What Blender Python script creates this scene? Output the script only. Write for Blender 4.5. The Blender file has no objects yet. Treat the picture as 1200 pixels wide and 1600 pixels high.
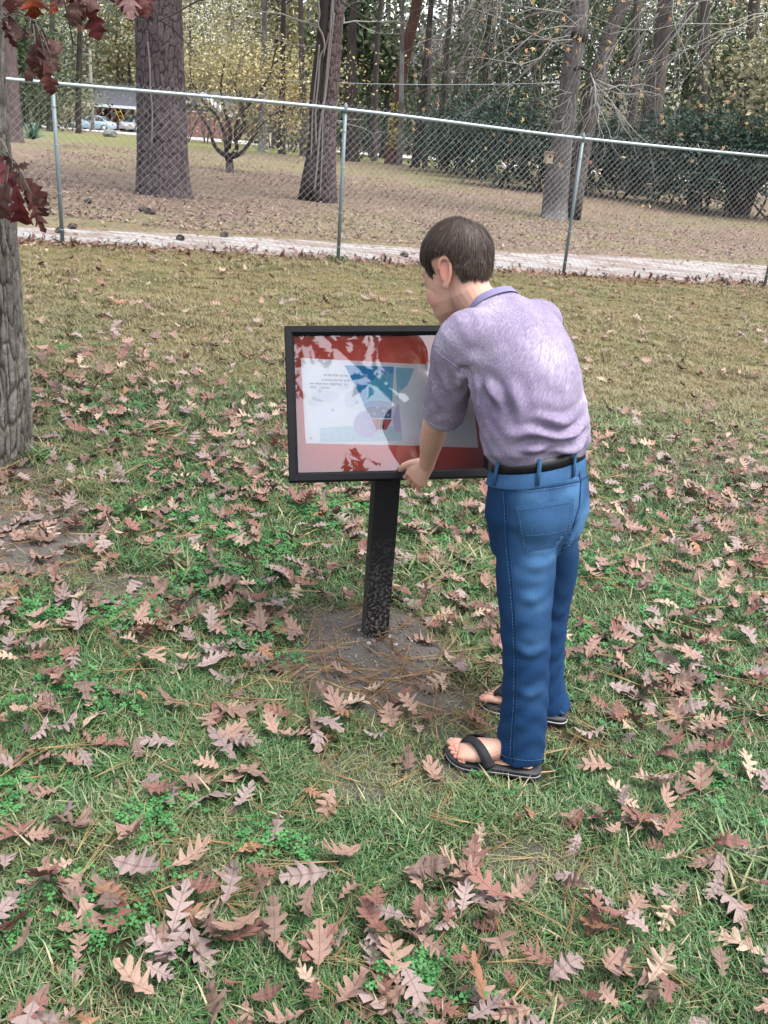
import bpy, bmesh, math, random
import numpy as np
from mathutils import Vector, Matrix, noise
from mathutils.bvhtree import BVHTree

sc = bpy.context.scene
COL = sc.collection
rng = np.random.default_rng(7)
random.seed(7)

# ---------------------------------------------------------------- camera, sky, sun, exposure
F_PX, PITCH, ROLL, EYE = 1450.0, math.radians(23.3), math.radians(4.2), 1.6     # photo is 1200 x 1600
_fw = np.array([0, math.cos(PITCH), -math.sin(PITCH)])
_rt = np.array([1.0, 0, 0]); _up = np.cross(_rt, _fw)
IR = math.cos(ROLL)*_rt + math.sin(ROLL)*_up
IU = -math.sin(ROLL)*_rt + math.cos(ROLL)*_up
CAM = np.array([0, 0, EYE])
cam_d = bpy.data.cameras.new('camera'); cam = bpy.data.objects.new('camera', cam_d); COL.objects.link(cam)
cam.matrix_world = Matrix(((IR[0], IU[0], -_fw[0], 0), (IR[1], IU[1], -_fw[1], 0), (IR[2], IU[2], -_fw[2], EYE), (0, 0, 0, 1)))
cam_d.sensor_fit = 'VERTICAL'; cam_d.sensor_height = 36.0; cam_d.lens = F_PX/1600*36
cam_d.clip_start = 0.02; cam_d.clip_end = 900
sc.camera = cam

SUN_EL, SUN_AZ = math.radians(67), math.radians(-24)       # azimuth measured from +x towards +y
sun_dir = Vector((math.cos(SUN_EL)*math.cos(SUN_AZ), math.cos(SUN_EL)*math.sin(SUN_AZ), math.sin(SUN_EL)))
world = bpy.data.worlds.new('World'); sc.world = world; world.use_nodes = True
wn = world.node_tree; wn.nodes.clear()
wo = wn.nodes.new('ShaderNodeOutputWorld'); wb = wn.nodes.new('ShaderNodeBackground')
ws = wn.nodes.new('ShaderNodeTexSky'); ws.sky_type = 'NISHITA'; ws.sun_disc = False
ws.sun_elevation = SUN_EL; ws.sun_rotation = math.pi/2 - SUN_AZ; ws.dust_density = 3.0
wh = wn.nodes.new('ShaderNodeHueSaturation'); wh.inputs['Saturation'].default_value = 0.36
wn.links.new(ws.outputs[0], wh.inputs['Color']); wn.links.new(wh.outputs[0], wb.inputs['Color'])
wb.inputs['Strength'].default_value = 0.15
wn.links.new(wb.outputs[0], wo.inputs['Surface'])
sun_d = bpy.data.lights.new('sun', 'SUN'); sun_d.energy = 1.5; sun_d.angle = math.radians(35); sun_d.color = (1.0, 0.975, 0.945)
sun = bpy.data.objects.new('sun', sun_d); COL.objects.link(sun)
sun.rotation_euler = sun_dir.to_track_quat('Z', 'Y').to_euler()
sc.view_settings.view_transform = 'Standard'; sc.view_settings.look = 'None'
sc.view_settings.exposure = 1.95; sc.view_settings.gamma = 1.0; sc.view_settings.use_curve_mapping = False
sc.render.film_transparent = False
sc.cycles.max_bounces = 8; sc.cycles.transparent_max_bounces = 12
sc.cycles.use_denoising = True

# ---------------------------------------------------------------- helpers
def ray(px, py):
    d = _fw*F_PX + IR*(px-600) - IU*(py-800)
    return d/np.linalg.norm(d)
def at(px, py, Y):                       # the point seen at photo position (px, py) at distance Y from the camera's plane x-z
    d = ray(px, py); return Vector(CAM + d*(Y/d[1]))
def terr0(x, y):
    x = np.asarray(x, float); y = np.asarray(y, float)
    d = np.maximum(0, y-14); e = np.maximum(0, y-49); k = np.clip((45-y)/23, 0, 1)
    return -0.45*np.tanh(x/10)*k*k*(3-2*k) - 0.02*d - 0.0085*e
def _vn(x, y, s):                        # cheap smooth value noise
    x = np.asarray(x, float)*s; y = np.asarray(y, float)*s
    xi = np.floor(x); yi = np.floor(y); fx = x-xi; fy = y-yi
    fx = fx*fx*(3-2*fx); fy = fy*fy*(3-2*fy)
    h = lambda a, b: (np.sin(a*127.1 + b*311.7)*43758.5453) % 1.0
    return (h(xi, yi)*(1-fx)+h(xi+1, yi)*fx)*(1-fy) + (h(xi, yi+1)*(1-fx)+h(xi+1, yi+1)*fx)*fy
POST = (0.0, 2.66)
def terr(x, y):
    z = terr0(x, y) + 0.016*(_vn(x, y, 3.1)-0.5)*np.exp(-((np.asarray(y, float)-3)/12)**2) + 0.05*(_vn(x+7, y, 0.45)-0.5)
    d2 = ((np.asarray(x, float)-0.0)/0.27)**2 + ((np.asarray(y, float)-2.58)/0.30)**2
    return z + 0.035*np.exp(-d2)
def gnd(px, py):
    d = ray(px, py); t = 0.3
    while t < 600:
        t2 = t*1.01 + 0.01; p = CAM + d*t2
        if p[2] < terr(p[0], p[1]):
            a, b = t, t2
            for _ in range(25):
                m = (a+b)/2; p = CAM + d*m
                if p[2] < terr(p[0], p[1]): b = m
                else: a = m
            return Vector(p)
        t = t2
    return Vector(p)
def proj(P):
    d = np.asarray(P, float) - CAM; z = d@_fw
    return 600 + F_PX*(d@IR)/z, 800 - F_PX*(d@IU)/z, z
def ppm(P):                              # photo pixels per metre at P
    return F_PX/proj(P)[2]

class MB:                                # mesh builder
    def __init__(s): s.v = []; s.f = []; s.mi = []; s.n = 0
    def add(s, v, f, mi=0):
        o = s.n; s.v.extend([tuple(p) for p in v]); s.n += len(v)
        s.f.extend([tuple(i+o for i in q) for q in f]); s.mi.extend([mi]*len(f)); return s
    def mesh(s, name, mats, smooth=True):
        me = bpy.data.meshes.new(name); me.from_pydata(s.v, [], s.f); 
        for m in (mats if isinstance(mats, (list, tuple)) else [mats]): me.materials.append(m)
        me.polygons.foreach_set('material_index', s.mi)
        me.polygons.foreach_set('use_smooth', [smooth]*len(s.f)); me.update(); return me
    def obj(s, name, mats, parent=None, smooth=True):
        return link(name, s.mesh(name, mats, smooth), parent)
def link(name, me, parent=None):
    o = bpy.data.objects.new(name, me); COL.objects.link(o)
    if parent is not None: o.parent = parent; o.matrix_parent_inverse = Matrix.Translation(-Vector(parent.location)) if parent.parent is None else Matrix()
    return o
def tag(o, label=None, cat=None, group=None, kind=None):
    if label: o['label'] = label
    if cat: o['category'] = cat
    if group: o['group'] = group
    if kind: o['kind'] = kind
    return o
def thing(name, loc, label, cat, group=None):
    o = bpy.data.objects.new(name, None); COL.objects.link(o); o.location = loc; o.empty_display_size = 0.1
    return tag(o, label, cat, group)

def box(mb, c, hx, hy, hz, X=(1,0,0), Y=(0,1,0), Z=(0,0,1), mi=0, bev=0.0):
    c = Vector(c); X = Vector(X).normalized(); Y = Vector(Y).normalized(); Z = Vector(Z).normalized()
    if bev <= 0:
        v = [c + X*hx*a + Y*hy*b + Z*hz*d for d in (-1, 1) for b in (-1, 1) for a in (-1, 1)]
        mb.add(v, [(0,2,3,1), (4,5,7,6), (0,1,5,4), (2,6,7,3), (0,4,6,2), (1,3,7,5)], mi); return
    bm = bmesh.new(); bmesh.ops.create_cube(bm, size=2)
    for w in bm.verts: w.co = Vector((w.co.x*hx, w.co.y*hy, w.co.z*hz))
    bmesh.ops.bevel(bm, geom=list(bm.edges), offset=bev, segments=2, profile=0.7, affect='EDGES')
    bm.verts.index_update()
    mb.add([c + X*w.co.x + Y*w.co.y + Z*w.co.z for w in bm.verts], [[w.index for w in f.verts] for f in bm.faces], mi); bm.free()
def frames(pts, up=None):
    pts = [Vector(p) for p in pts]; n = len(pts); T = []
    for i in range(n):
        t = (pts[min(i+1, n-1)] - pts[max(i-1, 0)]); T.append(t.normalized() if t.length > 1e-9 else Vector((0,0,1)))
    u = Vector(up) if up is not None else Vector((1, 0, 0) if abs(T[0].x) < 0.9 else (0, 1, 0))
    out = []
    for t in T:
        u = (u - t*u.dot(t))
        if u.length < 1e-6: u = t.orthogonal()
        u.normalize(); out.append((u.copy(), t.cross(u).normalized(), t))
    return pts, out
def tube(mb, pts, rad, n=12, mi=0, caps=True, up=None, flat=1.0, round_=False, prof=None):
    if round_:
        pts = [Vector(p) for p in pts]; rad = list(rad)
        a = (pts[0]-pts[1]).normalized(); b = (pts[-1]-pts[-2]).normalized()
        pre = [(pts[0] + a*rad[0]*k, rad[0]*math.sqrt(max(1-k*k, 0.0025))) for k in (0.98, 0.8, 0.45)]
        post = [(pts[-1] + b*rad[-1]*k, rad[-1]*math.sqrt(max(1-k*k, 0.0025))) for k in (0.45, 0.8, 0.98)]
        pts = [p for p, _ in pre] + pts + [p for p, _ in post]; rad = [r for _, r in pre] + rad + [r for _, r in post]
    pts, fr = frames(pts, up); v = []; f = []
    for i, (p, (u, w, t)) in enumerate(zip(pts, fr)):
        r = rad[i] if hasattr(rad, '__len__') else rad
        for k in range(n):
            a = 2*math.pi*k/n; q = prof(i, a) if prof else 1.0
            v.append(p + u*math.cos(a)*r*q + w*math.sin(a)*r*flat*q)
    for i in range(len(pts)-1):
        for k in range(n):
            k2 = (k+1) % n; f.append((i*n+k, i*n+k2, (i+1)*n+k2, (i+1)*n+k))
    if caps:
        f.append(tuple(range(n-1, -1, -1))); f.append(tuple((len(pts)-1)*n+k for k in range(n)))
    mb.add(v, f, mi)
def loft(mb, rings, n=28, mi=0, caps=True):   # rings: (centre, X axis, Y axis, half x, half y[, exponent])
    v = []; f = []
    for rg in rings:
        c, X, Y, a, b = rg[:5]; e = rg[5] if len(rg) > 5 else 2.0
        c = Vector(c); X = Vector(X); Y = Vector(Y)
        for k in range(n):
            t = 2*math.pi*k/n; ct, st = math.cos(t), math.sin(t)
            x = math.copysign(abs(ct)**(2/e), ct); y = math.copysign(abs(st)**(2/e), st)
            v.append(c + X*a*x + Y*b*y)
    for i in range(len(rings)-1):
        for k in range(n):
            k2 = (k+1) % n; f.append((i*n+k, i*n+k2, (i+1)*n+k2, (i+1)*n+k))
    if caps:
        f.append(tuple(range(n-1, -1, -1))); f.append(tuple((len(rings)-1)*n+k for k in range(n)))
    mb.add(v, f, mi)
def ball(mb, c, rx, ry, rz, X=(1,0,0), Y=(0,1,0), Z=(0,0,1), nu=20, nv=12, mi=0):
    c = Vector(c); X = Vector(X); Y = Vector(Y); Z = Vector(Z); v = [c - Z*rz]; f = []
    for j in range(1, nv):
        ph = -math.pi/2 + math.pi*j/nv
        for i in range(nu):
            th = 2*math.pi*i/nu
            v.append(c + X*rx*math.cos(ph)*math.cos(th) + Y*ry*math.cos(ph)*math.sin(th) + Z*rz*math.sin(ph))
    v.append(c + Z*rz); L = len(v)-1
    for i in range(nu):
        f.append((0, 1+(i+1) % nu, 1+i)); f.append((L, L-nu+i, L-nu+(i+1) % nu))
    for j in range(nv-2):
        for i in range(nu):
            a = 1+j*nu+i; b = 1+j*nu+(i+1) % nu; f.append((a, b, b+nu, a+nu))
    mb.add(v, f, mi)
def remeshed(mb, name, voxel, smooth=6, fac=0.5):   # fuses overlapping closed shapes into one skin
    me = mb.mesh(name+'_raw', []); o = bpy.data.objects.new(name+'_raw', me); COL.objects.link(o)
    m = o.modifiers.new('r', 'REMESH'); m.mode = 'VOXEL'; m.voxel_size = voxel; m.adaptivity = 0
    if smooth: s = o.modifiers.new('s', 'SMOOTH'); s.factor = fac; s.iterations = smooth
    dg = bpy.context.evaluated_depsgraph_get(); out = bpy.data.meshes.new_from_object(o.evaluated_get(dg))
    bpy.data.objects.remove(o); bpy.data.meshes.remove(me); out.name = name
    out.polygons.foreach_set('use_smooth', [True]*len(out.polygons)); return out
def coords(me):
    a = np.empty(len(me.vertices)*3); me.vertices.foreach_get('co', a); return a.reshape(-1, 3)
def normals(me):
    a = np.empty(len(me.vertices)*3); me.vertices.foreach_get('normal', a); return a.reshape(-1, 3)
def set_coords(me, a): me.vertices.foreach_set('co', a.ravel()); me.update()
def bvh(me): return BVHTree.FromPolygons([v.co.copy() for v in me.vertices], [tuple(p.vertices) for p in me.polygons])
def poly_dist(P, pts):                   # distance of every row of P to a polyline, and the 0..1 place along it
    P = np.asarray(P); pts = [np.array(p, float) for p in pts]; L = [np.linalg.norm(b-a) for a, b in zip(pts, pts[1:])]; tot = sum(L)
    best = np.full(len(P), 1e9); tt = np.zeros(len(P)); s = 0
    for (a, b), l in zip(zip(pts, pts[1:]), L):
        t = np.clip(((P-a)@(b-a))/(l*l), 0, 1); d = np.linalg.norm(P-(a+t[:, None]*(b-a)), axis=1)
        m = d < best; best[m] = d[m]; tt[m] = (s + t[m]*l)/tot; s += l
    return best, tt
def smoothline(pts, k=6):                # Catmull-Rom
    P = [Vector(p) for p in pts]; P = [P[0]*2-P[1]] + P + [P[-1]*2-P[-2]]; out = []
    for i in range(1, len(P)-2):
        for j in range(k):
            t = j/k; a, b, c, d = P[i-1:i+3]
            out.append(0.5*((2*b) + (c-a)*t + (2*a-5*b+4*c-d)*t*t + (3*b-a-3*c+d)*t**3))
    out.append(P[-2]); return out

# ---------------------------------------------------------------- material helpers
class NT:
    def __init__(s, name):
        s.m = bpy.data.materials.new(name); s.m.use_nodes = True; s.t = s.m.node_tree; s.b = s.t.nodes['Principled BSDF']
        s.b.inputs['Roughness'].default_value = 0.8; s.b.inputs['Specular IOR Level'].default_value = 0.3
    def n(s, kind, **k):
        x = s.t.nodes.new('ShaderNode'+kind)
        for a, v in k.items(): setattr(x, a, v)
        return x
    def set(s, node, key, val):
        if hasattr(val, 'is_linked') or isinstance(val, bpy.types.NodeSocket): s.t.links.new(val, node.inputs[key])
        elif isinstance(val, (tuple, list)) and len(val) == 3 and node.inputs[key].type == 'RGBA': node.inputs[key].default_value = (*val, 1)
        else: node.inputs[key].default_value = val
    def pos(s, which='Object'): return s.n('TexCoord').outputs[which]
    def mapping(s, vec, scale=(1,1,1), rot=(0,0,0), loc=(0,0,0)):
        m = s.n('Mapping'); s.set(m, 'Vector', vec); m.inputs['Scale'].default_value = scale; m.inputs['Rotation'].default_value = rot; m.inputs['Location'].default_value = loc
        return m.outputs[0]
    def noise(s, vec, scale=5, detail=4, rough=0.55, dist=0.0, out=0):
        x = s.n('TexNoise'); s.set(x, 'Vector', vec); s.set(x, 'Scale', scale); s.set(x, 'Detail', detail); s.set(x, 'Roughness', rough); s.set(x, 'Distortion', dist); return x.outputs[out]
    def voro(s, vec, scale=5, feature='F1', out='Distance', rand=1.0):
        x = s.n('TexVoronoi', feature=feature); s.set(x, 'Vector', vec); s.set(x, 'Scale', scale); s.set(x, 'Randomness', rand); return x.outputs[out]
    def ramp(s, fac, stops, interp='LINEAR'):
        x = s.n('ValToRGB'); s.set(x, 'Fac', fac); cr = x.color_ramp; cr.interpolation = interp
        while len(cr.elements) < len(stops): cr.elements.new(0.5)
        for e, (p, c) in zip(cr.elements, stops): e.position = p; e.color = (*c, 1) if len(c) == 3 else c
        return x.outputs[0]
    def mix(s, fac, a, b, blend='MIX'):
        x = s.n('Mix', data_type='RGBA', blend_type=blend); s.set(x, 0, fac); s.set(x, 6, a); s.set(x, 7, b); return x.outputs[2]
    def math(s, op, a, b=0.0, c=0.0, clamp=False):
        x = s.n('Math', operation=op, use_clamp=clamp); s.set(x, 0, a); s.set(x, 1, b); s.set(x, 2, c); return x.outputs[0]
    def sep(s, vec):
        x = s.n('SeparateXYZ'); s.set(x, 0, vec); return x.outputs
    def attr(s, name, kind='GEOMETRY', out='Fac'):
        return s.n('Attribute', attribute_name=name, attribute_type=kind).outputs[out]
    def rnd(s): return s.n('ObjectInfo').outputs['Random']
    def bump(s, h, dist=0.01, strength=1.0):
        x = s.n('Bump'); s.set(x, 'Height', h); x.inputs['Distance'].default_value = dist; x.inputs['Strength'].default_value = strength; s.set(s.b, 'Normal', x.outputs[0])
    def col(s, c): s.set(s.b, 'Base Color', c); return s
    def p(s, **k):
        for a, v in k.items(): s.set(s.b, a.replace('_', ' '), v)
        return s
def plain(name, c, rough=0.7, metal=0.0, var=0.12, scale=30, bump=0.0, spec=0.3):
    t = NT(name); x = t.noise(t.pos(), scale, 5, 0.6)
    t.col(t.mix(t.math('MULTIPLY', t.math('SUBTRACT', x, 0.5), 2*var), c, tuple(min(1, q*1.0) for q in c)) if var == 0 else
          t.mix(x, tuple(q*(1-var*1.6) for q in c), tuple(min(1, q*(1+var*1.6)) for q in c)))
    t.p(Roughness=rough, Metallic=metal); t.set(t.b, 'Specular IOR Level', spec)
    if bump: t.bump(x, bump)
    return t.m
# ---- lobed leaves and stones, shared by several parts
HALF = [(0.00, 0.00, 0.008), (0.05, 0.05, 0.022), (0.10, 0.15, 0.115), (0.12, 0.21, 0.130), (0.16, 0.205, 0.085), (0.22, 0.225, 0.040), (0.27, 0.31, 0.190), (0.31, 0.39, 0.265), (0.34, 0.415, 0.235), (0.37, 0.40, 0.170), (0.43, 0.42, 0.048),
        (0.48, 0.53, 0.230), (0.52, 0.62, 0.315), (0.55, 0.66, 0.300), (0.57, 0.625, 0.200), (0.62, 0.61, 0.055), (0.67, 0.72, 0.170), (0.71, 0.82, 0.225), (0.74, 0.84, 0.190), (0.77, 0.79, 0.120), (0.80, 0.785, 0.042), (0.86, 0.88, 0.080), (0.92, 0.94, 0.060), (1.0, 1.0, 0.006)]
def leaf_mesh(name, seed, mats, L=0.12, curl=0.3, bend=0.2, tri_dir=1):
    r = np.random.default_rng(seed); v = []; f = []; rib = []
    wid = r.uniform(0.72, 1.05); sinus = r.choice([1.0, 1.5, 2.0, 2.6]); crm = r.uniform(0.012, 0.045); ph2 = r.uniform(0, 6.28); asym = r.uniform(-0.03, 0.03); sk = [r.uniform(0.8, 1.18, 5), r.uniform(0.8, 1.18, 5)]
    ph = r.uniform(0, 6.28)
    def zz(t_, w):
        return bend*((t_-0.45)**2)*r_sign + curl*(w*w)*2.2*c_sign + 0.035*math.sin(7*t_+ph)*abs(w)*4*0.5 + 0.03*math.sin(11*t_+ph*2 + (3 if w > 0 else 0))*abs(w)*3 + crm*math.sin(23*t_+ph2)*min(1, abs(w)*6) + crm*0.8*math.sin(31*w+ph2*2+9*t_)
    r_sign = 1 if r.random() < 0.5 else -1; c_sign = 1 if r.random() < 0.62 else -1
    mid = []; sides = [[], []]
    for m, t_, w in HALF:
        mid.append(len(v)); v.append((m*L, 0, zz(m, 0)*L)); rib.append(0.0)
        for s in (0, 1):
            k = min(4, int(t_*4.6)); ww = (w*sk[s][k] if w > 0.07 else w*(sinus if w > 0.03 else 1.0))*wid; tt = t_ + (asym if s else -asym)*(w > 0.07)
            sides[s].append(len(v)); yy = ww*(1 if s else -1); v.append((tt*L, yy*L, zz(tt, yy)*L)); rib.append(yy)
    for i in range(len(HALF)-1):
        f.append((mid[i], mid[i+1], sides[1][i+1], sides[1][i])); f.append((mid[i+1], mid[i], sides[0][i], sides[0][i+1]))
    o = len(v); st = r.uniform(0.12, 0.25)
    for q, ww in ((0.02, 0.010), (-st*0.5, 0.008), (-st, 0.012)):
        v += [(q*L, -ww*L, zz(0, 0)*L + q*q*0.3*L), (q*L, ww*L, zz(0, 0)*L + q*q*0.3*L + 0.001)]; rib += [0.0, 0.0]
    f += [(o, o+1, o+3, o+2), (o+2, o+3, o+5, o+4)]
    me = bpy.data.meshes.new(name); me.from_pydata(v, [], f)
    for q in (mats if isinstance(mats, list) else [mats]): me.materials.append(q)
    a = me.attributes.new('across', 'FLOAT', 'POINT'); a.data.foreach_set('value', rib)
    me.polygons.foreach_set('use_smooth', [True]*len(f)); me.update(); return me
def leaf_mat(name, stops, back=None, rough=0.62, tr=0.12):
    t = NT(name); P = t.pos(); n = t.noise(P, 45, 4, 0.6); r = t.rnd()
    c = t.ramp(r, stops); c = t.mix(t.math('MULTIPLY', n, 0.55), c, t.mix(1.0, c, (0.45, 0.38, 0.34), 'MULTIPLY'))
    x = t.math('ABSOLUTE', t.attr('across')); px = t.sep(P)[0]
    side = t.math('ABSOLUTE', t.math('SINE', t.math('MULTIPLY', t.math('SUBTRACT', px, t.math('MULTIPLY', x, 0.085)), 230)))
    vein = t.math('MAXIMUM', t.math('LESS_THAN', x, 0.012), t.math('MULTIPLY', t.math('LESS_THAN', side, 0.10), 0.45))
    c = t.mix(t.math('MULTIPLY', vein, 0.55), c, t.mix(1.0, c, (0.38, 0.30, 0.28), 'MULTIPLY'))
    t.col(c); t.p(Roughness=rough); t.set(t.b, 'Specular IOR Level', 0.35); t.bump(t.math('ADD', n, t.math('MULTIPLY', vein, -0.5)), 0.0015)
    return t.m
def rock(seed, mat, name='stone'):
    r = np.random.default_rng(seed); bm = bmesh.new(); bmesh.ops.create_icosphere(bm, subdivisions=2, radius=1.0); s = r.uniform(0.7, 1.2, 3)
    for w in bm.verts: 
        k = 1 + 0.28*noise.noise(w.co*1.6 + Vector((seed*3.1, 0, 0))); w.co = Vector((w.co.x*s[0]*k, w.co.y*s[1]*k, w.co.z*s[2]*0.65*k))
    me = bpy.data.meshes.new(name); bm.to_mesh(me); bm.free(); me.materials.append(mat); return me
rock_mesh = rock
# ================================================================ ground, path, road
def npmesh(name, V, F, mats, smooth=False, attrs=None):      # V (n,3), F (m,k) arrays
    V = np.asarray(V, np.float32); F = np.asarray(F, np.int32); m, k = F.shape
    me = bpy.data.meshes.new(name); me.vertices.add(len(V)); me.vertices.foreach_set('co', V.ravel())
    me.loops.add(m*k); me.loops.foreach_set('vertex_index', F.ravel()); me.polygons.add(m)
    me.polygons.foreach_set('loop_start', np.arange(0, m*k, k, dtype=np.int32)); me.polygons.foreach_set('loop_total', np.full(m, k, np.int32))
    me.polygons.foreach_set('use_smooth', np.full(m, smooth))
    for q in (mats if isinstance(mats, (list, tuple)) else [mats]): me.materials.append(q)
    for an, av in (attrs or {}).items():
        a = me.attributes.new(an, 'FLOAT', 'POINT'); a.data.foreach_set('value', np.asarray(av, np.float32))
    me.update(calc_edges=True); return me
def sm(x, a, b): x = np.clip((np.asarray(x, float)-a)/(b-a), 0, 1); return x*x*(3-2*x)
def dirt_mask(x, y):
    n = _vn(x, y, 9)*0.6 + _vn(x, y, 23)*0.4
    d = np.sqrt(((x+0.02)/0.28)**2 + ((y-2.52)/0.34)**2)
    m = sm(1.25-d + (n-0.5)*0.7, 0.0, 0.5)
    for cx, cy, rx, ry, k in ((-1.45, 3.05, 0.42, 0.55, 0.85), (-0.80, 2.75, 0.28, 0.20, 0.6), (0.05, 1.95, 0.25, 0.14, 0.5), (0.42, 1.72, 0.2, 0.12, 0.5), (0.2, 2.2, 0.3, 0.14, 0.5), (-0.25, 1.55, .13, .1, 0.3), (-1.75, 3.6, .4, .4, .7), (1.9, 4.9, .5, .4, .35)):
        d = np.sqrt(((x-cx)/rx)**2 + ((y-cy)/ry)**2); m = np.maximum(m, k*sm(1.2-d+(n-0.5)*0.9, 0, 0.6))
    return m
def dry_mask(x, y): return np.clip(sm(y + 0.5*np.abs(x)*0 + 2.2*(_vn(x, y, 0.9)-0.5) + 0.8*(_vn(x, y, 3)-0.5), 3.8, 6.8), 0, 1)
FENCE = [gnd(98, 382), gnd(528, 408), gnd(880, 430), gnd(1194, 448)]
def fence_y(x):
    a, b = FENCE[0], FENCE[3]; return a.y + (b.y-a.y)*(np.asarray(x, float)-a.x)/(b.x-a.x)
def grow(a, b, s0, g, cap):
    out = [a]; s = s0
    while out[-1] < b: out.append(out[-1]+s); s = min(s*g, cap)
    return out
xs = grow(2.6, 170, 0.035, 1.10, 9); xs = [-q for q in xs[::-1]] + list(np.arange(-2.56, 2.59, 0.035)) + xs
ys = list(np.arange(-26, 0.4, 1.6)) + list(np.arange(0.6, 4.4, 0.030)) + grow(4.4, 330, 0.035, 1.035, 9)
X, Y = np.meshgrid(np.array(xs), np.array(ys)); Z = terr(X, Y)
Zd = dirt_mask(X, Y); Z = Z + Zd*0.006*(_vn(X, Y, 40)-0.5) + 0.004*(_vn(X, Y, 17)-0.5)*(Y < 9)
fy = fence_y(X); lit = np.exp(-((Y-fy-0.05+0.25*(_vn(X, Y, 1.7)-0.5))/0.20)**2)
nx_, ny_ = len(xs), len(ys); I = np.arange(nx_*ny_).reshape(ny_, nx_)
Fq = np.stack([I[:-1, :-1], I[:-1, 1:], I[1:, 1:], I[1:, :-1]], -1).reshape(-1, 4)
def ground_mat():
    t = NT('ground'); P = t.pos(); n1 = t.noise(P, 3.0, 6, 0.65); n2 = t.noise(P, 38, 5, 0.7); n3 = t.noise(P, 150, 3, 0.7); vn = t.voro(P, 9.0, out='Color'); vx = t.sep(vn)
    soil = t.mix(n2, (0.017, 0.015, 0.009), (0.042, 0.036, 0.020)); soil = t.mix(t.math('MULTIPLY', n1, 0.6), soil, (0.026, 0.038, 0.013))
    dry = t.mix(n2, (0.085, 0.064, 0.028), (0.175, 0.137, 0.067)); dry = t.mix(t.ramp(t.noise(P, 1.6, 5, 0.6), [(0.42, (0, 0, 0)), (0.62, (1, 1, 1))]), dry, (0.070, 0.080, 0.030)); dry = t.mix(t.math('MULTIPLY', n3, 0.6), dry, (0.065, 0.05, 0.025))
    dirt = t.mix(n2, (0.075, 0.068, 0.062), (0.155, 0.143, 0.132)); dirt = t.mix(t.math('MULTIPLY', n3, 0.5), dirt, (0.07, 0.052, 0.04))
    lit_ = t.mix(n2, (0.050, 0.024, 0.014), (0.145, 0.070, 0.040))
    # yard behind the path: leaf litter over thin grass
    spk = t.math('GREATER_THAN', t.math('ADD', vx[0], t.math('MULTIPLY', n1, 0.5)), 0.72)
    yard = t.mix(n2, (0.085, 0.070, 0.038), (0.15, 0.120, 0.070)); yard = t.mix(t.ramp(n1, [(0.38, (0, 0, 0)), (0.58, (1, 1, 1))]), yard, (0.125, 0.092, 0.068)); yard = t.mix(t.math('MULTIPLY', spk, t.math('MULTIPLY', vx[1], 0.9)), yard, (0.22, 0.160, 0.130)); yard = t.mix(t.math('MULTIPLY', t.voro(P, 14, out='Distance'), 0.4), yard, (0.06, 0.04, 0.028))
    yard = t.mix(t.attr('green'), yard, t.mix(n2, (0.085, 0.095, 0.035), (0.15, 0.145, 0.06)))
    c = t.mix(t.attr('dry'), soil, dry); c = t.mix(t.attr('dirt'), c, dirt); c = t.mix(t.attr('yard'), c, yard); c = t.mix(t.attr('lit'), c, lit_)
    t.col(c); t.p(Roughness=0.95); t.set(t.b, 'Specular IOR Level', 0.1)
    t.bump(t.math('ADD', n2, t.math('MULTIPLY', n3, 0.6)), 0.012); return t.m
yardm = sm(Y-fy, 0.25, 0.5)
green = np.clip(sm(_vn(X, Y, 0.16), 0.50, 0.62)*0.35*sm(Y, 22, 30) + sm(Y, 40, 52)*sm(6-X, 0, 3)*0.8*(1-sm(Y, 70, 80)) + sm(_vn(X+3, Y, 0.5), 0.55, .7)*0.35, 0, 1)*yardm
g_me = npmesh('lawn', np.stack([X, Y, Z], -1).reshape(-1, 3), Fq, ground_mat(), True, {'dirt': Zd.ravel(), 'dry': dry_mask(X, Y).ravel(), 'yard': yardm.ravel(), 'lit': (lit*0.9).ravel(), 'green': green.ravel()})
lawn = link('lawn', g_me); tag(lawn, kind='structure')
# path just beyond the fence: a thin worn slab following the ground
def strip(name, A, B, mat, lift=0.012, n=220, m=8, rag=0.05, kind='structure', z_of=terr):
    v = []; f = []
    for i in range(n+1):
        t_ = i/n; a = A[0]+(A[1]-A[0])*t_; b = B[0]+(B[1]-B[0])*t_
        for j in range(m+1):
            s = j/m; x = a[0]+(b[0]-a[0])*s; y = a[1]+(b[1]-a[1])*s
            e = 1 if j in (0, m) else 0
            y += e*rag*(_vn(x, j*3.7, 2.6)-0.5)*2 + e*rag*0.8*(_vn(x, j*5.1, 9)-0.5)
            v.append((x, y, float(z_of(x, y)) + (lift if not e else -0.004)))
    for i in range(n):
        for j in range(m): q = i*(m+1)+j; f.append((q, q+m+1, q+m+2, q+1))
    mb = MB(); mb.add(v, f); return tag(mb.obj(name, mat), kind=kind)
def path_mat():
    t = NT('path_concrete'); P = t.pos(); n = t.noise(P, 14, 6, 0.7); st = t.noise(t.mapping(P, (0.9, 4.5, 4.5), (0, 0, -0.28)), 1.3, 5, 0.65); w = t.noise(P, 90, 3, 0.7)
    c = t.mix(n, (0.17, 0.168, 0.166), (0.29, 0.29, 0.29)); c = t.mix(t.ramp(st, [(0.44, (0, 0, 0)), (0.56, (0.9,)*3)]), c, (0.130, 0.092, 0.078)); c = t.mix(t.math('MULTIPLY', w, 0.4), c, (0.18, 0.15, 0.13))
    t.col(c); t.p(Roughness=0.95); t.bump(n, 0.003); return t.m
pn = [gnd(100, 379), gnd(1190, 444)]; pfar = [gnd(100, 357), gnd(1190, 414)]
def ext(p, q, k): return [p + (p-q)*k, q + (q-p)*k]
strip('path', ext(pn[0], pn[1], 0.35), ext(pfar[0], pfar[1], 0.35), path_mat(), 0.014, 260, 8, 0.10)
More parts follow.
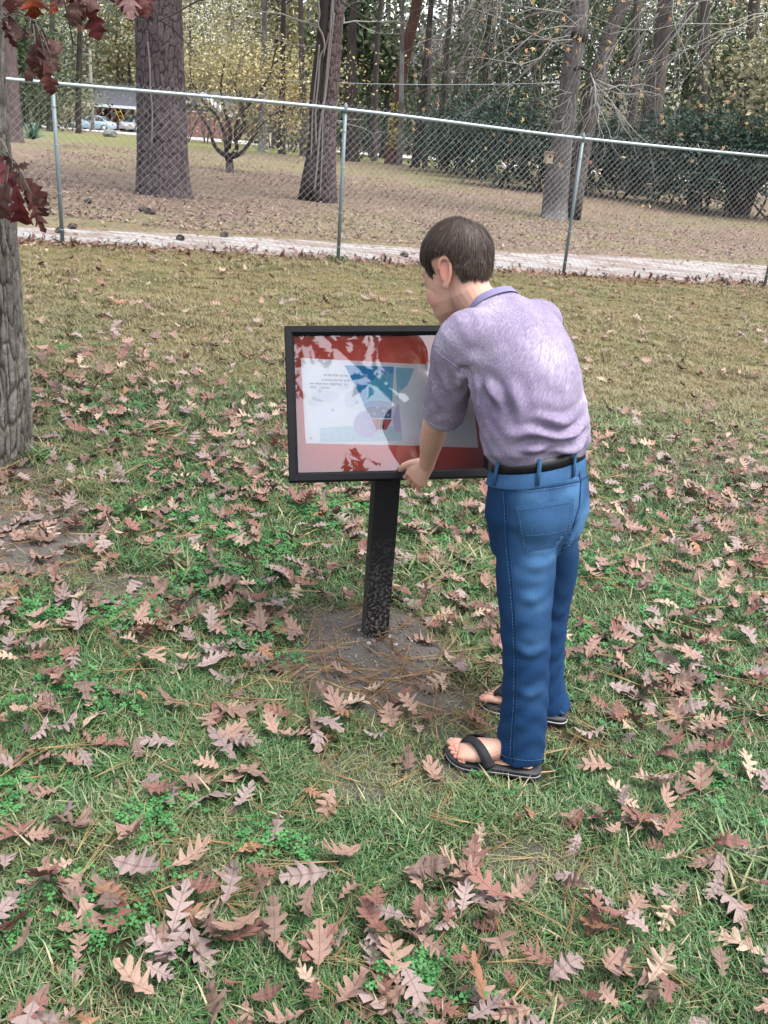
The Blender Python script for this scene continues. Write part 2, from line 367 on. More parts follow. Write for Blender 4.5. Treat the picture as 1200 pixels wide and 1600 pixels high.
# road far beyond the yard, and the drive in front of the house
def road_mat():
    t = NT('road_concrete'); P = t.pos(); n = t.noise(P, 0.8, 5, 0.6); t.col(t.mix(n, (0.34, 0.335, 0.33), (0.46, 0.455, 0.445))); t.p(Roughness=0.95); return t.m
M_road = road_mat()
r0, r1 = gnd(33, 196), gnd(640, 247); r0b, r1b = gnd(33, 190), gnd(640, 242)
strip('road', ext(r0, r1, 0.9), ext(r0b, r1b, 0.9), M_road, 0.02, 120, 6, 0.05)
# ================================================================ chain-link fence
def galv():
    t = NT('galvanised'); n = t.noise(t.pos(), 40, 4, 0.6); t.col(t.mix(n, (0.19, 0.23, 0.235), (0.29, 0.335, 0.345))); t.p(Metallic=0.35, Roughness=0.5); t.set(t.b, 'Specular IOR Level', 0.5); return t.m
M_galv = galv(); M_post_dim = plain('galvanised_post_dim', (0.125, 0.155, 0.16), 0.55, 0.3, 0.12, 20); M_wire = plain('wire', (0.21, 0.21, 0.215), 0.55, 0.3, 0.1)  # posts painted darker than the rail, whose highlight sits in its lighter colour
f_tops = [at(82, 130, FENCE[0].y-0.01), at(540, 171, FENCE[1].y), at(905, 216, FENCE[2].y), at(1218, 247, FENCE[3].y)]
base = [Vector(p) for p in FENCE]; tops = []
for p, q in zip(base, f_tops): tops.append(Vector((p.x + 0.006, p.y, q.z)))
dl = base[0]-base[1]; dr = base[3]-base[2]
def add_post(p, zt): base.append(p); tops.append(Vector((p.x, p.y, zt)))
L2 = base[0] + dl; R2 = base[3] + dr
base = [Vector((L2.x, L2.y, float(terr(L2.x, L2.y))))] + base + [Vector((R2.x, R2.y, float(terr(R2.x, R2.y))))]
tops = [tops[0] + (tops[0]-tops[1])] + tops + [tops[-1] + (tops[-1]-tops[-2])]
fence = thing('chain_link_fence', base[2], 'galvanised chain link fence with round posts and top rail along the path', 'fence')
for b, t_ in zip(base, tops):
    mb = MB(); tube(mb, [b + Vector((0, 0, -0.2)), b.lerp(t_, 0.5), t_ + Vector((0, 0, -0.02))], [0.020, 0.020, 0.020], 16); p_o = mb.obj('post', M_post_dim, fence)
    mb = MB(); tube(mb, [t_ + Vector((0, 0, -0.035)), t_ + Vector((0, 0, 0.0)), t_ + Vector((0, 0, 0.030)), t_ + Vector((0, 0, 0.052)), t_ + Vector((0, 0, 0.066))], [0.024, 0.025, 0.022, 0.014, 0.005], 14); mb.obj('post_cap', M_post_dim, p_o)
    for hh in (0.15, 0.5, 0.95, 1.3):
        q = b.lerp(t_, hh/1.5); mb = MB(); rr = [q + Vector((0.0225*math.cos(a), 0.0225*math.sin(a), 0.004*math.sin(a*2))) for a in np.linspace(0, 2*math.pi, 13)]; tube(mb, rr, 0.0025, 5); mb.obj('tie_wire', M_galv, p_o)
mb = MB()
rl = smoothline(tops, 8); tube(mb, rl, 0.0178, 14); mb.obj('top_rail', M_galv, fence)
# mesh fabric, woven zigzag wires just behind the posts
FV = []; FF = []
pit = 0.0755; sidey = 0.030
segs = []
L = 0; cum = [0]
for a, b in zip(base, base[1:]): cum.append(cum[-1] + math.hypot(b.x-a.x, b.y-a.y))
tot = cum[-1]
def fpos(s, h):                               # s metres along the fence, h 0..1 of the height
    s = min(max(s, 0), tot-1e-6); i = max(k for k in range(len(cum)-1) if cum[k] <= s); u = (s-cum[i])/(cum[i+1]-cum[i])
    lo = base[i].lerp(base[i+1], u); hi = tops[i].lerp(tops[i+1], u); lo = Vector((lo.x, lo.y, float(terr(lo.x, lo.y))+0.015)); return lo.lerp(hi + Vector((0, 0, 0.012)), h)
nrm = Vector((-(base[3].y-base[2].y), base[3].x-base[2].x, 0)).normalized()
nz = 40
def wire(s0, phase):
    pts = []
    for k in range(nz+1):
        off = (pit/2)*(1 if (k+phase) % 2 else 0)
        h = k/nz; w = 0.003*(1 if (k+phase) % 2 else -1)
        wob = 0.012*math.sin(s0*1.9 + h*3) + 0.008*math.sin(s0*5.1+2)*h
        pts.append(fpos(s0 + off, h) + nrm*(0.028 + w + 0.6*wob))
    top = pts[-1]
    return pts
s = 0.02; k = 0; 
while s < tot - 0.1:
    pts = wire(s, k % 2); o = len(FV)
    for i, p in enumerate(pts):
        for d in ((0.0014, 0), (-0.0007, 0.0012), (-0.0007, -0.0012)): FV.append((p.x + d[0], p.y + d[1]*0.3, p.z + d[1]))
    for i in range(nz):
        for a in range(3): FF.append((o+i*3+a, o+i*3+(a+1) % 3, o+(i+1)*3+(a+1) % 3, o+(i+1)*3+a))
    # twisted knuckle above the rail
    if k % 2: s += pit/2; k += 1; continue
    for sg in (0, 1):
        o = len(FV); e = fpos(s + (pit if sg else 0)*1.0, 1.0) + nrm*0.03; a_ = e; m_ = fpos(s + pit*0.5, 1.0) + nrm*0.03 + Vector((0.004*(1 if sg else -1), 0, 0.048))
        for p in (a_, m_):
            for d in ((0.0019, 0), (-0.001, 0.0017), (-0.001, -0.0017)): FV.append((p.x + d[0], p.y + d[1]*0.3, p.z + d[1]))
        for a in range(3): FF.append((o+a, o+(a+1) % 3, o+3+(a+1) % 3, o+3+a))
    s += pit/2; k += 1
fm = link('chain_link_mesh', npmesh('chain_link_mesh', np.array([tuple(v) for v in FV]), np.array(FF), M_wire), fence); tag(fm, kind='stuff')
# ================================================================ trees, shrubs, house and cars beyond the fence
tr_ = np.random.default_rng(5)
def bark_mat(name, lo, hi, moss=None, scale=10, stretch=0.25, bump=0.02):
    t = NT(name); P = t.pos(); n = t.noise(t.mapping(P, (1, 1, stretch)), scale, 6, 0.7); n2 = t.noise(P, scale*5, 4, 0.7); big = t.noise(P, 0.9, 3, 0.5)
    c = t.mix(t.ramp(n, [(0.35, (0, 0, 0)), (0.65, (1, 1, 1))]), lo, hi); c = t.mix(t.math('MULTIPLY', n2, 0.5), c, tuple(q*0.55 for q in lo))
    if moss: c = t.mix(t.ramp(big, [(0.5, (0, 0, 0)), (0.66, (0.8,)*3)]), c, moss)
    t.col(c); t.p(Roughness=0.95); t.set(t.b, 'Specular IOR Level', 0.1); t.bump(t.math('ADD', n, t.math('MULTIPLY', n2, 0.5)), bump); return t.m
M_pine = bark_mat('pine_bark', (0.0750, 0.0510, 0.0510), (0.1410, 0.1110, 0.1110), None, 9, 0.45, 0.02)
M_gray = bark_mat('grey_bark', (0.0748, 0.0650, 0.0618), (0.1723, 0.1593, 0.1527), (0.1950, 0.2015, 0.1885), 9, 0.2)
M_dark = bark_mat('dark_bark', (0.0300, 0.0240, 0.0210), (0.0675, 0.0570, 0.0525), None, 9, 0.2)
M_mid = bark_mat('brown_grey_bark', (0.0525, 0.0434, 0.0385), (0.1085, 0.0945, 0.0875), None, 8, 0.2)
M_redb = bark_mat('reddish_bark', (0.0770, 0.0406, 0.0322), (0.1295, 0.0735, 0.0595), None, 7, 0.25)
M_oakb = bark_mat('oak_bark', (0.105, 0.090, 0.075), (0.285, 0.255, 0.225), (0.22, 0.225, 0.19), 22, 0.18, 0.008)
M_twig = plain('pale_twig', (0.235, 0.225, 0.21), 0.9, var=0.2, scale=4); M_twigd = plain('dark_twig', (0.085, 0.072, 0.062), 0.9, var=0.2, scale=4); M_vine = plain('vine', (0.1470, 0.1295, 0.1190), 0.95, var=0.25, scale=12)
def leafmat(name, stops, rough=0.6):
    t = NT(name); t.col(t.ramp(t.attr('tone'), stops)); t.p(Roughness=rough); t.set(t.b, 'Specular IOR Level', 0.25)
    tl = t.n('BsdfTranslucent'); mx = t.n('MixShader'); t.t.links.new(t.b.inputs['Base Color'].links[0].from_socket, tl.inputs[0]); mx.inputs[0].default_value = 0.22
    t.t.links.new(t.b.outputs[0], mx.inputs[1]); t.t.links.new(tl.outputs[0], mx.inputs[2]); t.t.links.new(mx.outputs[0], t.t.nodes['Material Output'].inputs['Surface']); return t.m
LM = {'yellow': leafmat('foliage_yellow', [(0, (0.20, 0.165, 0.062)), (0.4, (0.32, 0.275, 0.125)), (0.8, (0.47, 0.415, 0.23)), (1, (0.22, 0.215, 0.09))]),
      'olive': leafmat('foliage_olive', [(0, (0.135, 0.132, 0.072)), (0.5, (0.235, 0.222, 0.13)), (1, (0.37, 0.34, 0.215))]),
      'orange': leafmat('foliage_orange', [(0, (0.15, 0.085, 0.035)), (0.5, (0.27, 0.165, 0.070)), (1, (0.38, 0.255, 0.12))]),
      'green': leafmat('foliage_green', [(0, (0.026, 0.044, 0.020)), (0.5, (0.052, 0.076, 0.036)), (1, (0.105, 0.128, 0.066))]),
      'dark': leafmat('foliage_dark', [(0, (0.009, 0.022, 0.015)), (0.5, (0.020, 0.042, 0.029)), (1, (0.048, 0.076, 0.054))]),
      'pine': leafmat('foliage_pine', [(0, (0.060, 0.080, 0.045)), (0.5, (0.105, 0.125, 0.075)), (1, (0.17, 0.18, 0.12))]),
      'grey': leafmat('foliage_grey', [(0, (0.11, 0.105, 0.095)), (0.5, (0.18, 0.17, 0.155)), (1, (0.27, 0.255, 0.235))]),
      'star': leafmat('foliage_star', [(0, (0.36, 0.22, 0.12)), (0.5, (0.46, 0.36, 0.17)), (1, (0.40, 0.20, 0.13))])}
def leaves_mesh(name, C, size, mat, tone, thin=0.55, up=0.3):
    C = np.asarray(C, float); n = len(C); a = tr_.normal(size=(n, 3)); a[:, 2] *= 0.7; a /= np.linalg.norm(a, axis=1)[:, None]
    b = tr_.normal(size=(n, 3)); b[:, 2] += up; b -= a*(a*b).sum(1)[:, None]; b /= np.linalg.norm(b, axis=1)[:, None]
    nn = np.cross(a, b); s = (size*tr_.uniform(0.6, 1.3, n))[:, None]
    V = np.stack([C - a*s*0.5, C + b*s*0.5*thin + nn*s*0.08, C + a*s*0.5, C - b*s*0.5*thin + nn*s*0.08], 1).reshape(-1, 3)
    return npmesh(name, V, np.arange(4*n).reshape(n, 4), mat, False, {'tone': np.repeat(tone, 4)})
def crown_pts(c, rx, ry, rz, n, k=26, tight=0.24, hollow=0.35):
    d = tr_.normal(size=(k, 3)); d /= np.linalg.norm(d, axis=1)[:, None]; r = (hollow + (1-hollow)*tr_.random(k))[:, None]
    cl = d*r; cs = tr_.uniform(0.6, 1.4, k)*tight; i = tr_.integers(0, k, n)
    g = tr_.normal(size=(n, 3))*cs[i][:, None]; g[:, 2] *= 0.75
    return np.array(c) + (cl[i] + g)*np.array([rx, ry, rz]), np.clip(tr_.normal(0.5, 0.22, n) + (tr_.random(k)-0.5)[i]*0.5, 0, 1)
def trunk_mesh(pts, rad, n=14, k=4, seed=0, rough=0.06, flare=0.35):
    P = smoothline(pts, k); m = len(P); R = np.interp(np.linspace(0, 1, m), np.linspace(0, 1, len(rad)), rad); mb = MB(); ph = seed*1.7
    def prof(i, a):
        u = i/(m-1); fl = 1 + flare*math.exp(-u*14)*(0.75 + 0.45*math.sin(a*4+ph) + 0.2*math.sin(a*7+ph*2))
        return fl*(1 + rough*math.sin(a*5 + ph + i*0.13) + rough*0.8*math.sin(a*9 + i*0.31 + ph*2))
    tube(mb, P, list(R), n, prof=prof, up=(1, 0, 0)); return mb
def branch(mb, p, d, L, r, depth, droop=0.0, spread=0.7, seg=5, kids=3, rs=None, tips=None, wob=0.22):
    rs = rs or random; pts = [Vector(p)]; d = Vector(d).normalized(); dirs = [d.copy()]
    for i in range(seg):
        d = (d + Vector((rs.gauss(0, wob), rs.gauss(0, wob), rs.gauss(0, wob) - droop))).normalized(); pts.append(pts[-1] + d*L/seg); dirs.append(d.copy())
    rr = [r*(1-0.72*i/seg) for i in range(seg+1)]; tube(mb, pts, rr, 6 if r > 0.03 else (4 if r > 0.012 else 3), caps=False)
    if tips is not None and depth <= 1: tips.extend(pts[2:])
    if depth > 0:
        for _ in range(kids):
            i = rs.randint(1, seg); q = dirs[i].orthogonal().normalized(); q.rotate(Matrix.Rotation(rs.uniform(0, 6.28), 3, dirs[i])); nd = (dirs[i]*(1-spread*0.5) + q*spread).normalized()
            branch(mb, pts[i], nd, L*rs.uniform(0.42, 0.7), rr[i]*0.62, depth-1, droop, spread, max(3, seg-1), kids, rs, tips, wob)
def px_path(pp, Y): return [at(x, y, Y if not hasattr(Y, '__len__') else Y[i]) for i, (x, y) in enumerate(pp)]
def tree(name, label, cat, base_px, path, width, bark, crown=None, group=None, Y=None, n=12, extra_h=6.0, kids=None, flare=0.35, seed=0, rough=0.06):
    """trunk along the photo path from base_px upwards at the distance of its base, carried on above the frame"""
    g = gnd(*base_px) if Y is None else at(base_px[0], base_px[1], Y)
    if g.y > 72: g = at(base_px[0], base_px[1], 72.0); g.z = float(terr(g.x, g.y))
    Yb = g.y; k = 1/ppm(g)
    pts = [g + Vector((0, 0, -0.15))] + [at(x, y, Yb) for x, y in path]
    d = (pts[-1]-pts[-2]).normalized(); ex = pts[-1] + (d*0.6 + Vector((0, 0, 0.4)))*extra_h; pts.append(ex)
    w = [q*0.5*k for q in width]; rad = [w[0]] + list(np.interp(np.linspace(0, 1, len(path)), np.linspace(0, 1, len(w)), w)) + [w[-1]*0.55]
    t = thing(name, g, label, cat, group); trunk_mesh(pts, rad, n, 5, seed, rough, flare).obj('trunk', bark, t)
    return t, pts, rad
def crown(t, mat, c, rx, ry, rz, n, size, k=26, tight=0.24, hollow=0.35, name='crown'):
    P, to = crown_pts(c, rx, ry, rz, n, k, tight, hollow); return link(name, leaves_mesh(name, P, size, LM[mat], to), t)
def limbs(t, specs, bark, name='limb', seed=1):
    rs = random.Random(seed)
    for p, d, L, r, dep, dr, kid in specs:
        mb = MB(); branch(mb, p, d, L, r, dep, dr, 0.75, 6, kid, rs); mb.obj(name, bark, t)

def plates(u, z, R, cu, cz, seed):                 # cellular plates: distance to the crack and a per-plate value
    nu = max(4, int(2*math.pi*R/cu)); gx = u*nu; gz = z/cz; ix = np.floor(gx); iz = np.floor(gz); d1 = np.full(np.shape(gx), 9.0); d2 = d1.copy(); idv = np.zeros(np.shape(gx))
    for dx in (-1, 0, 1):
        for dz in (-1, 0, 1):
            cx = ix+dx; cz_ = iz+dz; cm = cx % nu; h1 = (np.sin(cm*127.1 + cz_*311.7 + seed)*43758.5453) % 1; h2 = (np.sin(cm*269.5 + cz_*183.3 + seed)*24634.6345) % 1
            d = np.hypot(gx-(cx+0.15+0.7*h1), (gz-(cz_+0.15+0.7*h2)))
            cl = d < d1; d2 = np.where(cl, d1, np.minimum(d2, d)); idv = np.where(cl, h1, idv); d1 = np.where(cl, d, d1)
    return d2-d1, idv
def plated_trunk(t, pts, rad, bark, NA=168, dz=0.016, cu=0.075, cz=0.165, amp=0.011, flare=0.22, name='trunk'):
    pl = smoothline(pts, 8); s = np.cumsum([0] + [(b-a).length for a, b in zip(pl, pl[1:])]); zs = np.arange(0, s[-1], dz)
    C = np.array([[np.interp(z, s, [p[i] for p in pl]) for i in range(3)] for z in zs]); R = np.interp(zs/s[-1], np.linspace(0, 1, len(rad)), rad)
    u = np.arange(NA)/NA; U, Zz = np.meshgrid(u, zs); nu_ = 2*math.pi*rad[len(rad)//2]; wu = (_vn(U*nu_/cu*1.3, Zz/cz*0.9, 1)-0.5)*0.9; wz = (_vn(U*nu_/cu*0.8+9, Zz/cz*1.4, 1)-0.5)*0.9
    e, idv = plates(U + wu*cu/nu_, Zz + wz*cz, rad[len(rad)//2], cu, cz, 3.0); e2, id2 = plates(U + wz*.5*cu/nu_, Zz, rad[len(rad)//2], cu*.45, cz*.5, 8.0)
    h = np.clip(e/0.30, 0, 1)**0.8*(0.7+0.5*idv) + 0.30*np.clip(e2/0.2, 0, 1)*(0.5+id2) - 0.2
    fl = np.exp(-np.maximum(Zz-0.15, 0)*3.0)*flare*(0.7+0.4*np.sin(U*2*np.pi*5+1) + 0.2*np.sin(U*2*np.pi*8))
    RR = R[:, None]*(1+fl) + amp*(h-0.7); V = np.stack([C[:, 0][:, None] + RR*np.cos(U*2*np.pi), C[:, 1][:, None] + RR*np.sin(U*2*np.pi), C[:, 2][:, None] + 0*RR], -1).reshape(-1, 3)
    n = len(zs); I = np.arange(n*NA).reshape(n, NA); F = np.stack([I[:-1], np.roll(I[:-1], -1, 1), np.roll(I[1:], -1, 1), I[1:]], -1).reshape(-1, 4)
    return link(name, npmesh(name, V, F, bark, True, {'plate': np.clip(idv*0.65+id2*0.35, 0, 1).ravel(), 'crack': (np.clip(e/0.20, 0, 1)*(0.6+0.4*np.clip(e2/0.15, 0, 1))).ravel()}), t)
def plate_mat(name, lo, hi, crack):
    t = NT(name); P = t.pos(); n = t.noise(P, 30, 5, 0.7); c = t.mix(t.attr('plate'), lo, hi); c = t.mix(t.math('MULTIPLY', n, 0.6), c, tuple(q*0.6 for q in lo)); c = t.mix(t.attr('crack'), crack, c)
    t.col(c); t.p(Roughness=0.95); t.set(t.b, 'Specular IOR Level', 0.1); t.bump(n, 0.012); return t.m
# ---- left foreground oak: furrowed trunk and the red-brown leaves that still hang on it
og = gnd(-2, 712); oY = og.y
op = [og + Vector((-0.02, 0, -0.2)), og + Vector((-0.02, 0, 0)), at(-8, 600, oY), at(-16, 450, oY), at(-22, 350, oY), at(-36, 150, oY), at(-44, 0, oY), at(-50, -150, oY), at(-40, -420, oY), at(-20, -800, oY)]
orr = [0.150, 0.142, 0.122, 0.113, 0.108, 0.102, 0.098, 0.090, 0.075, 0.05]
oak = thing('oak_tree', og, 'young oak at the left edge with furrowed bark and hanging red-brown leaves', 'tree')
plated_trunk(oak, op, orr, plate_mat('oak_plates', (0.085, 0.076, 0.064), (0.215, 0.200, 0.178), (0.022, 0.017, 0.014)), 220, 0.011, 0.019, 0.140, 0.012, 0.12)
HALF_B = [(0.00, 0.00, 0.01), (0.12, 0.13, 0.05), (0.22, 0.26, 0.14), (0.30, 0.36, 0.20), (0.36, 0.38, 0.14), (0.42, 0.42, 0.09), (0.50, 0.54, 0.22), (0.57, 0.64, 0.29), (0.62, 0.66, 0.24), (0.66, 0.66, 0.13), (0.74, 0.78, 0.22), (0.80, 0.88, 0.25), (0.85, 0.86, 0.16), (0.90, 0.92, 0.10), (1.0, 1.0, 0.02)]
def hang_leaf(seed, mats):
    global HALF
    keep = HALF; HALF = [(m, t_, w*(1.25 if w > .05 else 1.5)) for m, t_, w in HALF_B] if seed % 4 else keep
    me = leaf_mesh('leaf', 900+seed, mats, 1.0, [0.5, 0.25, 0.8, 0.4][seed % 4], [0.5, 0.9, 0.3][seed % 3]); HALF = keep; return me
M_h = [leaf_mat('hang_red', [(0, (0.077, 0.016, 0.010)), (0.5, (0.105, 0.022, 0.016)), (1, (0.060, 0.016, 0.012))]), leaf_mat('hang_brown', [(0, (0.056, 0.022, 0.016)), (0.5, (0.085, 0.034, 0.025)), (1, (0.044, 0.019, 0.016))]),
       leaf_mat('hang_mauve', [(0, (0.133, 0.066, 0.058)), (0.5, (0.161, 0.081, 0.072)), (1, (0.113, 0.056, 0.049))]), leaf_mat('hang_orange', [(0, (0.322, 0.069, 0.009)), (1, (0.242, 0.044, 0.009))]), leaf_mat('hang_crimson', [(0, (0.161, 0.022, 0.026)), (1, (0.117, 0.019, 0.022))])]
HV = [[hang_leaf(10*i+j, M_h[i]) for j in range(4)] for i in range(5)]
def hang(px, py, tx, ty, k, Y, roll=None):
    """a leaf from its stem at (px, py) to its tip at (tx, ty)"""
    a = at(px, py, Y); b = at(tx, ty, Y + tr_.uniform(-0.05, 0.05)); L = (b-a).length; X = (b-a).normalized(); vw_ = Vector(ray(px, py))
    Zv = (-vw_ - X*(-vw_).dot(X)).normalized(); Yv = Zv.cross(X); r = roll if roll is not None else tr_.normal(0, 0.55); M = Matrix((X, Yv, Zv)).transposed().to_4x4() @ Matrix.Rotation(r, 4, 'X')
    o = bpy.data.objects.new('leaf', HV[k][int(tr_.integers(4))]); COL.objects.link(o); o.parent = oak; o.matrix_parent_inverse = Matrix.Translation(-Vector(oak.location)); o.location = a; o.rotation_euler = M.to_euler(); o.scale = (L,)*3; return a
HANG = [  # px, py, tip px, tip py, kind
    (48, -28, 55, 34, 3, 0), (92, -22, 86, 30, 3, 1), (60, -12, 70, 22, 1, 2), (105, -30, 125, 48, 0, 3), (128, -20, 112, 40, 1, 0), (135, 0, 157, 62, 4, 0.3), (118, -8, 132, 30, 0, 1), (150, -40, 140, 15, 2, 0), (20, -30, 12, 18, 0, 0.4), (75, -30, 98, 12, 1, 0.2), (30, -25, 35, 12, 0, 0),
    (180, -40, 186, 6, 0, 0), (196, -30, 206, 34, 2, 0), (215, -35, 229, 26, 0, 0), (190, -20, 189, 25, 0, 0.9), (222, -30, 210, 12, 1, 0), (203, -28, 216, 18, 4, 0.5), (165, -30, 175, 8, 1, 0.4),
    (12, 22, 33, 62, 1, 0), (2, 30, 22, 78, 0, 0.7), (40, 40, 33, 66, 1, 0.8), (46, 46, 48, 60, 1, 0.2),
    (62, 55, 50, 110, 0, 0), (68, 50, 88, 105, 2, 0.2), (58, 62, 72, 112, 1, -0.3), (75, 62, 101, 82, 2, 0), (72, 95, 80, 150, 0, 0.1), (60, 95, 40, 126, 1, 0), (66, 98, 62, 128, 0, 0.5), (80, 90, 92, 114, 2, 0.3), (55, 70, 42, 90, 1, 0.6),
    (-18, 235, 20, 290, 4, 0), (5, 240, 22, 262, 1, 0.3), (20, 262, 44, 258, 2, 0.4), (15, 268, 55, 300, 1, 0), (28, 275, 70, 318, 0, 0.1), (22, 288, 38, 356, 4, 0.5), (10, 290, -6, 345, 2, 0), (38, 292, 48, 330, 1, 0.6), (45, 300, 66, 362, 0, 0.4), (50, 305, 75, 340, 1, 0.2), (2, 300, 13, 346, 0, 0.9), (30, 268, 34, 300, 2, 0)]
stems = {}
for px, py, tx, ty, k, r in HANG:
    Yh = oY - 0.45 + tr_.normal(0, 0.06) + (0.20 if py > 200 else 0); a = hang(px, py, tx, ty, k, Yh, r)
    stems.setdefault((0 if py > 200 else (1 if px > 160 else (2 if py < 10 else 3))), []).append(a)
mb = MB()
for key, org in ((0, at(-16, 225, oY)), (1, at(-30, -260, oY)), (2, at(-30, -250, oY)), (3, at(-28, -40, oY))):
    mb = MB(); mid = sum(stems[key], Vector())/len(stems[key]) + Vector((0, 0, 0.05)); tube(mb, smoothline([org, org.lerp(mid, 0.55) + Vector((0, 0, 0.05)), mid], 5), [0.010]*4 + [0.006]*4 + [0.004]*3, 6)
    for s_ in stems[key]: tube(mb, smoothline([mid, mid.lerp(s_, 0.5) + Vector((0, 0, 0.02)), s_], 3), 0.0022, 4)
    mb.obj('twig', M_twigd, oak)
rs_o = random.Random(4); up_p = op[-3]
for k in range(6):
    mb = MB(); a = k*1.05 + 0.3; branch(mb, op[-3].lerp(op[-1], k/6), (math.cos(a), math.sin(a), 0.55), 2.2, 0.04, 2, 0.02, 0.7, 6, 3, rs_o); mb.obj('limb', M_mid, oak)
crown(oak, 'orange', op[-1] + Vector((0, 0, 0.3)), 2.3, 2.3, 1.5, 1400, 0.13, 30)

# ---- big pine on the left
M_plate = plate_mat('pine_plates', (0.0620, 0.0465, 0.0484), (0.1271, 0.1042, 0.1066), (0.0124, 0.0087, 0.0087))
g = gnd(255, 305); Yp = g.y; t = thing('pine_tree', g, 'thick plated pine trunk beyond the fence left of the middle post', 'tree')
pts = [g + Vector((0, 0, -0.2)), at(254, 285, Yp), at(253, 200, Yp), at(250, 100, Yp), at(247, 0, Yp), at(243, -160, Yp), at(238, -500, Yp)]
plated_trunk(t, pts, [0.385, 0.375, 0.350, 0.335, 0.325, 0.31, 0.27], M_plate)
mb = MB(); tube(mb, smoothline([at(231, 65, Yp-0.335), at(234, 105, Yp-0.355), at(235, 140, Yp-0.36), at(238, 175, Yp-0.365), at(237, 230, Yp-0.37)], 6), 0.013, 6); mb.obj('vine', M_vine, t)
for k in range(7): limbs(t, [(pts[-1] - Vector((0, 0, 0.5*k)), (math.cos(k*2.1), math.sin(k*2.1), 0.25), 3.0, 0.07, 2, 0.0, 3)], M_mid, seed=k)
crown(t, 'pine', pts[-1] + Vector((0, 0, 0.6)), 3.6, 3.6, 2.0, 2600, 0.24, 40)

# ---- twin trunk with grey vines behind the middle post
g = gnd(498, 315); Yp = g.y; t = thing('vine_clad_tree', g, 'tall dark trunk with pale vines climbing it beside the middle fence post', 'tree')
b1 = gnd(508, 315)
plated_trunk(t, [b1 + Vector((0, 0, -.2)), at(506, 290, Yp), at(508, 200, Yp), at(515, 100, Yp), at(522, 0, Yp), at(530, -160, Yp), at(542, -400, Yp)], [0.215, 0.205, 0.185, 0.175, 0.165, 0.15, 0.12], plate_mat('twin_plates', (0.0713, 0.0527, 0.0508), (0.1302, 0.1054, 0.1023), (0.0248, 0.0174, 0.0161)), 96, 0.02, 0.05, 0.15, 0.022)
trunk_mesh([gnd(478, 309) + Vector((0, 0, -.2)), at(481, 292, Yp-.12), at(491, 230, Yp-.12), at(494, 150, Yp-.12), at(502, 70, Yp-.12), at(508, 0, Yp-.12), at(512, -150, Yp-.1)], [0.16, 0.125, 0.100, 0.098, 0.095, 0.090, 0.07], 18, 8, 2, 0.10, 0.5).obj('dark_trunk', M_dark, t)
for vp, r in (([(491, 300), (496, 250), (500, 200), (507, 150), (512, 95), (516, 50), (519, 0), (524, -80)], 0.021), ([(500, 310), (503, 240), (505, 180), (511, 130), (516, 80), (522, 20)], 0.013), ([(495, -10), (499, 20), (497, 40), (504, 55), (507, 75), (500, 90), (497, 130), (493, 170), (494, 230)], 0.018), ([(486, 250), (489, 170), (495, 110), (499, 70)], 0.015), ([(505, 90), (512, 60), (520, 30), (521, -10)], 0.012)):
    mb = MB(); tube(mb, smoothline([at(x, y, Yp-0.235) for x, y in vp], 6), r, 6); mb.obj('vine', M_vine, t)
limbs(t, [(at(520, 40, Yp), (0.8, -.2, 0.1), 1.2, 0.016, 2, 0.05, 3), (at(498, 40, Yp), (-0.9, -.2, 0.25), 2.0, 0.016, 2, 0.03, 3), (at(498, 75, Yp), (-0.9, 0, -0.1), 1.3, 0.012, 2, 0.02, 3), (at(514, 190, Yp), (.8, -.2, .2), 1.0, 0.010, 2, .08, 3)], M_twig, seed=8)
crown(t, 'olive', at(545, -520, Yp), 3.2, 3.2, 2.2, 2200, 0.2, 36)

# ---- double grey trunk on the right with dead branches and a nest box
g = gnd(880, 343); Yp = g.y; t = thing('split_grey_tree', g, 'double grey trunk with a burst of dead branches behind the right fence post', 'tree')
M_gplate = plate_mat('grey_plates', (0.0920, 0.0848, 0.0816), (0.1720, 0.1648, 0.1600), (0.0680, 0.0592, 0.0544))
plated_trunk(t, [gnd(868, 344) + Vector((0, 0, -.2)), at(867, 325, Yp), at(872, 270, Yp), at(881, 200, Yp), at(890, 130, Yp), at(898, 70, Yp), at(905, 0, Yp), at(912, -150, Yp), at(920, -380, Yp)], [0.29, 0.265, 0.215, 0.195, 0.185, 0.165, 0.155, 0.13, 0.09], M_gplate, 90, 0.03, 0.045, 0.16, 0.014, 0.10)
plated_trunk(t, [gnd(893, 340) + Vector((0, 0.1, -.2)), at(895, 320, Yp+.15), at(909, 240, Yp+.3), at(922, 180, Yp+.4), at(937, 110, Yp+.5), at(955, 50, Yp+.6), at(975, 0, Yp+.7), at(1010, -90, Yp+.9), at(1060, -260, Yp+1.2)], [0.23, 0.21, 0.18, 0.165, 0.155, 0.145, 0.13, 0.11, 0.07], plate_mat('grey_plates_dark', (0.0665, 0.0574, 0.0532), (0.1330, 0.1204, 0.1134), (0.0350, 0.0294, 0.0266)), 80, 0.03, 0.045, 0.16, 0.014, 0.10)
mb = MB(); ball(mb, at(904, 55, Yp-.05), .20, .2, .16, nu=16, nv=10); mb.obj('burl', M_dark, t)
def deadb(p, dirs, L, r, n, dep=2, dr=0.05, mat=None, wob=0.25, seed=1, kids=4):
    rs = random.Random(seed)
    for k in range(n):
        d = Vector(dirs[k % len(dirs)]) + Vector((rs.gauss(0, .2), rs.gauss(0, .25), rs.gauss(0, .2))); mb = MB(); branch(mb, p + Vector((rs.gauss(0, .05), -0.1, rs.gauss(0, .12))), d, L*rs.uniform(.6, 1.15), r*rs.uniform(.7, 1.1), dep, dr, 0.75, 6, kids, rs, None, wob); mb.obj('dead_branch', mat or M_twig, t)
hub = at(918, 115, Yp-.25)
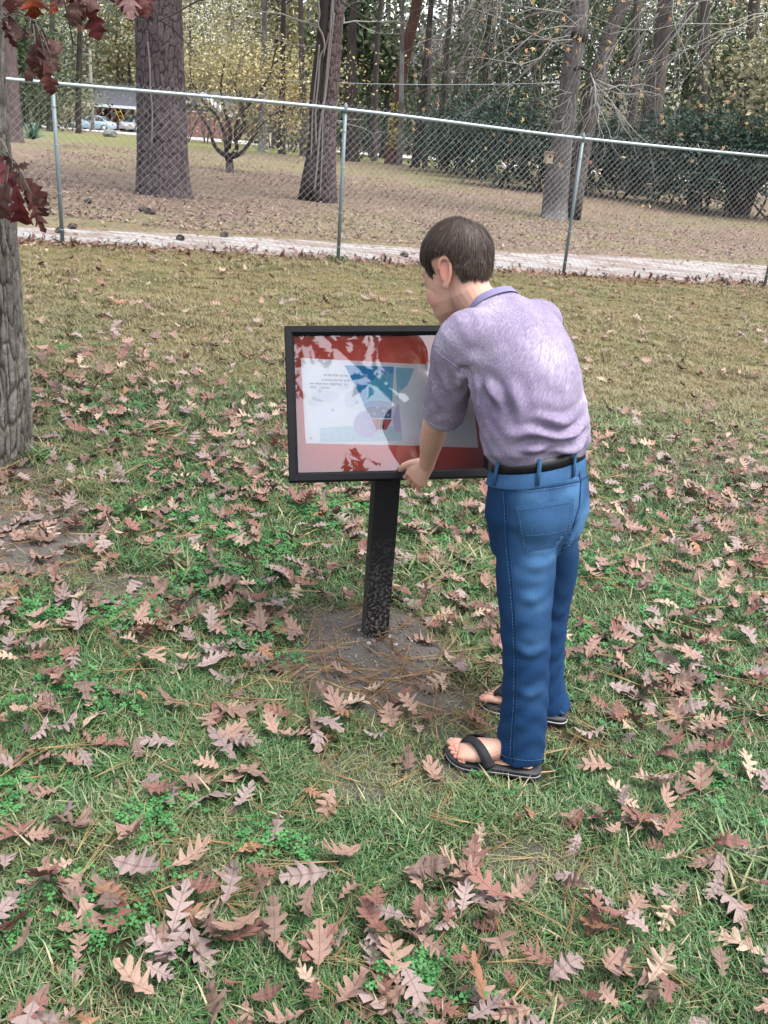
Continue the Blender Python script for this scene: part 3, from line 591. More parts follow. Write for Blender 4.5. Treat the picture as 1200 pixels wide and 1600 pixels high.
mb = MB(); tube(mb, smoothline([at(893, 112, Yp-.1), at(902, 106, Yp-.2), at(912, 107, Yp-.25), at(926, 116, Yp-.28), at(930, 135, Yp-.3)], 5), [.05]*8 + [.035]*8 + [0.03]*5, 8); mb.obj('limb', M_dark, t)
deadb(at(928, 122, Yp-.3), [(1, -.3, -.35), (.8, -.2, -.8), (.2, -.4, -1), (1, -.2, .05), (-.3, -.5, -1), (.6, -.3, -.6), (-.8, -.3, -.7)], 1.9, 0.014, 10, 2, 0.07, wob=.32, seed=3)
deadb(at(893, 145, Yp-.25), [(-1, -.2, -.3), (-.6, -.3, -.8), (.5, -.3, -.7)], 1.1, 0.009, 6, 2, 0.06, wob=.3, seed=5)
deadb(at(893, 55, Yp-.1), [(-1, -.3, -.25), (-1, -.1, .1), (-.9, -.4, -.55)], 3.0, 0.014, 7, 2, 0.08, wob=.26, seed=7)
deadb(at(898, 20, Yp), [(-1, -.2, .2), (-.9, -.2, -.1)], 3.4, 0.035, 3, 2, 0.06, M_twigd, seed=9)
crown(t, 'olive', at(930, -480, Yp), 4.0, 3.6, 2.6, 2600, 0.2, 40)
nb = thing('nest_box', at(857, 247, Yp-.25), 'small wooden box fixed to the grey double trunk', 'nest box')
c_ = at(857, 247, Yp-.22); mb = MB(); box(mb, c_, .075, .07, .105, (1, .3, 0), (-.3, 1, 0), (0, 0, 1), bev=.004); mb.obj('box_body', plain('box_wood', (0.30, .235, .17), .9, var=.2, scale=20), nb)
mb = MB(); box(mb, c_ + Vector((0, -.02, .118)), .09, .095, .011, (1, .3, 0), (-.3, 1, 0), (0, -.15, 1), bev=.002); mb.obj('box_roof', plain('box_roof', (0.21, .165, .125), .9), nb)
mb = MB(); tube(mb, [c_ + Vector((0.02, -.068, .03)), c_ + Vector((.022, -.075, .03))], .022, 14); mb.obj('entrance_hole', plain('hole_dark', (0.01, .009, .008), .9), nb)

# ---- low multi-stem tree with dark limbs
g = gnd(360, 268); Yp = g.y; t = thing('multi_stem_tree', g, 'low dark tree forking into four crooked limbs just above the ground', 'tree')
trunk_mesh([gnd(358, 270) + Vector((0, 0, -.1)), at(359, 258, Yp), at(357, 246, Yp), at(353, 240, Yp)], [.105, .095, .085, .075], 14, 5, 1, .1, .4).obj('trunk', M_dark, t)
LB = [[(352, 243), (340, 234), (333, 222), (326, 200), (312, 178), (290, 150), (275, 110)], [(354, 242), (353, 225), (349, 205), (338, 180), (318, 158), (300, 128), (296, 80)], [(362, 243), (370, 232), (368, 215), (371, 190), (392, 160), (420, 120), (432, 70)], [(360, 246), (376, 240), (388, 226), (398, 210), (425, 180), (465, 166), (500, 150)], [(366, 222), (380, 200), (380, 170), (368, 140), (372, 100)], [(357, 232), (360, 205), (352, 175), (345, 140), (352, 90)]]
for i, l in enumerate(LB):
    P2 = px_path(l, [Yp + (0.25*math.sin(i*2.1))*j/3 for j in range(len(l))]); mb = MB(); S2 = smoothline(P2, 5); tube(mb, S2, list(np.interp(np.linspace(0, 1, len(S2)), [0, .5, 1], [.06, .035, .014])), 9); mb.obj('limb', M_dark, t)
    limbs(t, [(S2[len(S2)*k//5], (tr_.normal(0, .6), tr_.normal(0, .5), .8), 1.3, .014, 2, 0, 3) for k in (2, 3, 4)], M_twigd, 'twig', i+20)
crown(t, 'yellow', at(400, 140, Yp), 2.1, 1.5, 1.45, 3200, .085, 44, .26, .2, 'leaves')

# ---- yellow-leaved small trees behind it
for i, (bx, by, tx, h, n, mat, wd) in enumerate([(292, 222, 286, 4.2, 1500, 'yellow', 2.0), (322, 224, 330, 4.6, 1500, 'yellow', 2.0), (425, 232, 436, 4.6, 1300, 'olive', 2.2), (455, 238, 470, 4.0, 1200, 'orange', 1.8), (538, 242, 540, 3.3, 1300, 'orange', 1.7), (395, 224, 392, 5.5, 1200, 'yellow', 2.0), (350, 222, 352, 6.2, 1100, 'olive', 2.4), (470, 232, 478, 6.6, 1100, 'yellow', 2.2)]):
    g = gnd(bx, by); lab = {'yellow': 'slender tree with small pale yellow autumn leaves', 'olive': 'slender tree with thin olive-grey leaves', 'orange': 'bushy small tree with orange-brown autumn leaves'}[mat]
    where = ['just right of the thick pine', 'between the thick pine and the low forked tree', 'right of the low forked tree', 'left of the vine-clad trunk, rust coloured', 'right of the middle fence post top', 'behind the forked tree limbs', 'rising tall behind the forked tree', 'tall, behind the vine-clad trunk'][i]
    t = thing('small_tree', g, lab.replace('autumn ', '') + ' ' + where, 'tree', 'small autumn trees behind the yard'); H_ = h
    for k in range(4):
        a = k*1.6+i; mb = MB(); branch(mb, g + Vector((.1*math.cos(a), .1*math.sin(a), -.05)), (0.28*math.cos(a), .28*math.sin(a), 1), H_*1.15, .05, 3, -0.02, .6, 7, 3, random.Random(i*7+k), None, .12); mb.obj('stem', M_twigd, t)
    lowc = bx < 360
    crown(t, mat, g + Vector(((tx-bx)/ppm(g), 0, H_*(1.05 if lowc else .62))), wd, 1.8, H_*(.36 if lowc else .48), int(n*1.5), .115 if mat != 'orange' else .13, 46, .26, .15)

# ---- trunks in the middle distance: base px, path, widths, bark
TK = [((410, 238), [(410, 225), (411, 150), (413, 60), (414, 0)], [14, 9, 7], M_gray, 'short grey trunk standing left of the white post', 'pine'),
      ((441, 241), [(440, 225), (441, 150), (443, 0)], [12, 9, 7], M_dark, 'dark slim trunk right of the white post', 'olive'),
      ((474, 244), [(474, 225), (473, 150), (470, 0)], [12, 9, 7], M_mid, 'brown slim trunk left of the vine-clad trunk', 'olive'),
      ((549, 252), [(549, 235), (548, 150), (550, 60), (552, 0)], [26, 20, 13, 10], M_dark, 'stout dark trunk just right of the middle fence post', 'green'),
      ((584, 252), [(584, 235), (586, 150), (590, 60), (596, 0)], [11, 9, 8, 7], M_mid, 'slim grey-brown trunk between the stout dark one and the leaning red one', 'pine'),
      ((614, 256), [(613, 240), (616, 205), (622, 160), (632, 100), (642, 50), (652, 0)], [22, 17, 16, 17, 17, 16], M_redb, 'leaning reddish trunk wrapped in yellow ivy low down', 'pine'),
      ((624, 258), [(625, 240), (627, 180), (628, 100), (629, 0)], [9, 8, 7, 6], M_gray, 'thin pale trunk touching the leaning reddish one', 'pine'),
      ((650, 261), [(650, 240), (655, 190), (660, 140), (667, 80), (674, 0)], [13, 10, 9, 8], M_dark, 'dark thin trunk leaning right of the reddish one', 'pine'),
      ((664, 262), [(664, 240), (668, 180), (671, 100), (673, 0)], [8, 7, 6], M_gray, 'thin straight grey trunk right of the dark leaning one', 'pine'),
      ((690, 264), [(690, 245), (690, 180), (697, 100), (705, 0)], [10, 9, 7], M_mid, 'brown trunk in the haze of bare twigs', 'grey'),
      ((722, 268), [(722, 245), (726, 180), (728, 100), (730, 0)], [10, 8, 6], M_gray, 'pale trunk right of the bare twigs', 'grey'),
      ((1002, 306), [(1004, 285), (1012, 235), (1020, 170), (1029, 100), (1037, 40), (1040, 0)], [44, 31, 26, 23, 22], M_mid, 'stout brown trunk with a curved limb behind the right fence panel', 'green'),
      ((1085, 322), [(1085, 300), (1090, 250), (1096, 180), (1100, 100), (1102, 0)], [20, 16, 14, 12], M_mid, 'slanting trunk deep in the dark shrubs on the right', 'green'),
      ((1148, 330), [(1152, 300), (1160, 240), (1170, 190), (1176, 100), (1180, 0)], [24, 20, 17, 15], M_mid, 'brown leaning trunk near the right edge', 'olive'),
      ((972, 298), [(975, 270), (985, 200), (992, 120), (996, 0)], [22, 16, 12, 10], M_mid, 'trunk close behind the left side of the stout brown one', 'green'),
      ((18, 222), [(17, 200), (14, 120), (8, 40), (6, 0)], [34, 27, 25, 24], M_pine, 'broad grey-brown trunk behind the yucca at the left edge', 'pine'),
      ((78, 200), [(78, 180), (80, 100), (82, 0)], [10, 8, 7], M_mid, 'thin trunk seen behind the left fence post', 'pine'),
      ((122, 188), [(122, 170), (124, 90), (126, 0)], [9, 8, 6], M_dark, 'thin dark trunk left of the wooden pole', 'pine'),
      ((580, 246), [(578, 200), (574, 100), (572, 0)], [8, 7, 6], M_mid, 'thin trunk right of the stout dark one against the sky', 'pine'),
      ((752, 276), [(752, 250), (755, 180), (760, 90), (766, 0)], [12, 10, 8], M_dark, 'dark trunk among the evergreen shrubs left of the boy', 'green')]
limb_tree = None
for i, (b, path, w, bark, lab, cm) in enumerate(TK):
    near = b[0] > 940 or b[0] < 60
    t, pts, rad = tree('woodland_tree', lab, 'tree', b, path, w, bark, group='trees beyond the yard', seed=i, extra_h=5.5, n=18 if near else 12)
    top = pts[-1]; kpx = 1/ppm(pts[0])
    for k in range(4): limbs(t, [(pts[-2].lerp(top, k/4), (math.cos(k*1.9+i), math.sin(k*1.9+i), .4), 2.6, max(.03, rad[-2]*.4), 2, 0.02, 3)], bark, 'limb', i*5+k)
    crown(t, cm, top + Vector((0, 0, .3)), 3.0, 3.0, 2.4, 1500 if cm != 'grey' else 700, .20, 30)
    if 'reddish trunk wrapped' in lab:
        P = []
        for _ in range(330):
            y = tr_.uniform(160, 232); x = np.interp(y, [150, 232], [624, 613]) + tr_.normal(0, 5.5); P.append(at(x, y, pts[0].y - 0.30 + tr_.normal(0, .05)))
        for _ in range(60): P.append(at(622 + tr_.normal(0, 2.5) + 3, tr_.uniform(158, 185), pts[0].y - .35))
        link('ivy', leaves_mesh('ivy', P, .12, leafmat('ivy_yellow', [(0, (.22, .22, .05)), (.5, (.40, .36, .09)), (1, (.52, .46, .16))]), tr_.random(len(P)), .8), t)
    if 'curved limb' in lab:
        Yb = pts[0].y; mb = MB(); tube(mb, smoothline([at(1040, 102, Yb), at(1030, 93, Yb), at(1015, 90, Yb-.1), at(995, 97, Yb-.2), at(978, 108, Yb-.3), at(960, 135, Yb-.4), at(950, 160, Yb-.4)], 5), [.13]*8 + [.10]*10 + [.07]*13, 10); mb.obj('limb', M_dark, t)
        mb = MB(); tube(mb, smoothline([at(1046, 60, Yb), at(1075, 20, Yb), at(1100, -30, Yb)], 5), .09, 10); mb.obj('limb', M_mid, t)

# ---- bare hanging branches of a sweetgum whose trunk stands just outside the frame on the right, with a few star leaves left on
gY = 20.0; g = Vector((9.6, 19.5, float(terr(9.6, 19.5)))); t = thing('sweetgum_tree', g, 'bare tree at the right hanging pale twigs with a few yellow star leaves', 'tree')
trunk_mesh([g + Vector((0, 0, -.2)), g + Vector((.05, 0, 1.5)), g + Vector((-.1, 0, 4)), g + Vector((-.2, .1, 7)), g + Vector((-.2, .2, 11))], [.27, .22, .20, .16, .08], 16, 5, 4).obj('trunk', M_gray, t)
rs = random.Random(31); tips = []
for k, (sx, sy, dx, dz) in enumerate(2*[(1180, -80, -1, -.12), (1190, -20, -1, -.10), (1120, -110, -1, -.25), (1040, -120, -.8, -.45), (1000, -100, -.5, -.7), (1150, -60, -.7, -.5), (1100, -40, -1, -.3), (1210, 20, -1, -.05), (1060, -90, -.2, -.9), (1130, -30, -.45, -.8), (1090, 10, -.5, -.6), (1170, 40, -.8, -.35), (1000, -60, -1, -.3), (1030, 20, -.6, -.6), (820, -90, -.3, -.9), (770, -80, .1, -1), (860, -100, -.7, -.6), (800, -60, -.5, -.7)]):
    p = at(sx, sy, gY + rs.uniform(-.8, .8)); mb = MB(); branch(mb, p, (dx, rs.gauss(0, .2), dz), rs.uniform(1.8, 3.4), .011, 3, .08, .7, 7, 3, rs, tips, .17); mb.obj('hanging_branch', M_twig, t)
ii = tr_.choice(len(tips), 150, replace=False); P = [tips[i] for i in ii if proj(tips[i])[1] > -60]
V = []; F = []; to = []
for p in P:
    n_ = Vector(tr_.normal(size=3)).normalized(); a_ = n_.orthogonal().normalized(); b_ = n_.cross(a_); o = len(V); V.append(tuple(p)); s_ = tr_.uniform(.045, .075); ph = tr_.uniform(0, 6)
    for k in range(10): r_ = s_*(1 if k % 2 == 0 else .42); V.append(tuple(p + a_*r_*math.cos(k*.628+ph) + b_*r_*math.sin(k*.628+ph) + n_*(.012 if k % 2 else -.008)))
    F += [(o, o+1+k, o+1+(k+1) % 10) for k in range(10)]; to += [tr_.random()]*11
link('leaves', npmesh('leaves', V, F, LM['star'], False, {'tone': to}), t)

# ---- evergreen shrubs and dark hedge behind the yard
SB = [  # px centre, px base y, width m, height m, kind, count, label
    (700, 272, 3.2, 2.6, 'dark', 2400, 'dark shrub left of the boy\'s head line'), (742, 282, 3.0, 3.0, 'dark', 2400, 'dark evergreen shrub above the boy\'s head'), (790, 296, 3.0, 3.2, 'dark', 2400, 'dark glossy shrub between the boy and the grey double trunk'), (836, 302, 2.6, 2.8, 'dark', 2000, 'dark shrub touching the left of the double trunk'),
    (930, 306, 2.6, 3.0, 'dark', 2200, 'dark shrub right behind the right fence post'), (962, 312, 2.6, 2.6, 'dark', 2200, 'dark low shrub right of the double trunk'), (1040, 322, 2.8, 2.8, 'dark', 2400, 'blue-green dark shrub right of the stout brown trunk'), (1100, 334, 2.8, 3.0, 'dark', 2400, 'dark shrub under the hanging twigs'), (1160, 346, 3.0, 3.2, 'dark', 2600, 'large dark shrub at the right edge'), (1210, 350, 3.0, 3.4, 'dark', 2200, 'dark shrub cut by the right edge'),
    (548, 248, 2.8, 2.6, 'dark', 1700, 'dark shrub round the stout dark trunk'), (508, 244, 2.4, 2.2, 'green', 1200, 'green shrub behind the vine-clad trunk'), (600, 244, 3.2, 1.8, 'grey', 900, 'pale grey brush behind the leaning reddish trunk'), (590, 240, 3.0, 3.6, 'green', 1600, 'green shrub left of the leaning reddish trunk'), (665, 252, 3.0, 3.0, 'green', 1500, 'green shrub right of the leaning reddish trunk'),
    (45, 196, 5.5, 5.0, 'green', 2000, 'dark green bush behind the yucca'), (95, 192, 5.0, 3.4, 'olive', 1500, 'brownish bush between yucca and wooden pole'), (455, 232, 3.6, 2.2, 'olive', 1500, 'olive shrub left of the vine-clad trunk'), (420, 228, 3.2, 2.0, 'dark', 1200, 'dark shrub behind the white post')]
for i, (cx, by, w, h, kind, n, lab) in enumerate(SB):
    g = gnd(cx, by)
    if g.y > 72: g = at(cx, by, 72.0 + i*0.5); g.z = float(terr(g.x, g.y))
    t = thing('shrub', g + Vector((0, w*.3, 0)), lab, 'shrub', 'shrubs along the far side of the yard')
    for k in range(3): mb = MB(); branch(mb, g + Vector((tr_.normal(0, .3), w*.3, -.05)), (tr_.normal(0, .4), tr_.normal(0, .3), 1), h*.8, .04, 2, 0, .7, 5, 3, random.Random(i*3+k)); mb.obj('stem', M_dark, t)
    crown(t, kind, g + Vector((0, w*.3, h*.50)), w*.62, w*.5, h*.50, n, .15 if kind != 'dark' else .16, 40, .27, .1, 'foliage')
# ---- taller leafy trees filling the wood: px, distance, crown centre height, size
FT = [(600, 62, 5.5, 3.6, 3.0, 'green', 1300), (660, 66, 6.5, 3.2, 3.6, 'pine', 1000), (540, 60, 7.0, 2.8, 3.4, 'green', 1200), (820, 40, 4.6, 3.0, 3.6, 'green', 3600), (770, 44, 5.6, 2.8, 3.6, 'green', 2600), (870, 42, 6.4, 3.0, 3.2, 'green', 2600), (960, 44, 5.2, 3.0, 3.6, 'green', 3000), (1060, 40, 4.6, 3.0, 3.6, 'green', 3000), (1120, 42, 6.0, 3.2, 3.4, 'olive', 2400), (1180, 38, 4.4, 2.8, 3.6, 'green', 3000), (1020, 48, 8.0, 3.6, 3.2, 'olive', 2200), (1185, 30, 3.4, 1.6, 2.6, 'olive', 1900), (905, 50, 8.5, 3.6, 3.2, 'green', 2000), (1100, 52, 9.0, 4.4, 3.2, 'olive', 2000),
      (430, 70, 9.5, 5.0, 5.0, 'olive', 1900), (360, 118, 15.0, 6.5, 6.4, 'olive', 1900), (300, 120, 15.0, 6.5, 6.6, 'pine', 1900), (480, 72, 9.0, 4.6, 5.2, 'yellow', 1800), (190, 118, 11.0, 6.0, 6.5, 'yellow', 2600), (120, 112, 12, 6.5, 7.5, 'pine', 2400), (60, 100, 11, 6.0, 7.5, 'pine', 2200), (230, 120, 13, 6, 7, 'olive', 2000), (20, 90, 9.0, 6.0, 7.0, 'olive', 2000), (700, 56, 6.0, 2.6, 4.4, 'grey', 1500), (730, 60, 8.0, 3.0, 4.6, 'grey', 1500), (155, 122, 16, 7.5, 6.0, 'olive', 2000), (270, 110, 14, 6, 6.0, 'olive', 1900), (330, 124, 9.0, 6.0, 5.0, 'yellow', 1700), (400, 90, 5.0, 5.0, 4.2, 'olive', 1700), (460, 88, 4.6, 4.5, 4.2, 'orange', 1500), (520, 86, 5.0, 4.5, 4.5, 'olive', 1700), (575, 84, 4.0, 4.5, 3.8, 'green', 1600), (640, 90, 4.4, 5.0, 4.0, 'green', 1600), (700, 84, 4.0, 4.6, 4.0, 'green', 1500), (60, 84, 5.0, 5.0, 5.0, 'pine', 1900), (110, 116, 6.0, 6.0, 6.0, 'olive', 1900), (10, 70, 4.5, 4.0, 5.0, 'green', 1700)]
KN = {'green': 'dark green evergreen tree', 'pine': 'pale green feathery pine', 'olive': 'olive-brown thinning tree', 'yellow': 'pale yellow autumn tree', 'grey': 'bare grey twiggy tree', 'orange': 'rust-coloured autumn tree'}
PLACE = [(15, 'at the left edge of the wood'), (40, 'just inside the left edge'), (70, 'above the yucca'), (100, 'behind the left fence post'), (115, 'right of the left fence post'), (135, 'left of the wooden pole'), (160, 'over the gable of the brick house'), (210, 'over the carport roof'), (250, 'behind the thick pine'), (285, 'touching the right side of the thick pine'), (320, 'between the thick pine and forked tree'), (345, 'left above the forked tree'), (375, 'straight above the forked tree'), (410, 'right above the forked tree'), (445, 'above the white post'), (470, 'left of the vine-clad trunk'), (500, 'behind the vine-clad trunk'), (530, 'right of the vine-clad trunk'), (560, 'behind the middle fence post'), (590, 'right of the stout dark trunk'), (620, 'behind the leaning reddish trunk'), (650, 'just right of the leaning reddish trunk'), (680, 'behind the thin grey trunks'), (715, 'in the gap above the boy'), (750, 'above the boy on the right'), (790, 'left of the nest box'), (840, 'farther left of the double trunk'), (890, 'behind the double grey trunk'), (930, 'right behind the split of the double trunk'), (980, 'left of the stout brown trunk'), (1040, 'behind the stout brown trunk'), (1080, 'right of the stout brown trunk'), (1110, 'under the hanging twigs'), (1150, 'right of the hanging twigs'), (1183, 'near the right edge'), (1300, 'cut by the right edge')]
for i, (px, Y, hc_, rx, rz, kind, n) in enumerate(FT):
    p = at(px, 200, Y); g = Vector((p.x, Y, float(terr(p.x, Y)))); side = next(w for q, w in PLACE if px < q)
    size_ = 'low ' if hc_ < 5.2 else ('tall ' if hc_ > 9 else '')
    t = thing('background_tree', g, size_ + KN[kind] + ' ' + side, 'tree', 'trees of the wood behind the yard'); top = g + Vector((0, 0, hc_+rz*.7))
    trunk_mesh([g + Vector((0, 0, -.2)), g.lerp(top, .4) + Vector((tr_.normal(0, .2), 0, 0)), top], [.20, .15, .05], 8, 3, i).obj('trunk', M_mid, t)
    tw = MB()
    for k in range(7 if kind != 'grey' else 16): branch(tw, g.lerp(top, tr_.uniform(.3, .9)), (tr_.normal(0, .8), tr_.normal(0, .8), .5), rx*.9, .05, 2, 0.01, .7, 5, 3, random.Random(i*9+k))
    tw.obj('branches', M_twigd if kind != 'grey' else M_twig, t)
    if kind == 'grey': n = n//3
    crown(t, kind, g + Vector((0, 0, hc_)), rx*1.1, rx*.9, rz*1.1, int(n*(2.1 if Y < 55 else 2.1)), .165 if Y < 55 else .38, 60, .25, .1)
# ---- the wood beyond, read as one mass
V = []; T = []
for _ in range(420):
    Y = tr_.uniform(118, 190); x = tr_.uniform(-.52, .52)*Y; g = np.array([x, Y, float(terr(x, Y))]); h = tr_.uniform(5, 15)
    if 560 < proj((x, Y, 0))[0] < 720: h *= .55
    P, to = crown_pts(g + np.array([0, 0, h*.55]), tr_.uniform(2.5, 5), 3, h*.55, 230, 16, .3, .1); V.append(P); T.append(to)
V = np.concatenate(V); o = link('far_wood', leaves_mesh('far_wood', V, .95, LM['olive'], np.concatenate(T))); tag(o, 'far wood closing off the view beyond the road', 'wood', kind='stuff')
mb = MB()
for _ in range(80):
    Y = tr_.uniform(80, 150); x = tr_.uniform(-.52, .52)*Y; h = tr_.uniform(12, 20); z = float(terr(x, Y))
    qx = proj((x, Y, z))[0]
    if 85 < qx < 365 and Y < 116: continue
    tube(mb, [(x, Y, z-.2), (x+tr_.normal(0, .4), Y, z+h*.5), (x+tr_.normal(0, .9), Y, z+h)], [.22, .17, .06], 6)
o = mb.obj('far_trunks', M_mid); tag(o, 'bare trunks of the far wood standing close together', 'wood', kind='stuff')

# ---- house with carport
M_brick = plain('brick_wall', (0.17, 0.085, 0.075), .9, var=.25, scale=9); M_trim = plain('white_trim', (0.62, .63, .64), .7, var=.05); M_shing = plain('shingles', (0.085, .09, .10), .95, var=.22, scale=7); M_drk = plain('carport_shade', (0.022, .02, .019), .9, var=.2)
_cg = gnd(148, 203.5); hg = at(148, 203, _cg.y + 4.0); hg.z = float(terr(hg.x, hg.y)) + 0.1; ha = math.radians(-7); hu = Vector((math.cos(ha), math.sin(ha), 0)); hv = Vector((-hu.y, hu.x, 0)); hz = hg.z
house = thing('brick_house', hg, 'brick house with grey shingle roof, white gable and open carport beyond the road', 'house')
def HP(a, b, z): return Vector((hg.x, hg.y, hz)) + hu*a + hv*b + Vector((0, 0, z))
def hbox(name, a0, a1, b0, b1, z0, z1, mat, par=None, bev=0): mb = MB(); box(mb, HP((a0+a1)/2, (b0+b1)/2, (z0+z1)/2), (a1-a0)/2, (b1-b0)/2, (z1-z0)/2, hu, hv, (0, 0, 1), bev=bev); return mb.obj(name, mat, par or house, False)
hbox('wall', 0, 0.22, 0.3, 6.8, -.4, 2.45, M_brick); hbox('wall', 0.22, 1.9, 3.2, 3.42, -.4, 2.45, M_brick); hbox('wall', 1.9, 2.15, 0.1, 3.42, -.4, 2.45, M_brick); hbox('wall', 2.15, 9.0, 6.6, 6.8, -.4, 2.45, M_drk); hbox('wall', 9.0, 15.5, .6, .82, -.4, 2.45, M_brick); hbox('wall', 9.0, 9.22, .82, 6.8, -.4, 2.45, M_brick)
hbox('carport_post', 6.2, 6.36, 0.1, .26, -.2, 2.4, M_trim); hbox('carport_floor', 2.2, 9.0, -.2, 6.6, -.35, .03, M_road)
mb = MB(); e = .5; rp = [HP(-e, -.45, 2.42), HP(16, -.45, 2.42), HP(16, 7.25, 2.42), HP(-e, 7.25, 2.42), HP(-e, 3.4, 4.5), HP(16, 3.4, 4.5)]; th = Vector((0, 0, .12))
mb.add(rp + [p + th for p in rp], [(6, 7, 11, 10), (8, 9, 10, 11), (0, 4, 5, 1), (2, 5, 4, 3), (0, 1, 7, 6), (2, 3, 9, 8), (0, 6, 10, 4), (4, 10, 9, 3), (1, 5, 11, 7), (5, 2, 8, 11)]); roof = mb.obj('roof', M_shing, house, False)
hbox('fascia', -e, 16, -.55, -.46, 2.30, 2.58, M_trim, house)
mb = MB(); mb.add([HP(-.2, .1, 2.44), HP(-.2, 6.7, 2.44), HP(-.2, 3.4, 4.3), HP(-.1, .1, 2.44), HP(-.1, 6.7, 2.44), HP(-.1, 3.4, 4.3)], [(0, 2, 1), (3, 4, 5), (0, 1, 4, 3), (1, 2, 5, 4), (2, 0, 3, 5)]); mb.obj('gable', M_trim, house, False)
hbox('window', .6, 1.5, 3.12, 3.19, .9, 2.0, M_trim); hbox('window', 10.2, 11.5, .52, .59, .9, 2.0, M_trim); hbox('window', 12.8, 14.1, .52, .59, .9, 2.0, M_trim)
wing = [HP(9.6, -1.2, 2.5), HP(12.3, -1.2, 4.25), HP(15.0, -1.2, 2.5)]
hbox('wing_wall', 9.9, 14.7, -.9, .55, -.4, 2.5, M_brick)
mb = MB(); b_ = [p + hv*1.9 for p in wing]; t_ = Vector((0, 0, .22)); mb.add(wing + b_ + [p + t_ for p in wing] + [p + t_ for p in b_], [(6, 7, 10, 9), (7, 8, 11, 10), (0, 1, 7, 6), (1, 2, 8, 7), (0, 3, 4, 1), (1, 4, 5, 2), (0, 6, 9, 3), (2, 5, 11, 8), (3, 9, 10, 4), (4, 10, 11, 5)]); mb.obj('wing_roof', plain('pale_roof', (.50, .52, .54), .6, var=.1, scale=2), house, False)
# drive before the house
dv = gnd(130, 205); strip('driveway', [HP(-14, -5.6, 0), HP(9, -5.6, 0)], [HP(-14, -1.4, 0), HP(9, -1.4, 0)], M_road, .03, 40, 6, .05)
# ---- cars
M_tyre = plain('tyre', (.012, .012, .013), .8); M_rim = plain('rim', (.50, .51, .53), .35, .6); M_glass = plain('car_glass', (.025, .035, .042), .12, spec=.6); M_lampr = plain('tail_lamp', (.25, .015, .015), .4); M_lampw = plain('head_lamp', (.6, .62, .63), .25)
def car(name, loc, ang, paint, label, plate=False):
    t = thing(name, loc, label, 'car'); X = Vector((math.cos(ang), math.sin(ang), 0)); Yv = Vector((-X.y, X.x, 0)); O = Vector(loc)
    def C(a, b, z): return O + X*a + Yv*b + Vector((0, 0, z))
    mp = plain(name+'_paint', paint, .3, .25, var=.03, spec=.6)
    S = [(-2.22, .42, .66, .62), (-2.15, .30, .84, .80), (-1.7, .24, .93, .86), (-1.2, .22, .93, .88), (0, .20, .90, .89), (1.1, .20, .88, .88), (1.7, .22, .80, .86), (2.1, .28, .70, .78), (2.25, .40, .58, .62)]   # along, bottom, top, half width
    mb = MB(); v = []
    for a, z0, z1, w in S: v += [C(a, -w*.93, z0), C(a, -w, (z0+z1)/2), C(a, -w*.93, z1), C(a, -w*.6, z1+.02), C(a, w*.6, z1+.02), C(a, w*.93, z1), C(a, w, (z0+z1)/2), C(a, w*.93, z0)]
    n = len(S); mb.add(v, [(i*8+k, i*8+(k+1) % 8, (i+1)*8+(k+1) % 8, (i+1)*8+k) for i in range(n-1) for k in range(8)] + [tuple(range(7, -1, -1)), tuple((n-1)*8+k for k in range(8))]); mb.obj('body', mp, t)
    mb = MB(); cab = [(-1.75, .92, .70), (-.95, 1.38, .60), (-.2, 1.45, .60), (.35, 1.40, .60), (1.15, .90, .72)]; v = []
    for a, z, w in cab: v += [C(a, -w, z), C(a, w, z)]
    lo = [C(a, s*.78, .88) for a in (-1.75, -.95, -.2, .35, 1.15) for s in (-1, 1)]
    mb.add(v, [(2*i, 2*i+1, 2*i+3, 2*i+2) for i in range(4)]); mb.add(v + lo, [(2*i, 2*i+2, 10+2*i+2, 10+2*i) for i in range(4)] + [(2*i+1, 10+2*i+1, 10+2*i+3, 2*i+3) for i in range(4)]); mb.obj('cabin', mp, t)
    for s in (-1, 1):
        for q in ([(-1.42, .97), (-.92, 1.31), (-.42, 1.36), (-.40, .95)], [(-.32, .95), (-.32, 1.36), (.28, 1.33), (.92, .95)]):
            mb = MB(); mb.add([C(a, s*(np.interp(z, [.88, 1.4], [.785, .612])+.012), z) for a, z in q], [(0, 1, 2, 3)]); mb.obj('window', M_glass, t, False)
    mb = MB(); mb.add([C(-1.68, -.6, .965), C(-1.68, .6, .965), C(-.99, .52, 1.365), C(-.99, -.52, 1.365)], [(0, 1, 2, 3)]); mb.add([C(1.10, -.62, .945), C(1.10, .62, .945), C(.40, .54, 1.385), C(.40, -.54, 1.385)], [(0, 1, 2, 3)]); 
    for v_ in range(len(mb.v)): mb.v[v_] = tuple(Vector(mb.v[v_]) + Vector((0, 0, .015)))
    mb.obj('windscreen', M_glass, t, False)
    for a in (-1.35, 1.38):
        for s in (-1, 1):
            c = C(a, s*.80, .31); mb = MB(); tube(mb, [c - Yv*.10, c + Yv*.10], .315, 22); w_ = mb.obj('wheel', M_tyre, t)
            mb = MB(); tube(mb, [c + Yv*s*.09, c + Yv*s*.112], .20, 18); mb.obj('rim', M_rim, w_)
    for s in (-1, 1):
        mb = MB(); box(mb, C(-2.17, s*.58, .70), .04, .17, .07, X, Yv, bev=.01); mb.obj('tail_light', M_lampr, t); mb = MB(); box(mb, C(2.13, s*.56, .58), .06, .17, .06, X, Yv, bev=.01); mb.obj('headlight', M_lampw, t)
        mb = MB(); box(mb, C(.98, s*.93, .96), .06, .07, .05, X, Yv, bev=.015); mb.obj('mirror', mp, t)
    mb = MB(); box(mb, C(-2.235, 0, .62), .012, .26, .07, X, Yv); mb.obj('number_plate', M_trim, t)
cg = gnd(148, 203.5); car('parked_car', cg, math.pi + ha + .05, (.30, .40, .46), 'pale blue-grey sedan parked on the drive beside the wooden pole')
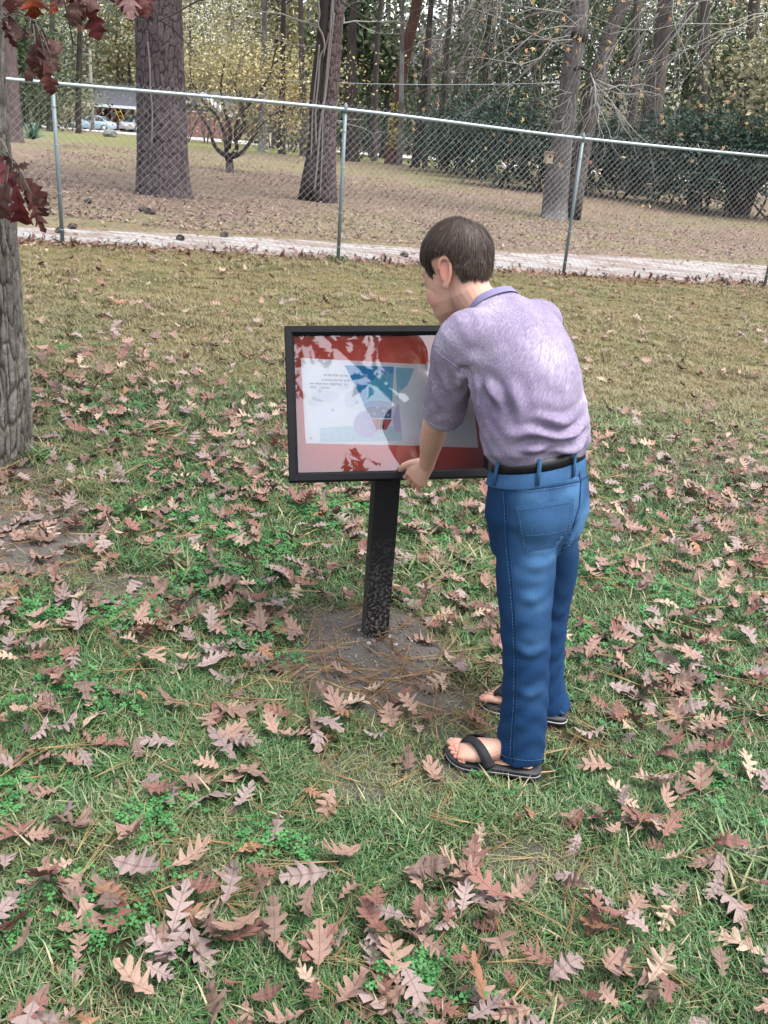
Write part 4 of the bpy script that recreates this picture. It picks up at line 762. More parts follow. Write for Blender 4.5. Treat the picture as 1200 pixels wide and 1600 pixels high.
cp = HP(4.1, 0.9, .03); car('parked_car', cp, math.pi/2 + ha, (.36, .37, .38), 'grey car seen from behind inside the dark carport')
ld = thing('ladder', HP(3.4, -.3, 0), 'yellow step ladder standing open at the front of the carport', 'ladder'); M_yel = plain('ladder_yellow', (.62, .38, .03), .6)
for a, b, c_, d in ((2.6, -.5, 3.5, -.2), (3.2, -.5, 4.1, -.2)): mb = MB(); tube(mb, [HP(c_, d, .05), HP(a, b, 2.3)], .032, 6); mb.obj('rail', M_yel, ld)
for k in range(5): q = .12+k*.18; mb = MB(); tube(mb, [HP(3.5-.9*q, -.2-.3*q, .05+2.25*q), HP(4.1-.9*q, -.2-.3*q, .05+2.25*q)], .022, 6); mb.obj('rung', M_yel, ld)
# ---- pole, yucca, stump, white post, pine cones, wire
g = gnd(145, 204); t = thing('utility_pole', g, 'weathered wooden utility pole before the brick house', 'pole'); k = 1/ppm(g)
mb = MB(); tube(mb, [g + Vector((0, 0, -.4)), at(143, 150, g.y), at(140, 78, g.y)], [.20, .18, .15], 12); mb.obj('pole', bark_mat('pole_wood', (.15, .135, .115), (.27, .25, .22), None, 4, .1), t)
mb = MB(); tube(mb, [at(127, 83, g.y), at(140, 86, g.y)], .05, 6); mb.obj('bracket', M_galv, t)
g = gnd(52, 224); t = thing('yucca', g, 'spiky green yucca clump by the left fence post', 'yucca'); M_yu = plain('yucca_leaf', (.055, .115, .075), .5, var=.3, scale=3)
ry = np.random.default_rng(3)
for k in range(52):
    a = ry.uniform(0, 6.28); el = ry.uniform(.15, 1.4); L = ry.uniform(.6, .85); d = Vector((math.cos(a)*math.cos(el), math.sin(a)*math.cos(el), math.sin(el))); s_ = d.cross(Vector((0, 0, 1))).normalized(); b = g + Vector((0, 0, .12)); nn = s_.cross(d); v = []
    for u, w in ((0, .022), (.5, .03), (1, .002)):
        c = b + d*L*u - Vector((0, 0, .18*u*u*math.cos(el))); v += [c - s_*w, c + nn*w*.4, c + s_*w]
    mb = MB(); mb.add(v, [(0, 1, 4, 3), (1, 2, 5, 4), (3, 4, 7, 6), (4, 5, 8, 7)]); mb.obj('leaf', M_yu, t)
g = gnd(172, 214); o = link('boulder', rock_mesh(5, plain('boulder', (.12, .13, .115), .95, var=.3, scale=4))); o.location = g + Vector((0, 0, .2)); o.scale = (.42, .38, .5); tag(o, 'small dark boulder at the road edge before the house', 'boulder')
g = gnd(422, 228); t = thing('white_post', g, 'low white post with a short arm by the road', 'post'); mb = MB(); k = 1/ppm(g); box(mb, g + Vector((0, 0, 9*k)), .045, .045, 10*k, bev=.01); mb.obj('post', M_trim, t); mb = MB(); box(mb, g + Vector((.1, 0, 17.0*k)), .16, .03, .03, bev=.006); mb.obj('arm', M_trim, t)
M_cone = plain('pine_cone', (.045, .035, .030), .9, var=.4, scale=40)
def cone_mesh(seed):
    mb = MB(); r_ = random.Random(seed); ball(mb, (0, 0, 0), .022, .022, .042, nu=10, nv=8)
    for k in range(46):
        z = -.038 + .076*k/46; a = k*2.4; rr = .024*math.sqrt(max(.05, 1-(z/.046)**2)); d = Vector((math.cos(a), math.sin(a), .35)); s_ = Vector((-d.y, d.x, 0)); c = Vector((d.x*rr, d.y*rr, z)); mb.add([c - s_*.007, c + s_*.007, c + s_*.004 + d*.014, c - s_*.004 + d*.014], [(0, 1, 2, 3)])
    return mb.mesh('pine_cone', M_cone)
cones = [cone_mesh(s) for s in range(2)]
for i, (px, py, lab) in enumerate([(282, 377, 'pine cone on the path left of the middle post'), (113, 359, 'pine cone on the path at the left, nearer its far edge'), (93, 366, 'pine cone at the foot of the left fence post'), (632, 403, 'pine cone on the path left of the boy'), (222, 331, 'pine cone on the grass before the thick pine'), (231, 334, 'right one of two pine cones before the thick pine'), (138, 318, 'pine cone on the dry grass right of the left post'), (350, 372, 'pine cone half way along the path before the forked tree'), (238, 335, 'smaller pine cone nearest the path below the thick pine')]):
    g = gnd(px, py); o = link('pine_cone', cones[i % 2]); o.location = g + Vector((0, 0, .03)); o.rotation_euler = (1.45, .2*i, i*1.3); o.scale = (1.25,)*3; tag(o, lab, 'pine cone', 'pine cones fallen by the path')
mb = MB(); a = at(380, 122, 30); b = at(900, 128, 30); tube(mb, [a.lerp(b, u/16) - Vector((0, 0, .12*(1-(2*u/16-1)**2))) for u in range(17)], .008, 4); tag(mb.obj('overhead_wire', M_galv), 'thin pale wire strung between the trees above the fence', 'wire')
# ================================================================ the reading board
sg = gnd(586, 998); SA, ST = math.radians(7.5), math.radians(29)
su = Vector((math.cos(SA), math.sin(SA), 0)); sv = Vector((-math.sin(SA)*math.sin(ST), math.cos(SA)*math.sin(ST), math.cos(ST))); sn = su.cross(sv)
if sn.y > 0: sn = -sn
_k = math.radians(2.9); su, sv = su*math.cos(_k) + sv*math.sin(_k), sv*math.cos(_k) - su*math.sin(_k)      # the board hangs a little askew
SW, SH = 0.610, 0.462; S0 = Vector((sg.x + 0.020, sg.y - 0.05, 0.612)) - su*SW/2       # lower left corner of the front
def SP(a, b, c=0.0): return S0 + su*a + sv*b + sn*c
def suv(px, py):                                     # photo position -> place on the panel
    d = Vector(ray(px, py)); o = Vector(CAM); t_ = (SP(0, 0, -0.008)-o).dot(sn)/d.dot(sn); q = o + d*t_ - SP(0, 0, -0.008); return q.dot(su), q.dot(sv)
sign = thing('reading_board', (sg.x, sg.y, sg.z), 'black framed slanted storybook board on a square black post in bare soil', 'sign')
M_blk = plain('black_paint', (0.006, 0.006, 0.0075), 0.6, var=0.2, scale=40, spec=0.12)
def post_mat():
    t = NT('post_paint'); P = t.pos(); z = t.sep(P)[2]; n = t.noise(P, 110, 4, 0.75); n2 = t.noise(t.mapping(P, (60, 60, 25)), 1, 4, 0.7)
    k = t.math('MULTIPLY', t.ramp(n, [(0.50, (0, 0, 0)), (0.60, (1, 1, 1))]), t.math('MULTIPLY', t.math('SUBTRACT', 0.42, z, clamp=True), 2.2, clamp=True))
    t.col(t.mix(k, t.mix(n2, (0.005, 0.005, 0.006), (0.011, 0.011, 0.012)), (0.17, 0.15, 0.13))); t.p(Roughness=0.65); t.set(t.b, 'Specular IOR Level', 0.15); t.bump(n2, 0.0012); return t.m
pu = Vector((math.cos(math.radians(12)), math.sin(math.radians(12)), 0)); pv = Vector((-pu.y, pu.x, 0))
pc = sg + pv*0.042 + pu*(0.006); zt = 0.635
mb = MB(); box(mb, (pc.x, pc.y, (sg.z-0.3+zt)/2), 0.0385, 0.0385, (zt-sg.z+0.3)/2, pu, pv, (0, 0, 1), bev=0.004); mb.obj('post', post_mat(), sign)
mb = MB(); box(mb, SP(SW/2, SH/2-0.02, -0.055), 0.10, 0.11, 0.006, su, sv, sn, bev=0.001); mb.obj('mounting_plate', M_blk, sign)
mb = MB(); box(mb, SP(SW/2, SH/2, -0.036), SW/2-0.004, SH/2-0.004, 0.010, su, sv, sn); mb.obj('back_panel', M_blk, sign)
# four mitred rails with a bevel falling to the panel
RW_, DP = 0.027, 0.036
prof = [(0, -DP), (0, 0.0005), (0.002, 0.003), (0.019, 0.003), (RW_, -0.008), (RW_, -DP)]     # (inwards, height)
corner = [(0, 0), (SW, 0), (SW, SH), (0, SH)]; inw = [(1, 1), (-1, 1), (-1, -1), (1, -1)]
for k in range(4):
    a, b = k, (k+1) % 4; mb = MB(); v = []
    for e in (a, b):
        g_ = 0.0004*(1 if e == a else -1)
        for q, h in prof: v.append(SP(corner[e][0] + inw[e][0]*q, corner[e][1] + inw[e][1]*q, h) + (su if k % 2 == 0 else sv)*(g_ if k < 2 else -g_))
    n = len(prof); mb.add(v, [(i, (i+1) % n, n+(i+1) % n, n+i) for i in range(n)] + [tuple(range(n-1, -1, -1)), tuple(range(n, 2*n))])
    mb.obj('frame_rail', M_blk, sign, smooth=False)
def flat(mb, uv, c): mb.add([SP(a, b, c) for a, b in uv], [tuple(range(len(uv)))])
def quad_box(mb, uv, c0, c1):
    n = len(uv); mb.add([SP(a, b, c0) for a, b in uv] + [SP(a, b, c1) for a, b in uv], [tuple(range(n, 2*n))] + [(i, (i+1) % n, n+(i+1) % n, n+i) for i in range(n)])
mb = MB(); i_ = RW_-0.006; quad_box(mb, [(i_, i_), (SW-i_, i_), (SW-i_, SH-i_), (i_, SH-i_)], -0.024, -0.0180); mb.obj('mat_board', plain('red_card', (0.86, 0.190, 0.135), 0.8, var=0.06, scale=60), sign)
def paper():
    t = NT('page_paper'); n = t.noise(t.pos(), 14, 4, 0.6); t.col(t.mix(n, (0.86, 0.885, 0.91), (0.92, 0.93, 0.94))); t.p(Roughness=0.7); return t.m
M_paper = paper()
pgA = [suv(*p) for p in ((478, 692), (640, 695.3), (628, 566.5), (470, 558))]; pgB = [suv(*p) for p in ((630, 695), (748, 699), (735, 571), (618, 566))]
mb = MB(); quad_box(mb, pgA, -0.0178, -0.0166); pageA = mb.obj('book_page', M_paper, sign, False)
mb = MB(); quad_box(mb, pgB, -0.0178, -0.0160); pageB = mb.obj('book_page', M_paper, sign, False)
lev = [-0.0163]
def ink(name, c, polys, parent, z=None, var=0.10, sc_=90):
    lev[0] += 0.00012; mb = MB()
    for p in polys: flat(mb, [suv(*q) for q in p], lev[0] if z is None else z)
    o = mb.obj(name, plain('ink_'+name, c, 0.75, var=var, scale=sc_), parent, False); return o
def disc(cx, cy, rx, ry, n=26, a0=0, a1=2*math.pi): return [(cx + rx*math.cos(a0+(a1-a0)*i/n), cy + ry*math.sin(a0+(a1-a0)*i/n)) for i in range(n if a1-a0 > 6.2 else n+1)]
ink('pale_snow', (0.62, 0.76, 0.80), [[(500, 668), (560, 664), (628, 666), (629, 688), (500, 690)]], pageA)
ink('lilac_drift', (0.66, 0.60, 0.78), [disc(573, 662, 20, 21), [(614, 652), (622, 628), (627, 640), (628, 672), (618, 676)]], pageA)
ink('pale_wash', (0.80, 0.82, 0.88), [disc(538, 602, 9, 6), disc(508, 618, 22, 9), disc(548, 624, 10, 13), disc(493, 628, 12, 6)], pageA)
ink('sky_blue', (0.055, 0.34, 0.62), [[(538.7, 569.6), (616, 572), (611.6, 652.6), (581, 652)]], pageA)
ink('cyan_glow', (0.16, 0.55, 0.70), [[(575, 600), (593, 585), (615, 582), (612.5, 628), (590, 627), (571, 628)]], pageA)
ink('far_hill', (0.05, 0.25, 0.52), [[(568.5, 630), (580, 625.5), (595, 624.8), (612.6, 628), (612, 646), (575, 644)]], pageA)
ink('near_hill', (0.025, 0.085, 0.27), [[(572.5, 637), (580, 634.6), (592, 634), (604, 635), (612.3, 640), (611.6, 652.4), (581, 652)]], pageA)
ink('red_ground', (0.60, 0.10, 0.11), [[(581.5, 654.5), (613, 654.5), (604, 671), (588, 668)]], pageA)
ink('small_figures', (0.16, 0.018, 0.03), [[(595.5, 655), (598, 652.5), (600, 655), (601.5, 663), (600, 671), (597.4, 671), (597, 667), (596.4, 671), (594.2, 671), (594.6, 662)]], pageA)
ink('small_figures', (0.50, 0.05, 0.06), [[(588.5, 656), (590.5, 653.5), (592.5, 656), (593.6, 664), (592.5, 671.5), (590.6, 671.5), (590.2, 667), (589.4, 671.5), (587.6, 671), (587.4, 662)]], pageA)
ink('sky_pale', (0.30, 0.62, 0.74), [[(619, 573), (648, 575), (642, 590), (637, 601), (626, 610), (621, 624)]], pageB, z=-0.0157)
fl = []
for fx, fy_, r in ((585, 646, 3.2), (600, 641, 3), (607, 648, 2.6), (590, 636, 2.4), (574, 654, 3), (580, 668, 3), (500, 610, 4), (490, 621, 3.6), (553, 612, 4), (558, 628, 4), (520, 640, 3), (486, 684, 2.6), (606, 582, 3), (596, 592, 2.4), (573, 586, 3)):
    for a in range(3):
        c_, s_ = math.cos(a*math.pi/3+0.3), math.sin(a*math.pi/3+0.3); fl.append([(fx-c_*r-s_*.45, fy_-s_*r+c_*.45), (fx+c_*r-s_*.45, fy_+s_*r+c_*.45), (fx+c_*r+s_*.45, fy_+s_*r-c_*.45), (fx-c_*r+s_*.45, fy_-s_*r-c_*.45)])
tag(ink('snowflakes', (0.48, 0.60, 0.74), fl, pageA), kind='stuff')
M_ink = plain('ink_text', (0.10, 0.11, 0.15), 0.7)
def text(s, px, py, w_px, parent):
    a = suv(px, py); b = suv(px+w_px, py+w_px*0.035); cu = bpy.data.curves.new('page_text', 'FONT'); cu.body = s; cu.size = 0.0115; cu.extrude = 0.0
    o = bpy.data.objects.new('tmp', cu); COL.objects.link(o); dg = bpy.context.evaluated_depsgraph_get(); me = bpy.data.meshes.new_from_object(o.evaluated_get(dg)); bpy.data.objects.remove(o)
    c = coords(me); w = c[:, 0].max(); k = (b[0]-a[0])/w; ux = Vector((b[0]-a[0], b[1]-a[1])).normalized()
    for v_ in me.vertices:
        x, y = v_.co.x*k, v_.co.y; v_.co = SP(a[0] + ux.x*x - ux.y*y, a[1] + ux.y*x + ux.x*y, -0.0150)
    me.materials.append(M_ink); return link('page_text', me, parent)
text('on the other can has', 506, 586.5, 38, pageA); text('a across the hill, and', 503, 594, 42, pageA); text('we went run together   to', 484, 599.5, 59, pageA); text('sorry.   I say you.', 485, 605.5, 31, pageA)
# clear acrylic cover
def acrylic():
    t = NT('acrylic'); fr = t.n('Fresnel'); fr.inputs[0].default_value = 2.25; gl = t.n('BsdfGlossy'); gl.inputs['Roughness'].default_value = 0.018; tr = t.n('BsdfTransparent'); mx = t.n('MixShader')
    t.t.links.new(fr.outputs[0], mx.inputs[0]); t.t.links.new(tr.outputs[0], mx.inputs[1]); t.t.links.new(gl.outputs[0], mx.inputs[2]); t.t.links.new(mx.outputs[0], t.t.nodes['Material Output'].inputs['Surface']); return t.m
mb = MB(); flat(mb, [(i_, i_), (SW-i_, i_), (SW-i_, SH-i_), (i_, SH-i_)], -0.0105); mb.obj('acrylic_cover', acrylic(), sign, False)

# the oak whose leafy bough hangs over the place and shows as a reflection in the cover
def mirror(px, py, s):
    d = Vector(ray(px, py)); o = Vector(CAM); t_ = (SP(0, 0, -0.0105)-o).dot(sn)/d.dot(sn); q = o + d*t_; r = d - sn*2*d.dot(sn); return q + r*s
ro = np.random.default_rng(12); mir = thing('oak_tree', (2.6, -1.6, float(terr(2.6, -1.6))), 'oak whose leafy bough is mirrored in the clear cover of the board', 'tree')
b0 = mirror(520, 545, 3.0); e0 = Vector((2.6, -1.6, 2.6)); mb = MB(); g0 = Vector((2.6, -1.6, float(terr(2.6, -1.6))))
tube(mb, smoothline([g0 - Vector((0, 0, .2)), g0 + Vector((0, .02, 1.2)), e0, e0 + Vector((.1, -.1, 2)), e0 + Vector((.3, 0, 4))], 6), list(np.interp(np.linspace(0, 1, 25), [0, .3, 1], [.2, .16, .06])), 14); mb.obj('trunk', M_mid, mir)
mb = MB(); bl_ = smoothline([e0, e0.lerp(b0, .4) + Vector((0, 0, .35)), e0.lerp(b0, .8) + Vector((0, 0, .2)), b0 + (b0-e0)*0.08], 6); tube(mb, bl_, list(np.interp(np.linspace(0, 1, len(bl_)), [0, 1], [.06, .010])), 8); mb.obj('limb', M_mid, mir)
reg = [((455, 512), (600, 548), 34), ((560, 572), (606, 606), 9), ((452, 560), (468, 630), 5), ((540, 712), (590, 735), 9)]
mb = MB()
def oak_leaf_at(p, L):
    X = Vector(ro.normal(size=3) + np.array([-.3, 0, -.9])).normalized(); Zv = X.orthogonal().normalized(); Zv.rotate(Matrix.Rotation(ro.uniform(0, 6.28), 3, X)); Yv = Zv.cross(X); me = HV[int(ro.integers(3))][int(ro.integers(4))]
    v = [p + (X*w.co.x + Yv*w.co.y + Zv*w.co.z)*L for w in me.vertices]; mb.add(v, [tuple(f.vertices) for f in me.polygons])
for (x0, y0), (x1, y1), n in reg:
    for _ in range(n): oak_leaf_at(mirror(ro.uniform(x0, x1), ro.uniform(y0, y1), ro.uniform(2.6, 3.3)), ro.uniform(.10, .16))
tag(mb.obj('leaves', M_h[1], mir), kind='stuff')
# ================================================================ the boy
def az(a): return Vector((math.cos(math.radians(a)), math.sin(math.radians(a)), 0))
UPZ = Vector((0, 0, 1))
bf = az(131); br = Vector((bf.y, -bf.x, 0))               # torso facing, torso right
pf = az(137); pr = Vector((pf.y, -pf.x, 0))               # pelvis facing, right
C0 = at(842, 714, 2.22)                                   # middle of the belt
def TL(R, F, U): return C0 + br*R + bf*F + UPZ*U
def PL(R, F, U): return C0 + pr*R + pf*F + UPZ*U
HEAD = at(715, 430, 2.39); hA = az(137); hP = math.radians(25)
hY = hA*math.cos(hP) - UPZ*math.sin(hP); hZ = UPZ*math.cos(hP) + hA*math.sin(hP); hX = hY.cross(hZ)
def HL(x, y, z): return HEAD + hX*x + hY*y + hZ*z
gL = gnd(770, 1200) + Vector((0, 0, 0.010)); gR = gnd(818, 1116) + Vector((0, 0, 0.010))
fdL = (gnd(846, 1216) - gnd(697, 1182)); fdL.z = 0; fdL.normalize(); fdL = -fdL     # heel to toe
fdR = (gnd(886, 1135) - gnd(750, 1097)); fdR.z = 0; fdR.normalize(); fdR = -fdR

def skin_mat():
    t = NT('skin'); P = t.pos(); n = t.noise(P, 28, 5, 0.6); n2 = t.noise(P, 240, 3, 0.6)
    c = t.mix(n, (0.37, 0.205, 0.147), (0.48, 0.29, 0.22))
    c = t.mix(t.attr('blush'), c, (0.50, 0.135, 0.105))
    t.col(c); t.p(Roughness=0.52); t.set(t.b, 'Subsurface Weight', 0.08); t.set(t.b, 'Subsurface Radius', (0.9, 0.35, 0.2)); t.set(t.b, 'Subsurface Scale', 0.006)
    t.bump(t.math('ADD', n2, t.math('MULTIPLY', t.noise(P, 60, 3), 1.5)), 0.0004); return t.m
M_skin = skin_mat()

def build_foot(mb, g, fd, side):
    """foot standing on the sandal: heel at g - fd*.1; side +1 = the foot's outer side lies at +s"""
    s = Vector((-fd.y, fd.x, 0))*side                      # towards the outer side
    z0 = g.z + 0.0190
    def Q(a, b, h): return Vector((g.x, g.y, z0)) + fd*(a+0.008) + s*(b+0.004) + UPZ*h
    loft(mb, [(Q(-0.112, 0.0, 0.018), s, UPZ, 0.016, 0.014), (Q(-0.104, 0.0, 0.024), s, UPZ, 0.026, 0.024), (Q(-0.085, 0, 0.033), s, UPZ, 0.031, 0.034),
              (Q(-0.055, 0.0, 0.040), s, UPZ, 0.031, 0.042), (Q(-0.02, 0.002, 0.038), s, UPZ, 0.034, 0.040), (Q(0.02, 0.003, 0.031), s, UPZ, 0.038, 0.033),
              (Q(0.055, 0.002, 0.022), s, UPZ, 0.043, 0.023), (Q(0.078, 0.0, 0.017), s, UPZ, 0.042, 0.017), (Q(0.088, 0.0, 0.014), s, UPZ, 0.038, 0.012)], 24)
    tube(mb, [Q(-0.075, 0, 0.03), Q(-0.07, 0, 0.06), Q(-0.068, 0, 0.09)], [0.033, 0.031, 0.031], 16)
    toes = [(-0.029, 0.0125, 0.116, 0.085), (-0.0085, 0.0085, 0.112, 0.086), (0.0085, 0.008, 0.104, 0.082), (0.0235, 0.0075, 0.094, 0.076), (0.037, 0.0075, 0.080, 0.066)]
    for b, r, e, st in toes:
        tube(mb, [Q(st-0.022, b*0.95, 0.016), Q((st+e)/2, b, 0.015), Q(e-0.012, b*1.0, r*0.95), Q(e, b*0.98, r*0.85)], [r*0.95, r*0.92, r*1.05, r*0.8], 12, round_=True)
    return Q

body = MB()
# head: cranium, face, jaw, neck
ball(body, HL(0, -0.012, 0.047), 0.073, 0.092, 0.084, hX, hY, hZ, 28, 18)
ball(body, HL(0, 0.030, -0.012), 0.061, 0.062, 0.075, hX, hY, hZ, 24, 16)
loft(body, [(HL(0, 0.022, 0.02), hX, hY, 0.066, 0.066), (HL(0, 0.026, -0.02), hX, hY, 0.065, 0.064), (HL(0, 0.034, -0.055), hX, hY, 0.059, 0.056), (HL(0, 0.045, -0.085), hX, hY, 0.046, 0.042), (HL(0, 0.058, -0.105), hX, hY, 0.026, 0.026), (HL(0, 0.062, -0.112), hX, hY, 0.012, 0.012)], 24)
for sx in (-1, 1):
    ball(body, HL(sx*0.042, 0.046, -0.036), 0.022, 0.031, 0.034, hX, hY, hZ)             # full cheeks
    ball(body, HL(sx*0.030, 0.066, 0.026), 0.024, 0.016, 0.011, hX, hY, hZ)              # brow ridge
    ball(body, HL(sx*0.031, 0.074, 0.006), 0.015, 0.013, 0.013, hX, hY, hZ)              # lids over the eyeballs
    ball(body, HL(sx*0.012, 0.096, -0.031), 0.009, 0.009, 0.008, hX, hY, hZ)             # nostril wings
tube(body, [HL(0, 0.083, 0.018), HL(0, 0.094, -0.006), HL(0, 0.104, -0.026)], [0.008, 0.009, 0.0105], 12, round_=True)
tube(body, [HL(-0.024, 0.079, -0.062), HL(-0.010, 0.093, -0.059), HL(0.010, 0.093, -0.059), HL(0.024, 0.079, -0.062)], [0.004, 0.006, 0.006, 0.004], 10, round_=True)
tube(body, [HL(-0.021, 0.079, -0.066), HL(-0.009, 0.091, -0.071), HL(0.009, 0.091, -0.071), HL(0.021, 0.079, -0.066)], [0.004, 0.0065, 0.0065, 0.004], 10, round_=True)
ball(body, HL(0, 0.078, -0.098), 0.018, 0.016, 0.015, hX, hY, hZ)
NB = TL(-0.020, 0.207, 0.335)
tube(body, [HL(0, -0.022, 0.0), HL(0, -0.022, -0.045), HL(0, -0.02, -0.075)*0.6 + NB*0.4, NB, TL(-0.012, 0.165, 0.29)], [0.055, 0.055, 0.054, 0.062, 0.075], 22, flat=1.0)
for sx in (-1, 1):                                        # ears: shell, rim, lobe, set off the skull
    e0 = HL(sx*0.071, -0.006, 0.004); out = (hX*sx*0.86 - hY*0.50).normalized(); bk = (-hY*0.86 - hX*sx*-0.50).normalized()
    bk = (bk - out*bk.dot(out)).normalized(); eu = hZ*0.97 + hY*-0.12; eu = (eu - out*eu.dot(out)); eu.normalize()
    def EP(b, u, o): return e0 + bk*b*1.08 + eu*u*1.10 + out*o*1.2
    ball(body, EP(0.014, 0.0, 0.006), 0.0042, 0.0155, 0.0255, out, bk, eu, 16, 12)
    rim = [EP(-0.001, 0.012, 0.004), EP(0.004, 0.026, 0.009), EP(0.014, 0.032, 0.012), EP(0.025, 0.026, 0.014), EP(0.029, 0.012, 0.014), EP(0.026, -0.004, 0.012), EP(0.019, -0.018, 0.008), EP(0.011, -0.027, 0.005)]
    tube(body, smoothline(rim, 4), 0.0050, 10, round_=False)
    ball(body, EP(0.010, -0.026, 0.004), 0.0045, 0.0085, 0.009, out, bk, eu, 12, 10)
# torso under the shirt and hips under the jeans
def TR(R, F, U, a, b, tilt):
    t = math.radians(tilt); Y = bf*math.cos(t) - UPZ*math.sin(t); return (TL(R, F, U), br, Y, a, b)
loft(body, [TR(0, 0, -0.20, 0.12, 0.085, 0), TR(0, 0, -0.1, 0.135, 0.09, 5), TR(0, 0, 0, 0.122, 0.085, 14), TR(0, .045, 0.15, 0.128, 0.09, 24), TR(0, .105, 0.25, 0.140, 0.09, 32), TR(-.01, .15, 0.285, 0.115, 0.065, 40), TR(-.015, .19, 0.325, 0.055, 0.045, 45)], 26)
# arms
LS = TL(-0.155, 0.160, 0.275); LE = at(680, 662, 2.385); LW = at(667, 726, 2.50)
RS = TL(0.120, 0.160, 0.288); RE = TL(0.165, 0.33, 0.10); RH = at(786, 612, 2.80); RW = RH + (RE-RH).normalized()*0.07
def arm(S, E, W):
    m1 = S.lerp(E, 0.5); m2 = E.lerp(W, 0.35)
    tube(body, [S, m1, S.lerp(E, 0.85), E, m2, E.lerp(W, 0.75), W], [0.043, 0.038, 0.034, 0.0345, 0.0345, 0.026, 0.0225], 18, round_=True)
arm(LS, LE, LW); arm(RS, RE, RW)
# left hand: back of the hand towards the camera, fingers curled under the lower rail, thumb on the left
def hand(W, D, B, T, curl_in, sc_=1.0):
    """W wrist, D along the hand, B out of the back of the hand, T towards the thumb side; fingers curl to -B"""
    def H(d, t, b): return W + D*d*sc_ + T*t*sc_ + B*b*sc_
    loft(body, [(H(-0.012, 0, 0), T, B, 0.0235, 0.019), (H(0.012, 0.001, 0.0), T, B, 0.028, 0.0185), (H(0.038, 0.002, 0.0), T, B, 0.034, 0.0175), (H(0.060, 0.0, 0.0), T, B, 0.0365, 0.0155), (H(0.070, -0.001, -0.003), T, B, 0.034, 0.0115)], 20)
    for t, L, r in ((0.0265, 0.036, 0.0083), (0.0090, 0.040, 0.0086), (-0.0085, 0.037, 0.0082), (-0.0250, 0.030, 0.0073)):
        k = H(0.062, t, 0.004); p1 = H(0.062 + L*0.80, t*1.12, -L*0.34); p2 = H(0.062 + L*0.92, t*1.04, -L*0.34 - L*0.58); p3 = H(0.062 + L*0.40, t*0.98, -L*1.05)
        tube(body, [H(0.035, t*0.85, 0.001), k, k.lerp(p1, 0.55), p1, p1.lerp(p2, 0.5), p2, p3], [r*0.75, r*1.05, r*0.86, r*0.98, r*0.85, r*0.88, r*0.75], 12, round_=True)
    a = H(0.010, 0.024, -0.002); b = H(0.036, 0.044, -0.002); c = H(0.060, 0.054, -0.003); d = H(0.084, 0.057, -0.010)
    tube(body, [H(0.0, 0.012, -0.004), a, b, c, c.lerp(d, 0.5), d], [0.012, 0.0135, 0.0105, 0.0100, 0.0094, 0.0072], 12, round_=True)
vw = Vector(ray(640, 745))
def perp(v, a): return (v - a*v.dot(a)).normalized()
LH_D = (at(641, 757, 2.525) - LW).normalized()
LH_B = perp(-vw*0.9 + UPZ*0.25, LH_D); LH_T = LH_B.cross(LH_D)
if LH_T.dot(Vector((-1, 0, 0))) < 0: LH_T = -LH_T
hand(LW + LH_D*0.006, LH_D, LH_B, LH_T, 1, 0.93)
RH_D = (RH - RW).normalized(); RH_T = perp(-br + UPZ*0.2, RH_D); RH_B = RH_D.cross(RH_T)
if RH_B.dot(UPZ) < 0: RH_B = -RH_B
hand(RW, RH_D, RH_B, RH_T, 1, 0.93)
# legs and feet
AL = gL + UPZ*0.03; AR = gR + UPZ*0.03
hemL = at(811, 1178, 2.055); hemR = at(862, 1108, 2.31)
legL = [PL(-0.074, 0.0, -0.10), at(822, 842, 2.15), at(821, 900, 2.125), at(821, 960, 2.095), at(822, 1040, 2.075), at(819, 1110, 2.06), hemL]
legR = [PL(0.082, -0.006, -0.12), PL(0.078, -0.008, -0.20), at(866, 880, 2.30), at(856, 950, 2.31), at(851, 1020, 2.31), at(852, 1070, 2.31), hemR]
for L_, g_, d_ in ((legL, gL, fdL), (legR, gR, fdR)):
    tube(body, smoothline(L_[:6] + [L_[6].lerp(g_ - d_*0.06 + UPZ*0.10, 0.6), g_ - d_*0.068 + UPZ*0.07], 3), list(np.interp(np.linspace(0, 1, 22), [0, .3, .5, .7, .9, 1], [0.060, 0.056, 0.044, 0.040, 0.034, 0.033])), 18, round_=True)
QL = build_foot(body, gL, fdL, 1); QR = build_foot(body, gR, fdR, -1)
bme = remeshed(body, 'body', 0.0021, 3, 0.5); bme.materials.append(M_skin)
bc = coords(bme)
for h, P in ((hemL, legL), (hemR, legR)):
    ax = (Vector(P[-2]) - Vector(P[-1])).normalized(); d = bc - np.array(h); al = d@np.array(ax); rv = d - np.outer(al, ax); rd = np.linalg.norm(rv, axis=1)
    lim = 0.050 + 0.03*np.clip((0.004-al)/0.012, 0, 1); m = (al > -0.008) & (al < 0.16) & (rd > lim) & (rd < 0.11)
    bc[m] -= (rv*(1 - lim/np.maximum(rd, 1e-6))[:, None])[m]
set_coords(bme, bc)
# blush: a real difference of skin colour at ears, cheeks, knuckles and toes
bc = coords(bme); bl = np.zeros(len(bc))
def spot(p, r, a): 
    d = np.linalg.norm(bc-np.array(p), axis=1); np.maximum(bl, a*np.exp(-(d/r)**2), out=bl)
for sx in (-1, 1):
    spot(HL(sx*0.084, -0.02, 0.008), 0.030, 0.62); spot(HL(sx*0.05, 0.06, -0.045), 0.03, 0.30)
spot(HL(0, 0.1, -0.066), 0.014, 0.6); spot(HL(0, 0.108, -0.03), 0.014, 0.3)
for k in range(4): spot(LW + LH_D*0.075 + LH_T*(0.026-0.017*k), 0.012, 0.35)
for Q in (QL, QR):
    for b, e in ((-0.029, .112), (-.0085, .108), (.0085, .1), (.0235, .09), (.037, .077)): spot(Q(e, b, 0.012), 0.016, 0.45)
    spot(Q(-0.11, 0, 0.015), 0.025, 0.45)
at_ = bme.attributes.new('blush', 'FLOAT', 'POINT'); at_.data.foreach_set('value', bl)
